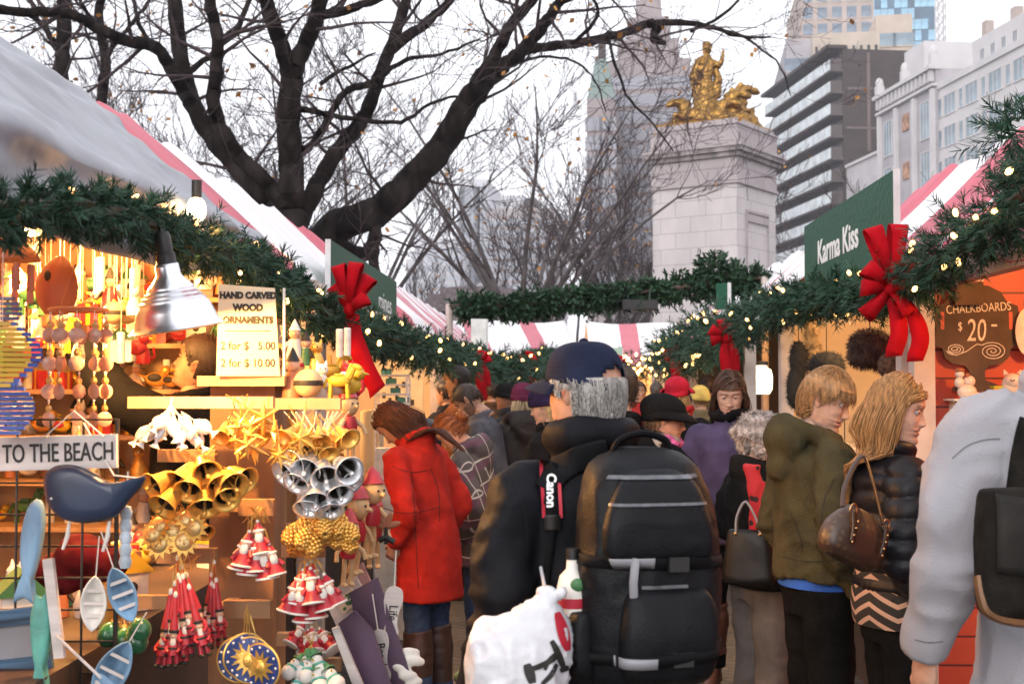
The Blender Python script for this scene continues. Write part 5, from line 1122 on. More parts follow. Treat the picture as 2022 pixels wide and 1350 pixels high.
# ================================================================== goods of the near left stall
M_GOLD = mt('gold_paint', (.80, .47, .11), rough=.36, metal=.6, var=.15, vs=30); M_SILV = mt('silver_paint', (.80, .81, .83), rough=.3, metal=.65, var=.1, vs=30)
M_CORDG = mt('gold_cord', (.55, .33, .08), rough=.4, metal=.5, var=0); M_CORDW = mt('white_cord', (.70, .66, .60), var=0)
M_REDP = mt('red_paint', (.42, .022, .035), rough=.4, var=.15, vs=20); M_WHP = mt('white_paint', (.72, .68, .62), rough=.5, var=.1, vs=20); M_FACE = mt('painted_face', (.60, .36, .24), rough=.5, var=.05)
M_INS = mt('dark_inside', (.02, .016, .012), rough=.5, var=0); M_GRN = mt('green_glass', (.02, .14, .06), rough=.12, var=.4, vs=20, coat=.5); M_BLUE2 = mt('blue_paint', (.035, .06, .15), rough=.45, var=.25, vs=14, bump=.2, bs=40)
M_TEAL = mt('teal_paint', (.10, .34, .28), rough=.55, var=.25, vs=10, bump=.2, bs=40); M_LBLUE = mt('pale_blue_wash', (.17, .30, .44), rough=.6, var=.35, vs=12, stretch=(1, 1, .3)); M_WHALE = mt('navy_whale_paint', (.020, .034, .072), rough=.38, var=.25, vs=9)
M_WASH = mt('whitewashed_wood', (.58, .52, .49), rough=.7, var=.2, vs=9, stretch=(.15, 1, 1.5), bump=.2, bs=30); M_INK = mt('dark_ink', (.02, .018, .016), var=0); M_PAPER = mt('sign_card', (.76, .62, .42), rough=.7, var=.04, vs=3)
M_WOODL = mt('light_wood', (.60, .40, .20), rough=.55, var=.15, vs=9); M_YEL = mt('yellow_paint', (.60, .38, .03), rough=.45, var=.1); M_GREENP = mt('green_paint', (.05, .17, .06), rough=.5, var=.2); M_ORNG = mt('orange_wood', (.36, .13, .06), rough=.5, var=.2, vs=9, stretch=(1, 1, .3)); M_PURP = mt('plum_wood', (.085, .045, .085), rough=.6, var=.25, vs=8, stretch=(1, 1, .2))
def hang(t, L=.07, m=None, z0=0.):
    mb = MB(); mb.tube([(0, 0, z0), (.002, 0, z0 + L * .5), (0, 0, z0 + L)], .0011, 4); mb.tube([(.003, .002, z0), (-.004, .001, z0 + L * .95)], .0009, 3); mb.build('cord', m or M_CORDG, t)
def p_bell(label, m, grp, cat='bell'):
    t = thing('bell_ornament', label, cat, group=grp); mb = MB()
    mb.lathe([(.004, 0), (.012, -.004), (.018, -.018), (.021, -.036), (.024, -.052), (.031, -.066), (.036, -.071)], 20, cap=False); mb.build('shell', [m], t, solid=.002, ang=70)
    mb = MB(); mb.lathe([(.0, -.02), (.016, -.022), (.019, -.05), (.022, -.054)], 16, cap=False); mb.build('inside', M_INS, t)
    mb = MB(); mb.tube([(0, 0, -.02), (0, 0, -.075)], .0035, 6); mb.ell((0, 0, -.08), (.006, .006, .010)); mb.build('clapper', m, t); hang(t); return t
def p_star(label, grp):
    t = thing('star_ornament', label, 'star', group=grp); mb = MB(); n = 6; R_, r_ = .045, .014; vs = [V((0, -.011, -.05)), V((0, .011, -.05))]
    for i in range(2 * n): a = pi * i / n; q = R_ if i % 2 == 0 else r_; vs.append(V((q * sin(a), 0, q * cos(a) - .05)))
    fs = []
    for i in range(2 * n): fs += [(0, 2 + i, 2 + (i + 1) % (2 * n)), (1, 2 + (i + 1) % (2 * n), 2 + i)]
    mb.add(vs, fs); mb.build('points', M_GOLD, t, smooth=False); hang(t, .06, z0=-.006); return t
def p_drop(label, grp):
    t = thing('fish_ornament', label, 'ornament', group=grp); mb = MB(); mb.loft([(0, 0, 0, .004, .004), (0, 0, -.012, .013, .010), (0, 0, -.03, .02, .014), (0, 0, -.05, .014, .010), (0, 0, -.062, .004, .004), (0, 0, -.078, .015, .003)], 14, k=3); mb.build('body', mt('pearl_paint', (.62, .62, .66), rough=.25, metal=.4, var=.2, vs=30), t); hang(t, .05, M_CORDW)
    mb = MB(); mb.ell((.012, -.008, -.02), .0025); mb.build('eye', M_INK, t); return t
def p_sun(label, grp):
    t = thing('sun_ornament', label, 'sun ornament', group=grp); mb = MB(); n = 12
    poly = [((.040 if i % 2 == 0 else .026) * sin(pi * i / n), (.040 if i % 2 == 0 else .026) * cos(pi * i / n) - .045) for i in range(2 * n)]; mb.prism(poly, .006); mb.build('rays', M_GOLD, t, smooth=False)
    mb = MB(); mb.ell((0, -.004, -.045), (.022, .009, .022)); mb.ell((0, -.013, -.047), (.003, .004, .007)); mb.ell((-.008, -.012, -.041), (.004, .002, .002)); mb.ell((.008, -.012, -.041), (.004, .002, .002)); mb.ell((0, -.012, -.056), (.007, .002, .002)); mb.build('face', mt('pale_gold', (.75, .52, .22), rough=.35, metal=.6, var=.1), t); hang(t, .05); return t
def p_cone(label, grp):
    t = thing('cone_ornament', label, 'ornament', group=grp); mb = MB(); rr = random.Random(5)
    for j in range(9):
        z = -.008 - .0085 * j; R_ = .022 * sin(pi * (j + 1.2) / 11)
        for i in range(8): a = 2 * pi * (i + .5 * (j % 2)) / 8; mb.ell((R_ * cos(a), R_ * sin(a), z), (.0075, .0075, .006), nu=7, nv=5)
    mb.build('berries', M_GOLD, t); hang(t, .05); return t
def p_gnome(label, grp, h=.075, slim=False):
    t = thing('gnome_ornament', label, 'figure ornament', group=grp)
    if not slim:
        mb = MB(); mb.lathe([(0, -.034), (.012, -.036), (.016, -.05), (.022, -.072), (.029, -.083), (0, -.084)], 18, cap=False); mb.tube([(-.014, -.005, -.045), (-.024, -.012, -.06)], .006, 7); mb.tube([(.014, -.005, -.045), (.024, -.012, -.06)], .006, 7); mb.build('robe', M_REDP, t)
        mb = MB(); mb.lathe([(.0285, -.081), (.0305, -.0825), (.0305, -.086), (.028, -.087)], 18); mb.build('trim', M_WHP, t); mb = MB(); mb.lathe([(.0155, -.025), (.0172, -.024), (.0172, -.020), (.0155, -.018)], 14); mb.build('hat_band', M_WHP, t); mb = MB(); mb.ell((0, -.0, .004), .005); mb.build('pompom', M_WHP, t)
        mb = MB(); mb.ell((0, -.003, -.028), (.014, .013, .014)); mb.ell((0, -.016, -.027), (.003, .003, .003)); mb.build('face', M_FACE, t); mb = MB(); mb.ell((0, -.012, -.042), (.012, .007, .017)); mb.build('beard', M_WHP, t); mb = MB(); mb.tube([(0, 0, -.02), (0, .001, -.008), (.001, .002, .003)], [.0155, .010, .003], 12); mb.build('hat', M_REDP, t); hang(t, .05)
    else:
        mb = MB(); mb.tube([(0, 0, -.004), (0, 0, -.05), (0, 0, -.11)], [.005, .010, .0155], 12); mb.build('hat', M_REDP, t); mb = MB(); mb.ell((0, 0, -.002), (.007, .007, .012)); mb.build('hat_tip', M_WHP, t)
        mb = MB(); mb.lathe([(.0162, -.108), (.0172, -.110), (.0172, -.115), (.016, -.117)], 14); mb.build('band', M_INK, t); mb = MB(); mb.lathe([(.0185, -.160), (.0195, -.161), (.0195, -.166), (.0185, -.167)], 14); mb.build('belt', M_INK, t)
        mb = MB(); mb.ell((0, -.002, -.128), (.0145, .0135, .018)); mb.ell((0, -.0155, -.127), (.0028, .003, .004)); mb.build('face', M_FACE, t); mb = MB(); mb.ell((0, -.010, -.148), (.010, .007, .022)); mb.build('beard', M_WHP, t)
        mb = MB(); mb.lathe([(0, -.138), (.013, -.14), (.018, -.16), (.019, -.185), (0, -.186)], 14, cap=False); [mb.tube([(s_ * .013, 0, -.145), (s_ * .022, -.008, -.165), (s_ * .014, -.016, -.175)], .0058, 7) for s_ in (-1, 1)]; [mb.tube([(s_ * .009, 0, -.18), (s_ * .011, 0, -.212)], .0075, 8) for s_ in (-1, 1)]; mb.build('robe', M_REDP, t)
        mb = MB(); [mb.ell((s_ * .011, -.005, -.217), (.008, .013, .006)) for s_ in (-1, 1)]; mb.build('boots', M_INK, t); hang(t, .06)
    return t
def p_disc(label, grp):
    t = thing('sun_disc_ornament', label, 'disc ornament', group=grp); mb = MB(); mb.lathe([(0, -.004), (.046, -.004), (.049, 0), (.046, .004), (0, .004)], 36, M4=MX.Translation((0, 0, -.052)) @ MX.Rotation(pi / 2, 4, 'X'), cap=False); mb.build('disc', mt('cobalt_disc', (.03, .055, .20), rough=.35, var=.2, vs=30), t)
    mb = MB(); n = 12; poly = [((.036 if i % 2 == 0 else .019) * sin(pi * i / n), (.036 if i % 2 == 0 else .019) * cos(pi * i / n) - .052) for i in range(2 * n)]; mb.prism(poly, .004, MX.Translation((0, -.0055, 0))); mb.ell((0, -.006, -.052), (.016, .006, .016)); mb.ell((0, -.0125, -.053), (.002, .003, .005)); mb.build('gold_sun', M_GOLD, t, smooth=False)
    mb = MB(); [mb.ell((.0415 * sin(2 * pi * (i + .5) / 12), -.0055, .0415 * cos(2 * pi * (i + .5) / 12) - .052), (.0032, .0014, .0032), nu=8, nv=4) for i in range(12)]; mb.build('dots', M_WHP, t); mb = MB(); mb.tube([(.0485 * sin(2 * pi * i / 36), 0, .0485 * cos(2 * pi * i / 36) - .052) for i in range(37)], .0028, 6, cap=False); mb.build('rim', M_GOLD, t); hang(t, .06); return t
def p_snow(label, grp):
    t = thing('snowman_ornament', label, 'snowman', group=grp); mb = MB(); mb.ell((0, 0, -.062), (.022, .022, .022)); mb.ell((0, 0, -.032), (.016, .016, .016)); mb.build('body', M_WHP, t); mb = MB(); mb.lathe([(.02, -.02), (.02, -.017), (.012, -.016), (.011, 0), (0, .001)], 14, cap=False); mb.build('hat', M_GREENP, t); mb = MB(); mb.tube([(.016 * cos(i), .016 * sin(i), -.046) for i in range(8)], .005, 6); mb.build('scarf', M_TEAL, t); mb = MB(); mb.tube([(0, -.015, -.032), (0, -.028, -.033)], [.003, .0005], 6); mb.build('nose', M_YEL, t); hang(t, .05); return t
def p_trump(label, grp):
    t = thing('trumpet_ornament', label, 'ornament', group=grp); mb = MB(); mb.lathe([(.003, 0), (.006, -.01), (.009, -.03), (.014, -.05), (.022, -.062), (.026, -.066)], 16, cap=False); mb.build('horn', M_GOLD, t, solid=.002, ang=70); mb = MB(); mb.tube([(.012, 0, -.02), (.022, .004, -.04), (.015, .008, -.055)], .003, 6); mb.build('tube', M_GOLD, t); hang(t, .05); return t
def align(dirv, spin=0.):
    "rotation taking local -z to dirv"
    return (V((0, 0, -1)).rotation_difference(V(dirv).normalized()).to_matrix() @ MX.Rotation(spin, 3, 'Z')).to_euler()
KS = {}
def fan(proto, apex, tips, d, jd=.03, scale=1.0, toward=.25, seed=0, labels=None, dstep=None):
    rng = random.Random(seed); first = True; a = P(apex[0], apex[1], d)
    for i, (px, py) in enumerate(tips):
        dd = d - .03 - (rng.uniform(0, jd) if dstep is None else dstep * i)
        if dstep is None: px += rng.gauss(0, 4); py += rng.gauss(0, 8)
        e = P(px, py, dd); v = e - a; v.y -= toward * v.length; v.normalize(); L = {'bell_ornament': .075, 'gnome_ornament': .09}.get(proto.name.split('.')[0], .075) * scale
        if proto.get('_L'): L = proto['_L'] * scale
        loc = e - v * L; o = proto if first else dup(proto, loc); first = False
        o.location = loc; o.rotation_euler = align(v, rng.uniform(-.5, .5)) if not proto.get('_face') else align(V((v.x * .5, v.y * .2, v.z)), rng.uniform(-.6, .6)); o.scale = (scale * rng.uniform(.94, 1.06),) * 3
        if labels: o['label'] = labels[i]
RK = 3.5
# rack tower
rk = thing('ornament_rack', 'pine ornament tower with short crossing bars carrying bunches of hanging ornaments', 'display rack', G(476, 3.72))
def zz(py, d): return P(1000, py, d).z
def rbox(nm, px0, px1, py0, py1, d, dep, m=M_PINE):
    a = P(px0, py1, d); b = P(px1, py0, d); mb = MB(); mb.box((a + b) / 2 + V((0, dep / 2, 0)), (b.x - a.x, dep, b.z - a.z)); i0 = 0; mb.build(nm, m, rk, world=True, smooth=False)
rbox('post', 412, 540, 762, 1560, 3.70, .17, mt('shaded_rack_wood', (.27, .135, .06), rough=.65, var=.3, vs=6, stretch=(1, 1, .2), bump=.15, bs=30)); rbox('top_plate', 388, 562, 742, 762, 3.62, .26)  # post wood is brown, darkened further for the shade around it
for (x0, x1, y0, y1, d, dep) in [(250, 540, 783, 806, 3.46, .03), (540, 672, 786, 808, 3.58, .03), (310, 425, 888, 912, 3.5, .03), (470, 540, 986, 1018, 3.5, .03), (308, 425, 1083, 1112, 3.5, .03), (555, 640, 1073, 1100, 3.58, .03), (440, 534, 1186, 1220, 3.5, .03), (262, 330, 1176, 1202, 3.56, .03), (545, 650, 1250, 1275, 3.58, .03), (620, 672, 1300, 1325, 3.55, .03), (560, 640, 880, 900, 3.62, .03)]: rbox('bar', x0, x1, y0, y1, d, dep, M_PINE if y0 < 850 else mt('shaded_bar_wood', (.34, .19, .09), rough=.6, var=.25, vs=6, stretch=(.3, 1, 1)))  # upper bars in bright pine, lower bars in a copy darkened for shade
for (x0, x1, y0, y1) in [(425, 470, 1000, 1010), (425, 450, 1195, 1206)]: rbox('bar_support', x0, x1, y0, y1, 3.56, .14)
# price sign on the top plate
ps = thing('price_sign', 'cream card sign listing hand carved wood ornament prices on the rack top', 'sign', P(490, 742, 3.60), rot=(.06, 0, .12))
w_, h_ = .178, .26; mb = MB(); mb.prism([(-w_ / 2, 0), (w_ / 2, 0), (w_ * .42, h_ * .96), (-w_ * .46, h_)], .005); mb.build('card', M_PAPER, ps, smooth=False)
for txt, z, sz in [('HAND CARVED', .228, .025), ('WOOD', .193, .027), ('ORNAMENTS', .158, .026), ('2 for $   5.00', .085, .032), ('2 for $ 10.00', .036, .032)]:
    lettering(txt, sz, MX.Translation((0, -.0035, z)) @ FLAT, M_INK, ps, bold=.0017 if z > .1 else .0004, sx=.9)
mb = MB(); mb.box((0, -.0032, .128), (.125, .001, .0028)); mb.build('rule', M_INK, ps, smooth=False)
mb = MB(); mb.box((.10, .012, .125), (.006, .02, .25)); mb.build('stand', M_WHP, ps, smooth=False)
# bunches
fan(p_bell('silver tin bell in the bunch hanging at the right of the rack', M_SILV, 'silver bells bunched on the rack'), (622, 885), [(552, 950), (585, 972), (630, 990), (672, 965), (706, 962), (604, 1008), (652, 1010), (572, 925), (690, 935), (640, 950), (610, 940)], 3.42, .05, 1.12, .55, 1)
fan(p_bell('gold tin bell in the bunch under the upper middle bar', M_GOLD, 'gold bells bunched on the rack'), (392, 905), [(318, 1004), (372, 980), (402, 1000), (446, 994), (486, 950), (298, 965), (435, 955), (345, 965), (462, 970), (410, 950)], 3.40, .05, 1.12, .45, 2)
st = p_star('gold straw star in the cluster beside the rack post', 'gold stars bunched on the rack'); rng = random.Random(3); first = True
for i in range(20):
    px, py = rng.uniform(432, 606), rng.uniform(850, 905) - rng.uniform(0, 22); o = st if first else dup(st, (0, 0, 0)); first = False
    o.location = P(px, py - 30, rng.uniform(3.3, 3.45)); o.rotation_euler = (rng.gauss(0, .25), rng.gauss(0, .5), rng.uniform(-1.2, 1.2)); o.scale = (rng.uniform(.8, 1.15),) * 3
pr = p_drop('pearl white fish ornament in the row under the top bar', 'white fish ornaments'); pr['_L'] = .07
fan(pr, (335, 800), [(258 + 13.5 * i, 872 + 14 * sin(i * 1.9)) for i in range(13)], 3.42, .06, 1., .1, 4)
pr = p_trump('gold trumpet ornament in the bunch under the right top bar', 'gold trumpets on the rack'); pr['_L'] = .066
fan(pr, (618, 808), [(562, 880), (582, 892), (602, 885), (624, 895), (646, 885), (668, 878), (690, 872), (590, 868), (636, 868), (660, 895)], 3.48, .06, 1.15, .3, 5)
pr = p_sun('small gold sun face ornament in the cluster left of the rack', 'gold suns on the rack'); pr['_L'] = .08; pr['_face'] = 1
fan(pr, (340, 985), [(272, 1078), (302, 1090), (335, 1070), (368, 1080), (400, 1062), (288, 1055), (322, 1048), (352, 1050), (384, 1042)], 3.4, .07, 1.1, .1, 6)
pr = p_cone('gold berry cone ornament in the bunch below the silver bells', 'gold berry cones'); pr['_L'] = .085
fan(pr, (635, 995), [(570 + 17 * (i % 9) + rng.uniform(-4, 4), 1058 + 22 * (i // 9) + rng.uniform(-7, 7)) for i in range(18)], 3.48, .09, .95, .1, 7)
pr = p_gnome('red robed bearded ornament in the small bunch at the middle bar', 'short red robed ornaments'); pr['_L'] = .085; pr['_face'] = 1
fan(pr, (505, 1020), [(452, 1122), (478, 1132), (505, 1128), (530, 1135), (552, 1128), (470, 1100), (522, 1100)], 3.36, .05, 1.0, .1, 8)
pr = p_gnome('red robed bearded ornament in the wide bunch at the lower right bar', 'red robed ornaments lower right'); pr['_L'] = .085; pr['_face'] = 1
fan(pr, (610, 1100), [(552, 1200), (578, 1208), (600, 1216), (626, 1210), (650, 1206), (682, 1196), (566, 1180), (615, 1178), (590, 1172), (640, 1180)], 3.42, .07, 1.05, .1, 9)
pr = p_gnome('tall pointed red ornament with white beard in the long bunch', 'tall pointed red ornaments', slim=True); pr['_L'] = .22; pr['_face'] = 1
fan(pr, (350, 1112), [(300, 1305), (330, 1322), (352, 1312), (318, 1290), (374, 1288), (396, 1270), (424, 1278), (342, 1280), (408, 1240), (382, 1235), (436, 1245)], 3.34, .06, .86, .08, 10)
pr = p_disc('blue disc with golden sun face in the stack at the rack foot', 'blue sun discs'); pr['_L'] = .103; pr['_face'] = 1
fan(pr, (490, 1215), [(452, 1346), (476, 1342), (496, 1348), (532, 1354)], 3.36, .02, 1.2, .0, 11, dstep=.022)
pr = p_snow('white snowman ornament with green hat at the bottom of the rack', 'green hatted snowmen'); pr['_L'] = .085
fan(pr, (612, 1275), [(560, 1352), (582, 1362), (605, 1356), (628, 1364), (650, 1354), (674, 1360), (592, 1340), (640, 1340)], 3.4, .05, 1.0, .1, 12)
pr = p_gnome('small dark red ornament above the snowmen', 'small red ornaments above the snowmen'); pr['_L'] = .085
fan(pr, (610, 1215), [(575, 1285), (600, 1292), (636, 1286), (655, 1280), (620, 1300)], 3.55, .04, .85, .1, 13)
def p_ball(label, grp):
    t = thing('glass_ball', label, 'ball ornament', group=grp); mb = MB(); mb.ell((0, 0, -.035), (.028, .028, .033), nu=20, nv=12); mb.build('ball', M_GRN, t); mb = MB(); mb.lathe([(.008, -.004), (.008, .004), (0, .004)], 10); mb.build('collar', M_GOLD, t); hang(t, .06); return t
pr = p_ball('shiny green glass ball hanging low between grid panel and rack', 'green glass balls'); pr['_L'] = .066
fan(pr, (240, 1190), [(206, 1288), (252, 1300), (276, 1288), (236, 1310), (290, 1262)], 3.3, .1, 1.05, .0, 14)
pr = p_trump('gold trumpet ornament in the second bunch left of the post', 'gold trumpets left of the post'); pr['_L'] = .066
fan(pr, (455, 808), [(428, 862), (446, 870), (466, 866), (488, 872), (508, 862), (524, 868)], 3.52, .05, 1.0, .2, 15)
pr = p_bell('small gold bell in the bunch low on the left of the rack', M_GOLD, 'small gold bells low on the rack')
fan(pr, (370, 1000), [(352, 1042), (372, 1052), (392, 1044), (408, 1036), (338, 1034)], 3.55, .04, .7, .35, 16)
pr = p_drop('pearl white fish ornament in the cluster above the silver bells', 'white fish above the silver bells'); pr['_L'] = .07
fan(pr, (600, 880), [(566, 930), (584, 940), (602, 934), (620, 942), (640, 932), (660, 924)], 3.56, .04, .95, .1, 17)
pr = p_gnome('tall pointed red ornament in the short second bunch by the post', 'second bunch of tall red ornaments', slim=True); pr['_L'] = .22; pr['_face'] = 1
fan(pr, (420, 1115), [(392, 1255), (406, 1268), (424, 1262), (440, 1250), (414, 1240)], 3.44, .05, .72, .08, 18)
pr = p_cone('gold berry cone ornament hanging below the bar right of the post', 'gold berry cones by the post'); pr['_L'] = .085
fan(pr, (600, 1015), [(560, 1085), (578, 1096), (596, 1088), (614, 1098)], 3.55, .05, .9, .1, 19)
M_TW = M_CORDW
for ax, ay, sx0, sx1, sy in [(622, 885, 560, 690, 812), (392, 905, 350, 440, 895), (610, 1100, 570, 640, 1085), (350, 1112, 320, 400, 1095), (505, 1020, 485, 525, 1000)]:
    mb = MB(); rr = random.Random(int(ax)); [mb.tube([P(rr.uniform(sx0, sx1), sy, 3.47), P(ax + rr.uniform(-30, 30), ay + 12, 3.44)], .0009, 3) for _ in range(16)]; mb.build('string', M_CORDG if ax != 622 else M_CORDW, rk, world=True)
# ------------------------------------------------------------------ wire grid with seaside things
GD = 3.2
gp = thing('grid_panel', 'black wire grid display panel at the left edge carrying seaside ornaments', 'grid panel', G(110, GD)); mb = MB()
for i in range(5): px = -30 + 65 * i; mb.tube([P(px, 828, GD), V((P(px, 828, GD).x, P(px, 828, GD).y, .25))], .0034, 6)
for j in range(15): py = 828 + 62.5 * j; a = P(-40, py, GD + .004); b = P(232, py, GD + .004); mb.tube([a, V((b.x, b.y, a.z))], .003, 6)
mb.build('wires', M_BLACK, gp, world=True); mb = MB(); mb.tube([P(232, 826, GD), V((P(232, 826, GD).x, P(232, 826, GD).y, .0))], .006, 8); mb.tube([P(-35, 826, GD), V((P(-35, 826, GD).x, P(-35, 826, GD).y, 0))], .006, 8); mb.build('side_bar', M_BLACK, gp, world=True)
def flat(name, label, cat, pxs, d, th, m, extra=None, bev=True):
    "an object cut from board: outline read from the photograph at distance d"
    c = sum((P(x, y, d) for x, y in pxs), V()) / len(pxs); t = thing(name, label, cat, c); a = catmull(list(pxs) + [pxs[0]], 4 if bev else 1)[:-1]
    poly = [((P(x, y, d) - c).x, (P(x, y, d) - c).z) for x, y in a]; n = len(poly); mb = MB(); vs = []; fs = []
    prof = [(.0, -.5), (.55, -.5), (.86, -.42), (.97, -.22), (1, 0), (.97, .22), (.86, .42), (.55, .5), (0, .5)] if bev else [(0, -.5), (1, -.5), (1, .5), (0, .5)]
    for f, y in prof[1:-1]:
        for q in poly: vs.append(V((q[0] * f, y * th, q[1] * f)))
    K = len(prof) - 2
    for i in range(K - 1):
        for j in range(n): fs.append((i * n + j, i * n + (j + 1) % n, (i + 1) * n + (j + 1) % n, (i + 1) * n + j))
    fs.append(tuple(range(n - 1, -1, -1))); fs.append(tuple((K - 1) * n + j for j in range(n))); mb.add(vs, fs); nm = {'wooden_whale': 'body', 'wooden_fish': 'body'}.get(name, 'board')
    mb.build(nm, m, t, ang=55 if bev else 30); return t, c
def child_at(t, nm, m, mb): return mb.build(nm, m, t, world=True)
wh, c = flat('wooden_whale', 'dark blue carved wooden whale in front of the wire grid', 'whale', [(84, 950), (92, 930), (115, 918), (150, 919), (185, 935), (212, 950), (240, 950), (262, 946), (288, 938), (284, 955), (268, 975), (255, 990), (235, 1015), (205, 1028), (160, 1032), (120, 1022), (92, 990)], 3.05, .05, M_WHALE)
mb = MB(); mb.ell(P(101, 984, 3.015), .003); child_at(wh, 'eye', M_WHP, mb)
for i, (a, b) in enumerate([((137, 1030), (124, 1084)), ((216, 1028), (203, 1088))]): mb = MB(); mb.tube([P(*a, 3.06), P((a[0] + b[0]) / 2 + 3, (a[1] + b[1]) / 2, 3.05), P(*b, 3.05)], [.004, .006, .004], 8); child_at(wh, 'leg', M_WHP, mb)
mb = MB(); mb.tube([P(285, 945, 3.05), P(225, 938, 3.06), P(165, 835, 3.15)], .0022, 5); child_at(wh, 'rope', M_CORDW, mb)
fs_, c = flat('wooden_fish', 'pale blue long wooden fish hanging head up on the grid', 'fish', [(70, 985), (84, 992), (89, 1030), (84, 1075), (74, 1120), (64, 1150), (62, 1165), (70, 1192), (48, 1180), (28, 1188), (40, 1160), (46, 1140), (40, 1090), (44, 1040), (55, 1000)], 3.12, .03, M_LBLUE)
fs_, c = flat('wooden_fish', 'teal green wooden fish hanging at the bottom left corner', 'fish', [(70, 1172), (82, 1178), (90, 1172), (100, 1210), (100, 1260), (94, 1300), (90, 1330), (98, 1380), (66, 1376), (72, 1330), (64, 1280), (60, 1220)], 3.0, .03, M_TEAL)
fr = thing('picture_frame', 'blue wooden picture frame with grey pane at the lower left edge', 'picture frame', P(30, 1262, 3.1), rot=(0, -.12, 0)); mb = MB(); u = .00124
for (cx, cz, w, h) in [(0, .055, .17, .04), (0, -.065, .17, .04), (-.068, -.005, .034, .08), (.068, -.005, .034, .08)]: mb.box((cx, 0, cz), (w, .02, h))
mb.build('frame', mt('rough_blue_wood', (.05, .11, .19), rough=.7, var=.5, vs=20, stretch=(.1, 1, 1.5), bump=.4, bs=30), fr, smooth=False); mb = MB(); mb.box((0, .004, -.005), (.102, .006, .08)); mb.build('pane', mt('grey_pane', (.24, .24, .26), rough=.15, var=.1), fr, smooth=False)
bs = thing('beach_sign', 'whitewashed board sign reading TO THE BEACH on the grid', 'sign', P(112, 893, 3.1), rot=(0, -.03, 0)); mb = MB(); mb.box((-.01, 0, 0), (.32, .014, .082)); mb.build('board', M_WASH, bs, smooth=False)
lettering('- TO THE BEACH', .064, MX.Translation((-.005, -.009, -.002)) @ FLAT, M_INK, bs, sx=.62, bold=.0004); mb = MB(); mb.tube([(-.03, -.01, .036), (.05, -.012, .10), (.12, -.009, .036)], .002, 5); mb.build('rope', M_CORDW, bs)
flat('wooden_batten', 'white painted slat leaning on the wire grid', 'slat', [(84, 1104), (104, 1102), (130, 1296), (110, 1298)], 3.0, .015, M_WASH, bev=False)
for lab, cx, cy, sc_, tl in [('white toy boat hanging in the lower grid', 186, 1190, 1., .05), ('blue and white toy boat hanging right of the other boat', 243, 1172, 1.05, -.35), ('blue toy boat at the bottom of the grid', 222, 1325, 1.25, .5)]:
    t = thing('toy_boat', lab, 'toy boat', P(cx, cy, 3.05), rot=(0, tl, .2), group='toy boats on the wire grid'); mb = MB(); s_ = sc_
    mb.grid(lambda u, v: ((.030 * s_ * sin(pi * u) ** .7) * (2 * v - 1), -.012 + .03 * s_ * (1 - (2 * v - 1) ** 2) * sin(pi * u), .066 * s_ * (2 * u - 1)), 16, 8); mb.build('hull', M_LBLUE if 'blue' in lab else M_WHP, t, solid=.004, ang=70)
    mb = MB(); mb.box((0, -.004, 0), (.05 * s_, .004, .008)); mb.box((0, -.004, .03 * s_), (.04 * s_, .004, .008)); mb.box((0, -.004, -.03 * s_), (.04 * s_, .004, .008)); mb.build('seat', M_WASH, t, smooth=False); mb = MB(); mb.tube([(0, 0, .066 * s_), (.002, 0, .16)], .0016, 4); mb.build('rope', M_CORDW, t)
t = thing('toy_oar', 'thin pale oar slanting across the lower grid', 'oar', P(170, 1305, 2.98)); mb = MB(); mb.tube([P(112, 1255, 2.98), P(200, 1338, 2.98)], .0035, 6); mb.build('shaft', M_WASH, t, world=True); mb = MB(); mb.ell((0, 0, 0), (.012, .004, .035), rot=(0, -.8, 0)); mb.xf(MX.Translation(P(212, 1350, 2.98))); mb.build('blade', M_LBLUE, t, world=True)
t = thing('buoy_string', 'string of stacked pale blue wooden buoys beside the whale tail', 'buoys', P(248, 1060, 3.1)); mb = MB(); [mb.lathe([(0, -.016), (.012, -.015), (.016, 0), (.012, .015), (0, .016)], 14, MX.Translation((0, 0, .06 - .03 * i)), cap=False) for i in range(5)]; mb.build('buoy', mt('pale_buoy', (.42, .50, .58), var=.2, vs=20), t); mb = MB(); mb.tube([(0, 0, .07), (.004, 0, .16)], .002, 4); mb.build('rope', M_CORDW, t)
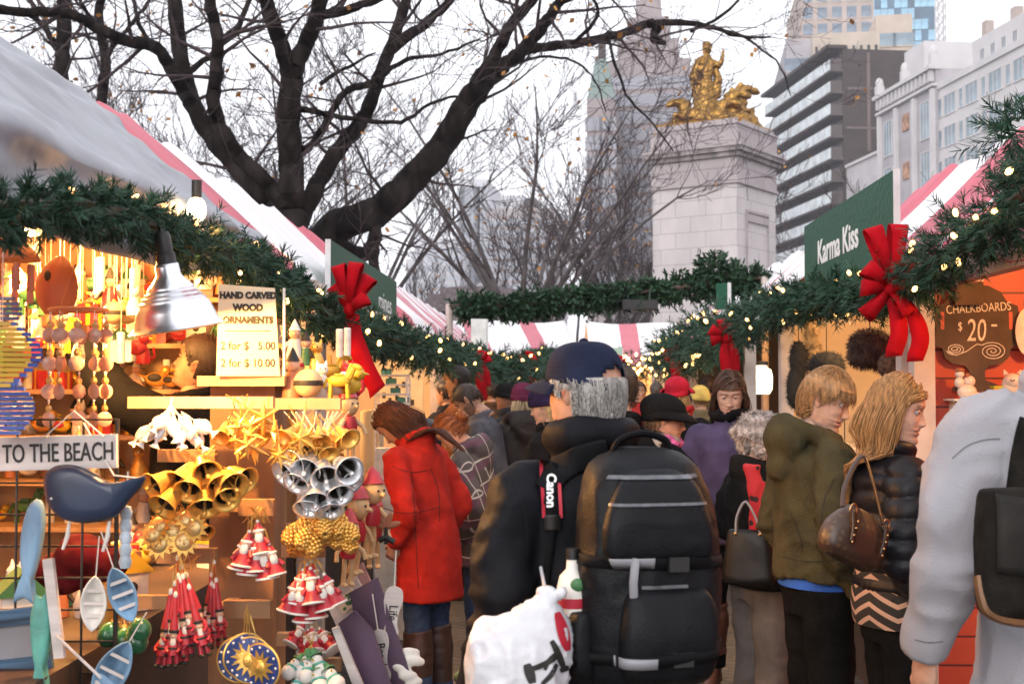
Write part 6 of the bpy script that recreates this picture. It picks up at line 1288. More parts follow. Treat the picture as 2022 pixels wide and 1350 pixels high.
# wind chimes and hanging things near the eave
wc = thing('shell_chime', 'pink shell disc wind chime hanging from a round hoop', 'wind chime', P(155, 612, 3.3)); mb = MB(); Rh = .072; mb.tube([(Rh * sin(2 * pi * i / 28), Rh * cos(2 * pi * i / 28), 0) for i in range(29)], .005, 8, cap=False); mb.tube([(-.05, 0, 0), (0, 0, .16), (.05, 0, 0)], .0012, 4); mb.build('hoop', mt('copper_hoop', (.45, .13, .05), rough=.35, var=.1), wc)
M_SHELL = mt('shell_disc', (.48, .25, .18), rough=.3, var=.15, vs=40); M_BEAD = mt('clear_bead', (.55, .50, .48), rough=.1, var=.1)
rng = random.Random(9)
for i in range(10):
    a = 2 * pi * i / 10; cx, cy = Rh * cos(a), Rh * sin(a); mb = MB(); L = .15 + .14 * (i % 3 == 0) + .07 * (i % 2); mb.tube([(cx, cy, 0), (cx, cy, -L)], .0012, 4); z = -.02
    k = 0
    while z > -L:
        if k % 3 == 2: mb.lathe([(0, -.002), (.018, -.0015), (.020, 0), (.018, .0015), (0, .002)], 18, MX.Translation((cx, cy, z - .016)) @ MX.Rotation(rng.uniform(-.9, .9), 4, 'Z') @ MX.Rotation(pi / 2, 4, 'X'), m=1, cap=False); z -= .04
        elif k % 3 == 1: mb.ell((cx, cy, z - .006), (.009, .004, .010), nu=4, nv=4, m=2); z -= .018
        else: mb.ell((cx, cy, z), .0036, nu=6, nv=5, m=3); mb.ell((cx, cy, z - .008), .003, nu=6, nv=5, m=2); z -= .014
        k += 1
    mb.build('string', [M_CORDW, M_SHELL, mt('amber_bead', (.50, .26, .08), rough=.2, var=.2), M_BEAD], wc)
def slat_mob(label, px, py, d, n, wfn, cols, hz):
    t = thing('slat_mobile', label, 'mobile', P(px, py, d), group='slatted hanging mobiles'); pr = {}
    for i in range(n):
        u = i / (n - 1); w = wfn(u); mb = MB(); z = (.5 - u) * hz
        a = .5 * sin(u * 3); mb.box((0, 0, z), (w * 2, .02, hz / n * .8), rot=(0, 0, a), m=0)
        if len(cols) > 1: mb.box((0, -.002, z), (w * 1.45, .0205, hz / n * .82), rot=(0, 0, a), m=1)
        mb.build('slat', cols, t, smooth=False)
    mb = MB(); mb.tube([(0, 0, hz * .5), (0, 0, hz * .5 + .2)], .0013, 4); mb.build('cord', M_CORDW, t)
slat_mob('blue edged yellow slatted fish mobile at the left edge', 4, 700, 3.0, 13, lambda u: .035 + .055 * sin(pi * min(1, u * 1.05)), [mt('bright_blue', (.03, .08, .36), rough=.4, var=.2), M_YEL], .145)
slat_mob('plain blue slatted mobile at the left edge below the yellow one', -2, 806, 3.0, 11, lambda u: .05 + .03 * sin(pi * u), [mt('bright_blue', (.03, .08, .36))], .115)
slat_mob('slate blue slatted mobile at the left edge near the top', 4, 614, 3.2, 6, lambda u: .03 + .018 * sin(pi * u), [mt('slate_blue', (.10, .12, .24), rough=.4, var=.2)], .062)
gb = thing('gourd_birdhouse', 'terracotta brown gourd birdhouse with a small round hole', 'birdhouse', P(112, 560, 3.5)); mb = MB(); mb.loft([(0, 0, -.085, .03, .03), (0, 0, -.05, .052, .05), (0, 0, 0, .056, .052), (.005, 0, .045, .04, .038), (.012, 0, .075, .012, .012)], 20, k=4); mb.build('gourd', mt('gourd_skin', (.34, .11, .055), rough=.5, var=.15, vs=5, stretch=(1, 1, .4)), gb); mb = MB(); mb.ell((-.006, -.049, .018), (.009, .008, .015)); mb.build('hole', M_INS, gb); mb = MB(); mb.tube([(.012, 0, .07), (.01, 0, .2)], .0015, 4); mb.build('cord', M_CORDW, gb)
bc = thing('bamboo_chime', 'reddish bamboo tube wind chime at the left edge below the garland', 'wind chime', P(22, 500, 3.35)); mb = MB(); mb.loft([(0, 0, -.02, .075, .07), (0, 0, .0, .07, .065), (0, 0, .045, .02, .02)], 18, k=3); mb.build('cap', M_ORNG, bc)
for i in range(7): a = 2 * pi * i / 7; mb = MB(); mb.tube([(.055 * cos(a), .055 * sin(a), -.03), (.055 * cos(a), .055 * sin(a), -.10 - .03 * (i % 3))], .009, 10); mb.build('tube', mt('pink_bamboo', (.42, .17, .12), var=.2), bc)
# ------------------------------------------------------------------ carved figures on the shelves of the end wall
pal = [M_WOODL, M_WHP, M_REDP, M_YEL, M_WOODL, M_ORNG, M_GREENP, M_WHP, M_GOLD, mt('dark_wood', (.10, .05, .03), var=.2)]
def fig(kind, a, b, c):
    cat, nm = {'peg': ('wooden figure', 'peg_figure'), 'horse': ('toy horse', 'toy_horse'), 'bird': ('toy bird', 'toy_bird'), 'house': ('toy house', 'toy_house'), 'candle': ('candle', 'candle'), 'cat': ('toy cat', 'toy_cat'), 'ball': ('bauble', 'bauble'), 'box': ('gift box', 'gift_box')}[kind]
    t = thing(nm, 'x', cat, group='carved toys in the left stall'); B = lambda n_, m_, mb: mb.build(n_, m_, t)
    if kind == 'peg': mb = MB(); mb.lathe([(0, 0), (.028, .001), (.026, .03), (.018, .07), (0, .072)], 14, cap=False); B('body', a, mb); mb = MB(); mb.ell((0, 0, .088), .019); mb.ell((0, -.019, .087), .004, nu=6, nv=4); B('head', M_FACE, mb); mb = MB(); mb.tube([(0, 0, .098), (0, 0, .135)], [.02, .002], 12); B('hat', b, mb); [(lambda q: (q.tube([(s_ * .02, 0, .06), (s_ * .038, -.012, .035)], .006, 6), B('arm', b, q)))(MB()) for s_ in (-1, 1)]
    if kind == 'horse': mb = MB(); mb.ell((0, 0, .06), (.042, .02, .022)); [mb.tube([(x, y, .05), (x * 1.1, y, 0)], .007, 6) for x in (-.028, .028) for y in (-.01, .01)]; mb.tube([(.03, 0, .07), (.05, 0, .105)], [.015, .01], 8); mb.ell((.062, 0, .108), (.02, .009, .010), rot=(0, .4, 0)); B('body', a, mb); mb = MB(); mb.tube([(.028, 0, .085), (.042, 0, .12)], .006, 5); mb.tube([(-.04, 0, .07), (-.055, 0, .035)], .005, 5); mb.box((0, 0, .082), (.03, .03, .006)); B('saddle', b, mb)
    if kind == 'bird': mb = MB(); mb.ell((0, 0, .035), (.038, .022, .026)); mb.ell((.03, 0, .065), .018); mb.tube([(-.03, 0, .04), (-.07, 0, .055)], [.014, .006], 8, ell=.4); B('body', a, mb); mb = MB(); mb.tube([(.045, 0, .066), (.062, 0, .064)], [.006, .001], 6); B('beak', M_YEL, mb); mb = MB(); mb.ell((-.006, -.021, .04), (.024, .005, .014)); B('wing', b, mb); mb = MB(); mb.ell((-.006, .021, .04), (.024, .005, .014)); B('wing', b, mb)
    if kind == 'house': mb = MB(); mb.box((0, 0, .04), (.07, .06, .08)); B('wall', a, mb); mb = MB(); mb.prism([(-.048, .08), (.048, .08), (0, .125)], .075); B('roof', b, mb); mb = MB(); mb.ell((0, -.031, .05), (.012, .004, .012)); B('hole', M_INS, mb)
    if kind == 'candle': mb = MB(); mb.lathe([(0, 0), (.016, 0), (.016, .12), (.012, .124), (0, .122)], 14, cap=False); B('wax', M_WHP, mb); mb = MB(); mb.tube([(0, 0, .12), (.001, 0, .134)], .0015, 4); B('wick', M_INK, mb)
    if kind == 'cat': mb = MB(); mb.loft([(0, 0, 0, .03, .03), (0, 0, .03, .032, .03), (0, 0, .07, .018, .018), (0, 0, .08, .012, .012)], 14, k=2); mb.ell((0, -.004, .095), (.022, .02, .019)); [mb.tube([(s_ * .013, 0, .108), (s_ * .016, 0, .126)], [.008, .001], 6) for s_ in (-1, 1)]; mb.tube([(.025, .01, .01), (.05, .0, .03), (.045, 0, .07)], .006, 6); B('body', a, mb); mb = MB(); [mb.ell((s_ * .008, -.022, .098), .003, nu=6, nv=4) for s_ in (-1, 1)]; B('eyes', M_INK, mb)
    if kind == 'ball': mb = MB(); mb.ell((0, 0, .04), .038, nu=18, nv=12); B('ball', a, mb); mb = MB(); mb.lathe([(.009, .074), (.009, .084), (0, .085)], 10); B('collar', M_GOLD, mb); mb = MB(); mb.lathe([(.0385, .033), (.0392, .036), (.0392, .044), (.0385, .047)], 18); B('band', b, mb)
    if kind == 'box': mb = MB(); mb.box((0, 0, .035), (.08, .06, .07)); B('box', a, mb); mb = MB(); mb.box((0, 0, .035), (.016, .062, .072)); mb.box((0, 0, .035), (.082, .014, .072)); B('ribbon', b, mb)
    return t
rng = random.Random(21); protos = []; cn = {id(M_WOODL): 'pale wood', id(M_WHP): 'white', id(M_REDP): 'red', id(M_YEL): 'yellow', id(M_ORNG): 'orange brown', id(M_GREENP): 'green', id(M_GOLD): 'gold', id(pal[-1]): 'dark brown'}
KN = ['peg', 'horse', 'bird', 'house', 'candle', 'cat', 'ball', 'box', 'peg', 'cat', 'bird', 'peg']
KW = {'peg': 'carved peg figure', 'horse': 'toy horse', 'bird': 'carved bird', 'house': 'little birdhouse', 'candle': 'candle', 'cat': 'carved cat', 'ball': 'bauble', 'box': 'gift box'}
for i in range(26):
    kd = KN[i % len(KN)]; a = rng.choice(pal); b = rng.choice([M_REDP, M_WHP, M_GREENP, M_INK, M_YEL]); t = fig(kd, a, b, None); protos.append([t, kd, cn[id(a)], 0])
YW = 6.28; ROWN = ['top', 'second', 'third', 'fourth', 'fifth', 'sixth', 'seventh']
def put(i, loc, rz, sc_, lab):
    p_ = protos[i]
    if p_[3] == 0: o = p_[0]; o.location = loc; o.rotation_euler = (0, 0, rz); o.scale = (sc_,) * 3
    else: o = dup(p_[0], loc, (0, 0, rz), scale=sc_)
    p_[3] += 1; o['label'] = lab(p_); return o
shz = [2.02, 1.80, 1.58, 1.36, 1.14, .92]; sh = thing('wall_shelf', 'pine shelves of carved toys across the far end of the ornament stall', 'shelf', (-2.2, YW, 0))
for z in shz: mb = MB(); mb.box((0, -.14, z - .012), (1.78, .26, .022)); mb.build('board', M_PINE, sh, smooth=False)
n = 0
for r, z in enumerate(shz):
    for c in range(15):
        for dp in range(2 if r < 4 else 1):
            x = -3.02 + 1.68 * (c + rng.uniform(.2, .8)) / 15; i = rng.randrange(26)
            sc_ = rng.uniform(1.05, 1.5); put(i, (x, YW - .07 - .12 * dp + rng.uniform(-.02, .02), z), rng.uniform(-.8, .8), sc_, lambda p_: '%s %s on the %s shelf at the stall end' % (p_[2] if p_[1] != 'candle' else 'white', KW[p_[1]], ROWN[r])); n += 1
# toys hung in the air further forward
for k in range(170):
    px, py, d = rng.uniform(-20, 575), rng.uniform(440, 720), rng.uniform(4.3, 5.9)
    if 285 < px < 470 and py > 590: continue
    q = P(px, py, d)
    if q.x > -1.3 or q.z > 2.0: continue
    i = rng.randrange(26); o = put(i, q, rng.uniform(-1.2, 1.2), rng.uniform(.8, 1.25), lambda p_: '%s %s hung on a string under the left roof' % (p_[2] if p_[1] != 'candle' else 'white', KW[p_[1]]))
    mb = MB(); L = 2.2 - q.z; mb.tube([(0, 0, .08), (.0, 0, max(.12, L / o.scale[0]))], .0012, 3); mb.build('string', M_CORDW, o)
for k in range(16):
    px, py, d = rng.uniform(575, 690), rng.uniform(700, 790), rng.uniform(3.9, 4.3); i = rng.randrange(26)
    if protos[i][1] in ('box', 'house'): i = 4
    put(i, P(px, 786, rng.uniform(3.62, 3.72)) if k < 6 else P(px, py, 4.6), rng.uniform(-.6, .6), rng.uniform(.8, 1.15), lambda p_: '%s %s standing around the right end of the rack' % (p_[2] if p_[1] != 'candle' else 'white', KW[p_[1]]))
for k in range(22):   # behind the wire grid on the counter
    i = rng.randrange(26); q = V((rng.uniform(-1.75, -1.3), rng.uniform(2.9, 5.2), .91)); put(i, q, rng.uniform(-1, 1), rng.uniform(1.1, 1.6), lambda p_: '%s %s on the dark counter behind the wire grid' % (p_[2] if p_[1] != 'candle' else 'white', KW[p_[1]]))
for p_ in protos:
    if p_[3] == 0:
        for ch in list(p_[0].children): bpy.data.objects.remove(ch)
        bpy.data.objects.remove(p_[0])
mb = MB(); mb.ell((0, 0, 0), (.16, .12, .12), nu=20, nv=14); mb.ell((.12, 0, -.06), (.14, .1, .1)); mb.ell((-.1, 0, -.1), (.15, .1, .12)); me = remesh(mb, .012, 3, 'red_cloth'); folds(me, .02, (8, 8, 8), 3); me.materials.append(cloth('maroon_velvet', (.085, .004, .007))) if 'cloth' in globals() else me.materials.append(mt('maroon_velvet', (.085, .004, .007), rough=.9))
o = link('red_cloth', me); o.scale = (.5,) * 3; o.location = P(165, 1095, 3.5); tag(o, 'dark red bundled cloth seen through the wire grid', 'cloth')
# ------------------------------------------------------------------ right side of the rack: wooden dolls, plaques, footprints
def p_doll(label, grp):
    t = thing('wooden_doll', label, 'doll', group=grp); mb = MB(); mb.ell((0, 0, 0), (.030, .028, .034)); mb.tube([(0, -.024, -.002), (0, -.040, -.004)], [.006, .005], 8); mb.build('head', M_WOODL, t); mb = MB(); mb.tube([(0, .002, .018), (.002, .008, .045), (.006, .016, .062)], [.030, .018, .003], 14); mb.build('hat', M_REDP, t)
    mb = MB(); mb.lathe([(0, -.032), (.018, -.034), (.026, -.06), (.022, -.085), (0, -.087)], 14, cap=False); mb.build('body', M_REDP, t)
    for s_ in (-1, 1): mb = MB(); mb.tube([(s_ * .022, 0, -.045), (s_ * .045, -.01, -.066), (s_ * .05, -.02, -.09)], .007, 7); mb.build('arm', M_WOODL, t); mb = MB(); mb.tube([(s_ * .011, 0, -.085), (s_ * .012, -.004, -.125), (s_ * .012, 0, -.16)], .008, 7); mb.ell((s_ * .012, -.008, -.164), (.010, .017, .007)); mb.build('leg', M_WOODL, t)
    mb = MB(); [mb.ell((s_ * .011, -.026, .006), .0035, nu=6, nv=4) for s_ in (-1, 1)]; mb.build('eyes', M_INK, t); return t
dl = p_doll('large wooden doll with red hat turned right, topmost on the rack side', 'wooden dolls at the rack side'); spots = [(737, 970, 3.72, 1.15, .5), (708, 1000, 3.66, 1.15, .7), (690, 1045, 3.6, .95, .2), (738, 1010, 3.8, 1.0, -.4)]
labs = ['large wooden doll with red hat turned right, topmost at the rack side', 'wooden doll with red hat just below the topmost one', 'pink smaller wooden doll lowest at the rack side', 'wooden doll half hidden behind the two red hatted dolls']
for i, (px, py, d, sc_, rz) in enumerate(spots):
    o = dl if i == 0 else dup(dl, (0, 0, 0)); o.location = P(px, py, d); o.rotation_euler = (.1, 0, rz + .5); o.scale = (sc_,) * 3; o['label'] = labs[i]
o = dup(dl, P(690, 800, 4.5), (0, 0, .9), 'red hatted wooden doll hanging right of the top bar against the cream stall', 1.15)
def p_leg(lab, px, py): pass
lb = thing('leaf_mobile', 'brown carved leaf on a small black branch beside the dolls', 'ornament', P(762, 1040, 3.75)); mb = MB(); [mb.ell((.02 * cos(a), 0, .02 * sin(a)), (.026, .004, .010), rot=(0, -a, 0)) for a in (.3, 1.2, 2.1, 2.9)]; mb.build('leaf', M_ORNG, lb); mb = MB(); mb.tube([(-.02, 0, -.04), (.0, 0, -.03), (.025, 0, -.045)], .01, 6); mb.tube([(0, 0, -.05), (0, 0, 0)], .006, 6); mb.build('branch', M_INK, lb)
def foot(label, c, txt, rot, sc_=1.):
    t = thing('footprint_sign', label, 'sign', c, rot=rot, group='footprint signs'); a = catmull([(0, .07), (.022, .06), (.027, .03), (.018, -.005), (.016, -.035), (.022, -.06), (.012, -.082), (-.008, -.082), (-.02, -.06), (-.016, -.03), (-.022, .0), (-.027, .03), (-.02, .06), (0, .07)], 4)[:-1]
    mb = MB(); mb.prism([(x * sc_, z * sc_) for x, z in a], .008); mb.build('board', M_WASH, t, smooth=False); lettering(txt, .036 * sc_, MX.Translation((.001, -.0055, -.005)) @ FLAT @ MX.Rotation(-pi / 2, 4, 'Z'), M_INK, t, sx=.85); mb = MB(); mb.tube([(0, 0, .06), (-.004, 0, .17)], .002, 5); mb.build('rope', M_CORDW, t)
foot('whitewashed footprint board lettered Life hanging on a rope', P(775, 1205, 3.6), 'Life', (0, .08, .15)); foot('lower whitewashed footprint board lettered Beach', P(752, 1290, 3.58), 'Beach', (0, -.12, .15))
for lab, pts, d, m in [('plum shutter board at the right foot of the rack', [(690, 1170), (745, 1140), (830, 1380), (740, 1400)], 3.6, M_PURP), ('pale framed picture board above the plum shutter', [(640, 1180), (700, 1130), (735, 1195), (668, 1240)], 3.68, M_WASH), ('second plum board with arched top', [(668, 1230), (700, 1205), (735, 1240), (790, 1400), (712, 1400)], 3.52, M_PURP), ('narrow white board leaning left of the plum boards', [(655, 1240), (668, 1236), (735, 1390), (715, 1396)], 3.45, M_WASH), ('pale pink board leaning above the picture', [(700, 1120), (716, 1110), (762, 1215), (748, 1225)], 3.8, mt('pink_board', (.5, .3, .3), var=.15))]:
    flat('wooden_plaque', lab, 'plaque', pts, d, .018, m, bev=False)
pt = thing('flower_picture', 'small picture of green leaves on the pale framed board', 'picture', P(686, 1186, 3.655), rot=(0, -.62, 0)); mb = MB(); mb.box((0, 0, 0), (.062, .008, .045)); mb.build('panel', M_PAPER, pt, smooth=False); mb = MB(); rr = random.Random(2); [mb.ell((rr.uniform(-.02, .02), -.005, rr.uniform(-.015, .015)), (.006, .002, .004), nu=7, nv=4) for _ in range(14)]; mb.build('leaves', M_GREENP, pt)
mb = MB(); [mb.ell((.02 * sin(i * 2.1), .01 * cos(i), -.02 * i), (.035 - .002 * i, .012, .016), rot=(0, .3 * sin(i), .2)) for i in range(6)]; me = remesh(mb, .005, 1, 'seagull'); me.materials.append(M_WHP); o = link('paper_bird', me); o.location = P(806, 1290, 3.6); tag(o, 'white feathery paper bird hanging beside the lower footprint board', 'ornament')
# ================================================================== second left stall
dc = thing('display_case', 'clear display tower whose white shelves stand in for reflections in the cream left stall', 'display case', G(775, 8.1)); 
mb = MB(); [mb.box((0, 0, 1.30 + .06 * i), (.20, .16, .012)) for i in range(7)]; mb.build('shelf', M_WHP, dc, smooth=False); mb = MB(); [mb.box((x, y, .8), (.012, .012, 1.7)) for x in (-.1, .1) for y in (-.08, .08)]; mb.build('frame', M_SILV, dc, smooth=False); mb = MB(); mb.box((0, 0, .6), (.2, .16, 1.2)); mb.build('base', M_WHP, dc, smooth=False); mb = MB(); rr = random.Random(8); [mb.box((rr.uniform(-.07, .07), rr.uniform(-.05, .05), 1.326 + .06 * i), (.06, .05, .035)) for i in range(7)]; mb.build('goods', [M_TEAL], dc, smooth=False)  # white boards imitate the stack of light reflections in the glass
pp = thing('wall_print', 'cream poster with small dark figures on the end of the cream stall', 'poster', (-1.62, 12.93, 1.5)); mb = MB(); mb.box((0, 0, 0), (.5, .012, .8)); mb.build('sheet', mt('poster_paper', (.66, .56, .40), var=.05), pp, smooth=False); mb = MB(); rr = random.Random(1); [mb.box((rr.uniform(-.16, .16), -.008, rr.uniform(-.25, .2)), (.035, .004, .06)) for _ in range(16)]; mb.build('print', M_INK, pp, smooth=False)
for i, (px, h) in enumerate([(728, 1.42), (742, 1.36)]): t = thing('paper_roll', ['taller', 'shorter'][i] + ' cream paper roll standing in the second left stall', 'paper roll', G(px, 8.6)); mb = MB(); mb.tube([(0, 0, .9), (0, 0, h)], .055, 14); mb.build('roll', M_CREAM, t); mb = MB(); mb.tube([(0, 0, h), (0, 0, h + .012)], .035, 12); mb.build('core', M_WOODL, t)
mb = MB(); mb.ell((0, 0, 0), (.11, .10, .05)); mb.tube([(0, 0, -.02), (.15, 0, -.03)], [.08, .02], 10, ell=.3); me = remesh(mb, .01, 2, 'hat'); me.materials.append(M_BLACK); o = link('felt_hat', me); o.location = P(836, 840, 8.0); tag(o, 'black felt hat by the cream painted post', 'hat')
# ================================================================== right stalls
cb = thing('chalkboard', 'urn shaped brown chalkboard with chalk price hung on red planks', 'chalkboard', (P(1921, 660, 5.58).x, 5.6, P(1921, 660, 5.58).z)); k_ = 5.58 / 2500
half = [(0, 97), (25, 94), (48, 82), (60, 62), (80, 55), (84, 30), (78, 6), (86, -8), (84, -24), (66, -28), (62, -46), (48, -58), (24, -62), (15, -72), (16, -90), (32, -96), (46, -104), (46, -112), (0, -112)]
poly = [(x * k_, z * k_) for x, z in half] + [(-x * k_, z * k_) for x, z in reversed(half[1:-1])]; M_CHB = mt('chalk_slate', (.085, .055, .035), rough=.8, var=.25, vs=6); mb = MB(); mb.prism(poly, .012); mb.build('board', M_CHB, cb, smooth=False)
for s_ in (-1, 1): mb = MB(); mb.box((s_ * 66 * k_, -.003, 26 * k_), (7 * k_, .009, 34 * k_)); mb.build('handle_slot', M_RED, cb, smooth=False)
M_CHALK = mt('chalk', (.74, .68, .58), rough=.9, var=.15, vs=90)
lettering('CHALKBOARDS', 24 * k_, MX.Translation((4 * k_, -.0075, 50 * k_)) @ FLAT @ MX.Rotation(.06, 4, 'Z'), M_CHALK, cb, sx=.74); lettering('20', 62 * k_, MX.Translation((-1 * k_, -.0075, 5 * k_)) @ FLAT, M_CHALK, cb, sx=.62, shear=.1); lettering('$', 24 * k_, MX.Translation((-32 * k_, -.0075, 14 * k_)) @ FLAT, M_CHALK, cb, sx=.7); lettering('-', 44 * k_, MX.Translation((34 * k_, -.0075, 20 * k_)) @ FLAT, M_CHALK, cb, sx=1.)
mb = MB(); sp1 = [(-42 + (4 + 15 * (1 - t_)) * cos(5.2 * pi * t_ + 3.4) , -30 + (1 + 11 * (1 - t_)) * sin(5.2 * pi * t_ + 3.4)) for t_ in np.linspace(1, 0, 34)] ; sp2 = [(30 + (2 + 25 * (1 - t_)) * cos(-6 * pi * t_ + 2.4), -34 + (1 + 17 * (1 - t_)) * sin(-6 * pi * t_ + 2.4)) for t_ in np.linspace(0, 1, 44)]
mb.tube([V((x * k_, -.0075, z * k_)) for x, z in list(sp1) + [(-40, -42), (-20, -34), (0, -20)] + list(sp2)], .0022, 5); mb.build('chalk_swirl', M_CHALK, cb)
def right_toy(nm, lab, px, py, d): return thing(nm, lab, 'figurine', P(px, py, d))
ws = thing('plank_shelf', 'thin pale shelf on the red plank wall', 'shelf', P(1935, 789, 5.5)); mb = MB(); mb.box((0, 0, 0), (.28, .2, .008)); mb.build('board', M_WHP, ws, smooth=False); mb = MB(); [mb.box((x, .05, -.03), (.008, .1, .05)) for x in (-.11, .11)]; mb.build('bracket', M_WHP, ws, smooth=False)
t = right_toy('snow_figurine', 'white ceramic snow couple figurine on the pale shelf', 1905, 787, 5.46); mb = MB(); mb.ell((.01, 0, .03), (.042, .035, .034)); mb.ell((.02, 0, .075), (.026, .024, .026)); mb.ell((-.022, 0, .07), (.022, .02, .024)); mb.ell((-.02, 0, .105), (.02, .02, .018)); mb.ell((.05, -.01, .015), (.02, .02, .014)); mb.build('body', mt('ceramic_white', (.70, .62, .54), rough=.25, var=.06), t); mb = MB(); mb.ell((-.02, 0, .122), (.022, .02, .012)); mb.ell((.01, -.004, .098), (.01, .012, .014)); mb.build('hat', M_ORNG, t)
t = right_toy('owl_figurine', 'white owl figurine with closed eyes on the pale shelf', 2000, 787, 5.44); mb = MB(); mb.ell((0, 0, .055), (.048, .04, .056)); mb.ell((0, -.02, .075), (.04, .03, .032)); mb.build('body', mt('ceramic_white', (.70, .62, .54)), t); mb = MB(); [mb.tube([(s_ * .018 - .01, -.05, .082), (s_ * .018, -.052, .076), (s_ * .018 + .01, -.05, .082)], .0025, 5) for s_ in (-1, 1)]; mb.build('eyes', M_INK, t); mb = MB(); [mb.tube([(s_ * .028, 0, .105), (s_ * .036, 0, .125)], [.012, .002], 7) for s_ in (-1, 1)]; mb.build('ears', mt('ceramic_white', (.7, .62, .54)), t)
t = right_toy('yellow_box', 'small bright yellow box between the two white figurines', 1972, 787, 5.46); mb = MB(); mb.box((0, 0, .024), (.052, .05, .048)); mb.build('box', M_YEL, t, smooth=False); mb = MB(); mb.box((0, 0, .051), (.056, .054, .008)); mb.build('lid', mt('lime_lid', (.5, .5, .03), var=.1), t, smooth=False)
t = right_toy('red_pot', 'small crimson pot under the pale shelf', 1940, 835, 5.5); mb = MB(); mb.lathe([(0, 0), (.03, 0), (.036, .03), (.028, .05), (.03, .056), (0, .05)], 16, cap=False); mb.build('pot', M_REDP, t); mb = MB(); mb.ell((0, 0, .055), (.026, .026, .02)); mb.build('filling', M_GREENP, t)
t = thing('scroll_ornament', 'white scroll shaped ornament on a brown hook above the chalkboard', 'ornament', P(1915, 552, 5.5)); mb = MB(); mb.box((0, 0, 0), (.11, .02, .014)); mb.build('bar', M_WHP, t, smooth=False); mb = MB(); mb.tube([(-.05, 0, .03), (-.02, 0, .05), (.0, 0, .03), (.03, 0, .05), (.06, 0, .03), (.04, 0, .015)], .007, 7); mb.build('scroll', M_WHP, t); mb = MB(); mb.box((0, .012, -.06), (.12, .012, .1)); mb.build('back', M_CHB, t, smooth=False)
t = thing('wreath_sign', 'white oval plate with dark letters at the right edge of the red wall', 'plate', P(2030, 655, 5.5)); mb = MB(); mb.lathe([(0, 0), (.05, 0), (.056, .004), (.05, .008), (0, .008)], 24, MX.Rotation(pi / 2, 4, 'X') @ MX.Diagonal((1, 1.9, 1, 1)), cap=False); mb.build('plate', M_WHP, t); mb = MB(); mb.ell((.0, -.012, -.02), (.014, .004, .03)); mb.build('mark', M_INK, t)
def furry(nm, lab, px, py, d, parts, m, fl=.02, nst=1500, vx=.012, cat='fur hat', seed=0):
    mb = MB(); [mb.ell(*q) for q in parts]; me = remesh(mb, vx, 2, nm); a = coords(me); nn = normals(me); rng = random.Random(seed); b2 = MB()
    for j in range(nst):
        i = rng.randrange(len(a)); q = V(a[i]); v = (V(nn[i]) * .8 + V((rng.gauss(0, .3), rng.gauss(0, .3), rng.gauss(-.4, .3)))).normalized(); o_ = v.orthogonal().normalized() * fl * .1; b2.add([q - o_, q + o_, q + v * fl * rng.uniform(.6, 1.2)], [(0, 1, 2)])
    oo = len(b2.v); b2.v += [tuple(p) for p in a]; b2.f += [[i + oo for i in p.vertices] for p in me.polygons]; b2.m += [0] * len(me.polygons); c = P(px, py, d); t = thing(nm, lab, cat, c); b2.build('fur', m, t); mb = MB(); mb.tube([(0, 0, .05), (.002, 0, .45)], .003, 5); mb.build('cord', M_INK, t); return t
FB = mt('black_fur', (.012, .010, .009), rough=.9, var=.3, vs=30); FBR = mt('brown_fur', (.06, .032, .026), rough=.85, var=.5, vs=26); FT = mt('tan_fur', (.40, .28, .15), rough=.9, var=.5, vs=16)
furry('fur_hat', 'large brown fur hat hanging in the cream right stall', 1718, 692, 6.7, [((0, 0, .02), (.11, .11, .09)), ((.06, -.02, -.05), (.06, .06, .06)), ((-.03, 0, -.03), (.08, .09, .06))], FBR, .03, 2200)
furry('fur_hat', 'smaller round brown knit fur hat right of the large brown one', 1768, 722, 6.2, [((0, 0, 0), (.085, .085, .075))], mt('brown_knit_fur', (.10, .05, .03), rough=.9, var=.5, vs=50), .012, 1600)
furry('fur_hat', 'black fur hat with hanging strap in the cream right stall', 1632, 722, 7.6, [((0, 0, 0), (.11, .1, .085)), ((0, 0, -.1), (.13, .1, .07))], FB, .025, 1200)
furry('fur_stole', 'narrow black fur stole hanging beside the stall post', 1577, 742, 8.2, [((0, 0, .1), (.06, .05, .13)), ((-.02, 0, -.08), (.06, .05, .14))], FB, .025, 1200, cat='fur stole')
furry('fur_scarf', 'tan and cream fur scarf hanging next to the black stole', 1604, 712, 8.3, [((0, 0, .2), (.05, .05, .16)), ((.01, 0, -.02), (.055, .05, .18)), ((0, 0, -.25), (.05, .05, .16))], FT, .03, 1600, cat='fur scarf')
furry('fur_hat', 'cream fur hat lying on the hat stall counter', 1668, 905, 7.0, [((0, 0, 0), (.12, .1, .09)), ((.1, 0, -.03), (.08, .08, .06))], mt('cream_fur', (.55, .44, .3), rough=.9, var=.3, vs=20), .03, 1200)
jl = thing('jar_lantern', 'glowing pale glass jar lantern in the dark brown right stall', 'lantern', P(1503, 748, 10.9)); mb = MB(); mb.lathe([(0, -.13), (.07, -.13), (.095, -.09), (.10, .02), (.085, .08), (.05, .1), (.05, .12), (0, .12)], 20, cap=False); m = mt('lit_glass_jar', (.8, .8, .65), var=.3, vs=18, emit=1.6, ecol=(1, .86, .55)); mb.build('jar', m, jl); mb = MB(); mb.lathe([(.055, .115), (.06, .12), (.06, .15), (0, .155)], 16); mb.tube([(0, 0, .15), (0, 0, .3)], .006, 5); mb.build('lid', M_BLACK, jl); bulb_light('lantern_light', (0, -.16, 0), 3, jl, .08, (1, .8, .5))
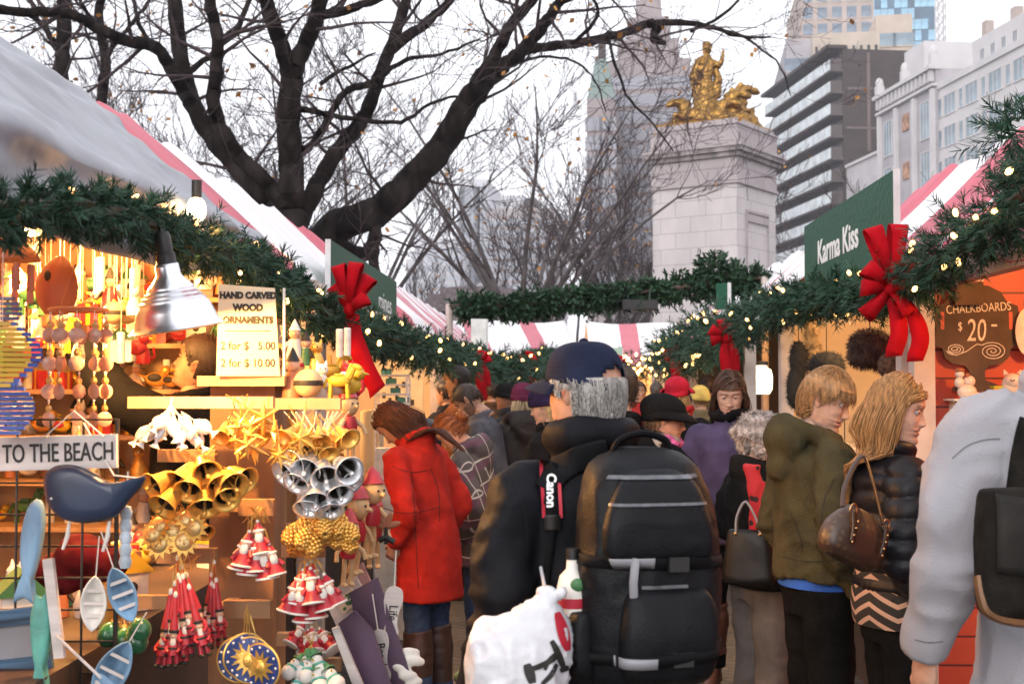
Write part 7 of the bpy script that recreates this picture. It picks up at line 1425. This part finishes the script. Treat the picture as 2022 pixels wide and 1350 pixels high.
# ================================================================== things people carry
def wbvh(objs):
    vs = []; fs = []
    for o in objs:
        M = root_matrix(o); n = len(vs); vs += [M @ v.co for v in o.data.vertices]; fs += [[i + n for i in p.vertices] for p in o.data.polygons]
    return BVHTree.FromPolygons(vs, fs)
def kid(t, nm): return [c for c in t.children if c.name.split('.')[0] == nm][0]
def onto(bvh, px, py, d0, off=.004):
    r = (P(px, py, 1) - EYE).normalized(); h = bvh.ray_cast(EYE, r)
    return h[0] - r * off if h[0] is not None else P(px, py, d0)
def stroke(bvh, pts, w, d0, off=.004, k=8, wfn=None):
    "a flat strip lying on a surface, traced along photograph pixels, w metres wide"
    a = catmull(pts, k); vs = []; n = len(a)
    for i, q in enumerate(a):
        t_ = a[min(i + 1, n - 1)] - a[max(i - 1, 0)]; t_ = t_ / (np.linalg.norm(t_) + 1e-9); pr = np.array([-t_[1], t_[0]]); ww = w / d0 * FPX / 2 * (wfn(i / (n - 1)) if wfn else 1)
        for s_ in (-1, 0, 1): e = q + pr * ww * s_; vs.append(onto(bvh, e[0], e[1], d0, off))
    mb = MB(); mb.add(vs, [(3 * i + j, 3 * i + j + 1, 3 * i + j + 4, 3 * i + j + 3) for i in range(n - 1) for j in (0, 1)]); return mb
M_NYL = mt('black_ballistic_nylon', (.0055, .006, .0075), rough=.48, var=.15, vs=20, bump=.15, bs=180, spec=.16); M_NYL2 = mt('black_webbing', (.005, .005, .006), rough=.7, var=.1, spec=.12); M_REFL = mt('grey_reflective_band', (.23, .23, .25), rough=.4, var=.1); M_PIPE = mt('grey_zip', (.10, .105, .115), rough=.4, var=.2, vs=60)
pk = thing('backpack', 'large black backpack with grey bands worn by the man in the cap', 'backpack', (.188, 2.765, .955), radians(15)); pk.scale = (.95, 1, 1)
def sbox(rings, p=2.8, vox=.009, am=.006, seed=1, sm=3):
    mb = MB(); mb.loft(rings, 28, k=3, p=p); me = remesh(mb, vox, sm, 'part'); ridges(me, am, (9, 9, 9), seed); return me
def pkpart(nm, me, m): me.materials.append(m); me.name = nm; return link(nm, me, pk)
main = pkpart('main_body', sbox([(0, .0, 0, .12, .06), (0, -.005, .03, .15, .10), (0, -.01, .14, .162, .115), (0, -.01, .28, .162, .11), (0, 0, .40, .150, .095), (0, .01, .475, .118, .07), (0, .02, .508, .05, .03)], am=.009), M_NYL)
pkpart('front_pocket', sbox([(.012, -.105, .025, .07, .02), (.012, -.118, .05, .105, .035), (.012, -.125, .13, .112, .04), (.012, -.115, .205, .10, .03), (.012, -.105, .225, .07, .015)], 3.2, .008, .006, 2), M_NYL)
pkpart('upper_pocket', sbox([(-.005, -.10, .262, .10, .012), (-.005, -.108, .30, .125, .03), (-.005, -.10, .38, .118, .032), (.0, -.08, .44, .09, .025), (0, -.05, .47, .05, .02)], 3., .008, .007, 3), M_NYL)
for sx in (-1,): pkpart('side_pocket', sbox([(sx * .15, 0, .015, .02, .05), (sx * .162, 0, .05, .034, .075), (sx * .165, 0, .12, .036, .078), (sx * .16, 0, .17, .028, .07)], 2.6, .008, .004, 4), M_NYL)
pb = BVHTree.FromPolygons([v.co.copy() for c in pk.children for v in c.data.vertices], [[i + off for i in p.vertices] for c, off in zip(pk.children, np.cumsum([0] + [len(c.data.vertices) for c in pk.children])[:-1]) for p in c.data.polygons])
def band(z, a0, a1, w, off, tilt=0.):
    vs = []; n = 26
    for i in range(n + 1):
        a = radians(a0 + (a1 - a0) * i / n)
        for s_ in (-1, 0, 1):
            zz_ = z + s_ * w / 2 + tilt * (i / n - .5); o_ = V((.5 * cos(a), .5 * sin(a), zz_)); h = pb.ray_cast(o_, V((-cos(a), -sin(a), 0))); vs.append((h[0] if h[0] is not None else V((.16 * cos(a), .12 * sin(a), zz_))) + V((cos(a), sin(a), 0)) * off)
    mb = MB(); mb.add(vs, [(3 * i + j, 3 * i + j + 1, 3 * i + j + 4, 3 * i + j + 3) for i in range(n) for j in (0, 1)]); return mb
for z, tl in ((.275, -.01), (.085, .02)):
    o = band(z, -172, -8, .024, .004, tl).build('compression_strap', M_NYL2, pk, solid=.003, ang=70); band(z - tl * .3, -135, -100, .022, .0065).build('reflective_strip', M_REFL, o, solid=.002, ang=70)
    mb = MB(); mb.box((.03, -.158 if z < .2 else -.135, z), (.045, .014, .03)); mb.build('buckle', M_BLACK, o, smooth=False)
band(.452, -150, -30, .008, .004).build('zip', M_PIPE, pk, ang=70); band(.398, -140, -40, .006, .004, .0).build('zip', M_PIPE, pk, ang=70); band(.228, -112, -66, .007, .004).build('zip', M_PIPE, pk, ang=70)
mb = MB(); mb.tube(catmull([(-.07, .02, .49), (-.055, .012, .525), (0, .01, .54), (.055, .012, .525), (.07, .02, .49)], 5), .011, 8, ell=.7); mb.build('haul_handle', M_NYL2, pk)
mb = MB(); mb.tube([(-.07, -.13, .20), (-.075, -.14, .24), (-.068, -.135, .29)], .009, 6, ell=.4); mb.build('gear_loop', M_REFL, pk)
coat = kid(man, 'jacket'); jb = wbvh([coat])
for pts in ([(1200, 893), (1165, 900), (1130, 912), (1098, 935), (1080, 968)], [(1300, 890), (1330, 905), (1352, 935)]):
    stroke(jb, pts, .055, 2.8, .010).build('shoulder_strap', M_NYL2, pk, world=True, solid=.010, ang=60)
cs = thing('camera_strap', 'black camera strap with red edges over the shoulder of the cap man', 'camera strap', onto(jb, 1088, 965, 2.85))
c_ = [(1086, 908), (1086, 935), (1088, 965), (1090, 1000), (1091, 1022)]
stroke(jb, c_, .040, 2.83, .0125).build('webbing', M_NYL2, cs, world=True, solid=.003, ang=60)
M_SRED = mt('strap_red', (.42, .012, .03), rough=.6, var=.1)
for dx in (-17, 17): stroke(jb, [(x + dx, y) for x, y in c_], .0075, 2.83, .0155).build('red_edge', M_SRED, cs, world=True, ang=60)
stroke(jb, [(1091, 1022), (1090, 1050), (1086, 1085), (1080, 1130), (1076, 1175)], .016, 2.83, .009).build('thin_strap', M_NYL2, cs, world=True, solid=.003, ang=60)
mb = stroke(jb, [(1091, 1016), (1091, 1046)], .036, 2.83, .014); mb.build('leather_end', M_BLACK, cs, world=True, solid=.004, ang=60)
pc = onto(jb, 1088, 968, 2.83, .018); up_ = (onto(jb, 1088, 940, 2.83, .018) - onto(jb, 1088, 1000, 2.83, .018)).normalized(); vw = (EYE - pc).normalized(); rt = up_.cross(vw).normalized(); vw = rt.cross(up_)
F4 = MX((-up_, rt, vw)).transposed().to_4x4(); F4.translation = pc - cs.location; lettering('Canon', .030, F4, M_WHITE, cs, bold=.0010, sx=1.0)
# plastic bag
bg_ = thing('plastic_bag', 'tied white plastic bag with black brush strokes and a red mark', 'plastic bag', P(1030, 1290, 2.62)); mb = MB()
mb.ell((-.012, 0, -.035), (.108, .085, .115), nu=28, nv=18); mb.ell((.035, 0, .02), (.07, .06, .09)); mb.ell((-.05, 0, .0), (.065, .065, .075)); mb.tube([(.03, 0, .05), (.046, 0, .09), (.052, 0, .118)], [.06, .03, .012], 12); mb.tube([(.052, 0, .115), (.07, -.005, .118), (.088, -.006, .128)], [.012, .008, .014], 8, ell=.6); mb.tube([(.05, 0, .115), (.05, -.004, .132)], [.012, .016], 8, ell=.6)
me = remesh(mb, .0065, 2, 'bag'); ridges(me, .018, (12, 12, 7), 5); ridges(me, .004, (26, 26, 14), 8); me.materials.append(mt('white_polythene', (.60, .60, .63), rough=.36, var=.05, vs=8, spec=.5, bump=.15, bs=40)); bo = link('bag', me, bg_); bb = wbvh([bo])
for pts, w in (([(1040, 1310), (1046, 1328), (1052, 1348)], .018), ([(1036, 1322), (1062, 1316), (1090, 1302), (1104, 1290)], .010), ([(1089, 1264), (1098, 1280), (1108, 1304), (1114, 1320)], .012), ([(1100, 1310), (1088, 1332), (1070, 1350)], .009), ([(1106, 1324), (1124, 1316)], .010), ([(1096, 1290), (1082, 1306), (1076, 1322)], .008)):
    stroke(bb, pts, w, 2.55, .003, wfn=lambda u: .75 + .4 * sin(pi * u)).build('brush_stroke', M_INK, bg_, world=True, ang=70)
stroke(bb, [(1100, 1208), (1108, 1232), (1116, 1262), (1122, 1284)], .020, 2.55, .003, wfn=lambda u: .5 + .7 * sin(pi * u)).build('red_mark', M_SRED, bg_, world=True, ang=70)
mb = MB(); mb.tube([P(1080, 1178, 2.62), P(1074, 1150, 2.72), P(1068, 1120, 2.82)], .004, 6); mb.build('twisted_handle', mt('white_polythene', (.74, .74, .77)), bg_, world=True)
# wrapped snack in the side pocket
sn = thing('wrapped_bottle', 'white wrapped bottle with red band in the backpack side pocket', 'bottle', pk.matrix_basis @ V((-.172, -.01, .12))); mb = MB(); mb.lathe([(0, 0), (.032, 0), (.034, .05), (.034, .095), (.028, .12), (.014, .135), (.012, .17), (0, .172)], 18, cap=False); mb.build('bottle', M_WHP, sn); mb = MB(); mb.lathe([(.0345, .055), (.0352, .058), (.0352, .073), (.0345, .076)], 18); mb.build('band', M_SRED, sn); mb = MB(); mb.lathe([(.0145, .155), (.0145, .178), (0, .179)], 12); mb.build('cap', M_BLACK, sn); mb = MB(); mb.ell((.01, -.03, .105), (.016, .008, .014)); mb.build('label', M_GREENP, sn)
# handbags
def f_mono(t, b):
    n = t.nodes; tc = n.new('ShaderNodeTexCoord'); vo = n.new('ShaderNodeTexVoronoi'); vo.inputs['Scale'].default_value = 42; vo.inputs['Randomness'].default_value = .15; m = n.new('ShaderNodeMath'); m.operation = 'LESS_THAN'; m.inputs[1].default_value = .30; t.links.new(tc.outputs['Object'], vo.inputs[0]); t.links.new(vo.outputs[0], m.inputs[0]); mi = n.new('ShaderNodeMix'); mi.data_type = 'RGBA'; mi.inputs[6].default_value = (.045, .024, .016, 1); mi.inputs[7].default_value = (.085, .052, .03, 1); t.links.new(m.outputs[0], mi.inputs[0]); t.links.new(mi.outputs[2], b.inputs['Base Color']); b.inputs['Roughness'].default_value = .42
hb = thing('handbag', 'dark brown patterned leather handbag with brass buckles on the blonde woman', 'handbag', P(1672, 1108, 3.98), rot=(0, .38, .55)); me = sbox([(0, 0, 0, .095, .04), (0, 0, .03, .125, .06), (0, 0, .09, .122, .058), (0, 0, .14, .09, .04), (0, 0, .17, .05, .022)], 2.5, .007, .007, 6); me.materials.append(node_mat('brown_pattern_leather', f_mono, .42)); me.name = 'bag'; link('bag', me, hb)
M_BRASS = mt('brass', (.62, .42, .18), rough=.28, metal=1, var=.1); M_LEA = mt('dark_leather', (.035, .018, .012), rough=.4, var=.2)
for sx in (-1, 1):
    mb = MB(); mb.tube([(sx * .075 + .014 * cos(2 * pi * i / 14), -.045, .150 + .018 * sin(2 * pi * i / 14)) for i in range(15)], .003, 6, cap=False); mb.build('buckle', M_BRASS, hb)
    mb = MB(); ribbon(mb, [V((sx * .075, -.045, .15)), V((sx * .07, -.064, .10)), V((sx * .066, -.068, .05))], .018, V((1, 0, 0))); mb.build('tab', M_LEA, hb, solid=.005); mb = MB(); [mb.ell((sx * .068, -.071, .05 + .022 * i), (.004, .003, .004), nu=8, nv=5) for i in range(4)]; mb.build('studs', M_BRASS, hb)
mb = MB(); mb.tube(catmull([P(1664, 1000, 3.93), P(1670, 955, 3.98), P(1702, 900, 4.06), P(1722, 945, 4.02), P(1744, 1035, 3.95)], 5), .0085, 8, ell=.6); mb.build('shoulder_strap', M_LEA, hb, world=True)
h2 = thing('handbag', 'plain black handbag with two thin handles carried by the fur hatted woman', 'handbag', P(1480, 1150, 5.15), rotz=-.35); me = sbox([(0, 0, 0, .10, .05), (0, 0, .02, .11, .055), (0, 0, .12, .10, .045), (0, 0, .20, .088, .03), (0, 0, .215, .085, .022)], 4., .009, .004, 7); me.materials.append(mt('black_leather', (.006, .0055, .0055), rough=.45, var=.2, spec=.25)); me.name = 'bag'; link('bag', me, h2)
for y in (-.025, .02): mb = MB(); mb.tube(catmull([(-.05, y, .205), (-.045, y, .27), (-.01, y, .33), (.03, y, .27), (.05, y, .205)], 5), .005, 6); mb.build('handle', M_REFL if y < 0 else M_BLACK, h2)
mb = MB(); [mb.ell((x, -.03, .20), .008, nu=8, nv=6) for x in (-.05, .05)]; mb.build('rings', M_BRASS, h2)
def f_dots(t, b):
    n = t.nodes; tc = n.new('ShaderNodeTexCoord'); vo = n.new('ShaderNodeTexVoronoi'); vo.inputs['Scale'].default_value = 26; m = n.new('ShaderNodeMath'); m.operation = 'LESS_THAN'; m.inputs[1].default_value = .32; t.links.new(tc.outputs['Object'], vo.inputs[0]); t.links.new(vo.outputs[0], m.inputs[0]); mi = n.new('ShaderNodeMix'); mi.data_type = 'RGBA'; mi.inputs[6].default_value = (.40, .012, .02, 1); mi.inputs[7].default_value = (.02, .006, .008, 1); t.links.new(m.outputs[0], mi.inputs[0]); t.links.new(mi.outputs[2], b.inputs['Base Color']); b.inputs['Roughness'].default_value = .8
rs = thing('red_scarf', 'red scarf with black spots draped on the arm of the fur hatted woman', 'scarf', P(1500, 990, 5.18)); mb = MB(); mb.loft([(-.03, 0, .15, .035, .02), (-.03, -.01, .10, .03, .02), (0, -.015, .03, .05, .025), (.01, -.01, -.05, .055, .025), (.02, 0, -.12, .06, .02)], 18, k=3); me = remesh(mb, .008, 2, 'cloth'); ridges(me, .016, (14, 14, 6), 3); me.materials.append(node_mat('spotted_red_cloth', f_dots, .8)); link('cloth', me, rs)
sb = thing('shoulder_bag', 'dark canvas shoulder bag with tan leather edge on the grey coated person', 'shoulder bag', P(2068, 1218, 2.68), rotz=.08); sb.scale = (1.15, 1.1, 1.24); me = sbox([(0, 0, 0, .11, .03), (0, 0, .02, .128, .045), (0, 0, .12, .13, .05), (0, 0, .20, .125, .045), (0, 0, .22, .12, .03)], 4.5, .008, .004, 9); me.materials.append(mt('dark_canvas', (.014, .012, .010), rough=.8, var=.3, vs=20, bump=.2, bs=150, spec=.1)); me.name = 'bag'; link('bag', me, sb)
mb = MB(); mb.tube(catmull([(-.128, -.0, .07), (-.127, -.012, .035), (-.115, -.02, .010), (-.06, -.025, -.004), (.06, -.025, -.006), (.12, -.02, .01)], 6), .009, 8, ell=1.5); mb.build('leather_edge', mt('tan_leather', (.20, .09, .035), rough=.5, var=.25, vs=12), sb)
mb = MB(); mb.grid(lambda u, v: (-.115 + .23 * u, -.052 - .006 * sin(pi * v) - .004 * sin(u * 5), .215 - .13 * v - .012 * sin(pi * u)), 12, 10); mb.build('flap', mt('dark_flap', (.020, .018, .016), rough=.6, var=.3, vs=16, spec=.15), sb, solid=.006)
gb_ = wbvh([kid(greym, 'coat')]); stroke(gb_, [(2010, 1000), (2016, 940), (2026, 880), (2040, 830)], .06, 2.85, .012).build('strap', mt('dark_canvas', (.022, .02, .017)), sb, world=True, solid=.006)

# seams on the pale coat
M_SEAM = mt('grey_seam', (.14, .135, .14), rough=.9, var=0)
for pts in ([(1880, 905), (1910, 880), (1945, 868), (1975, 866)], [(1806, 1262), (1832, 1268), (1862, 1266)]):
    stroke(gb_, pts, .003, 2.95, .002).build('seam', M_SEAM, greym, world=True)

M_SREDD = mt('dark_red_seam', (.10, .004, .004), rough=.9, var=0); M_SOL = mt('olive_seam', (.014, .012, .006), rough=.9, var=0); M_SBK = mt('black_seam', (.002, .002, .002), rough=.9, var=0)
rc = [o for o in bpy.data.objects if 'bright red coat' in str(o.get('label', ''))][0]; rb = wbvh([kid(rc, 'coat')]); hbv = wbvh([kid(hood, 'hoodie')])
for bv, root, m, d, sets in ((rb, rc, M_SREDD, 6.2, ([(750, 1000), (790, 1012), (830, 1010), (870, 1000)], [(775, 920), (810, 932), (845, 928)], [(812, 935), (818, 1000), (822, 1080), (826, 1160)], [(850, 925), (866, 970), (868, 1030)])),
                             (hbv, hood, M_SOL, 4.7, ([(1648, 945), (1628, 985), (1622, 1030), (1630, 1070)], [(1545, 1098), (1590, 1108), (1640, 1106), (1690, 1098)], [(1560, 1010), (1580, 1060), (1584, 1090)])),
                             (jb, man, M_SBK, 2.9, ([(1010, 935), (1030, 985), (1040, 1040), (1042, 1100)], [(1120, 868), (1160, 880), (1205, 878)]))):
    for pts in sets: stroke(bv, pts, .0045 if d > 4 else .003, d, .002).build('seam', m, root, world=True)

# ================================================================== city haze
def f_haze(t, b):
    n = t.nodes; out = [q for q in n if q.type == 'OUTPUT_MATERIAL'][0]; n.remove(b); v = n.new('ShaderNodeVolumePrincipled'); v.inputs['Color'].default_value = (.94, .94, 1, 1); v.inputs['Density'].default_value = .00055; v.inputs['Anisotropy'].default_value = 0
    t.links.new(v.outputs[0], out.inputs['Volume'])
hz_m = bpy.data.materials.new('haze_air'); hz_m.use_nodes = True; f_haze(hz_m.node_tree, hz_m.node_tree.nodes['Principled BSDF'])
mb = MB(); mb.box((0, 330, 79), (900, 760, 160)); kind(mb.build('haze', hz_m, smooth=False), 'stuff')
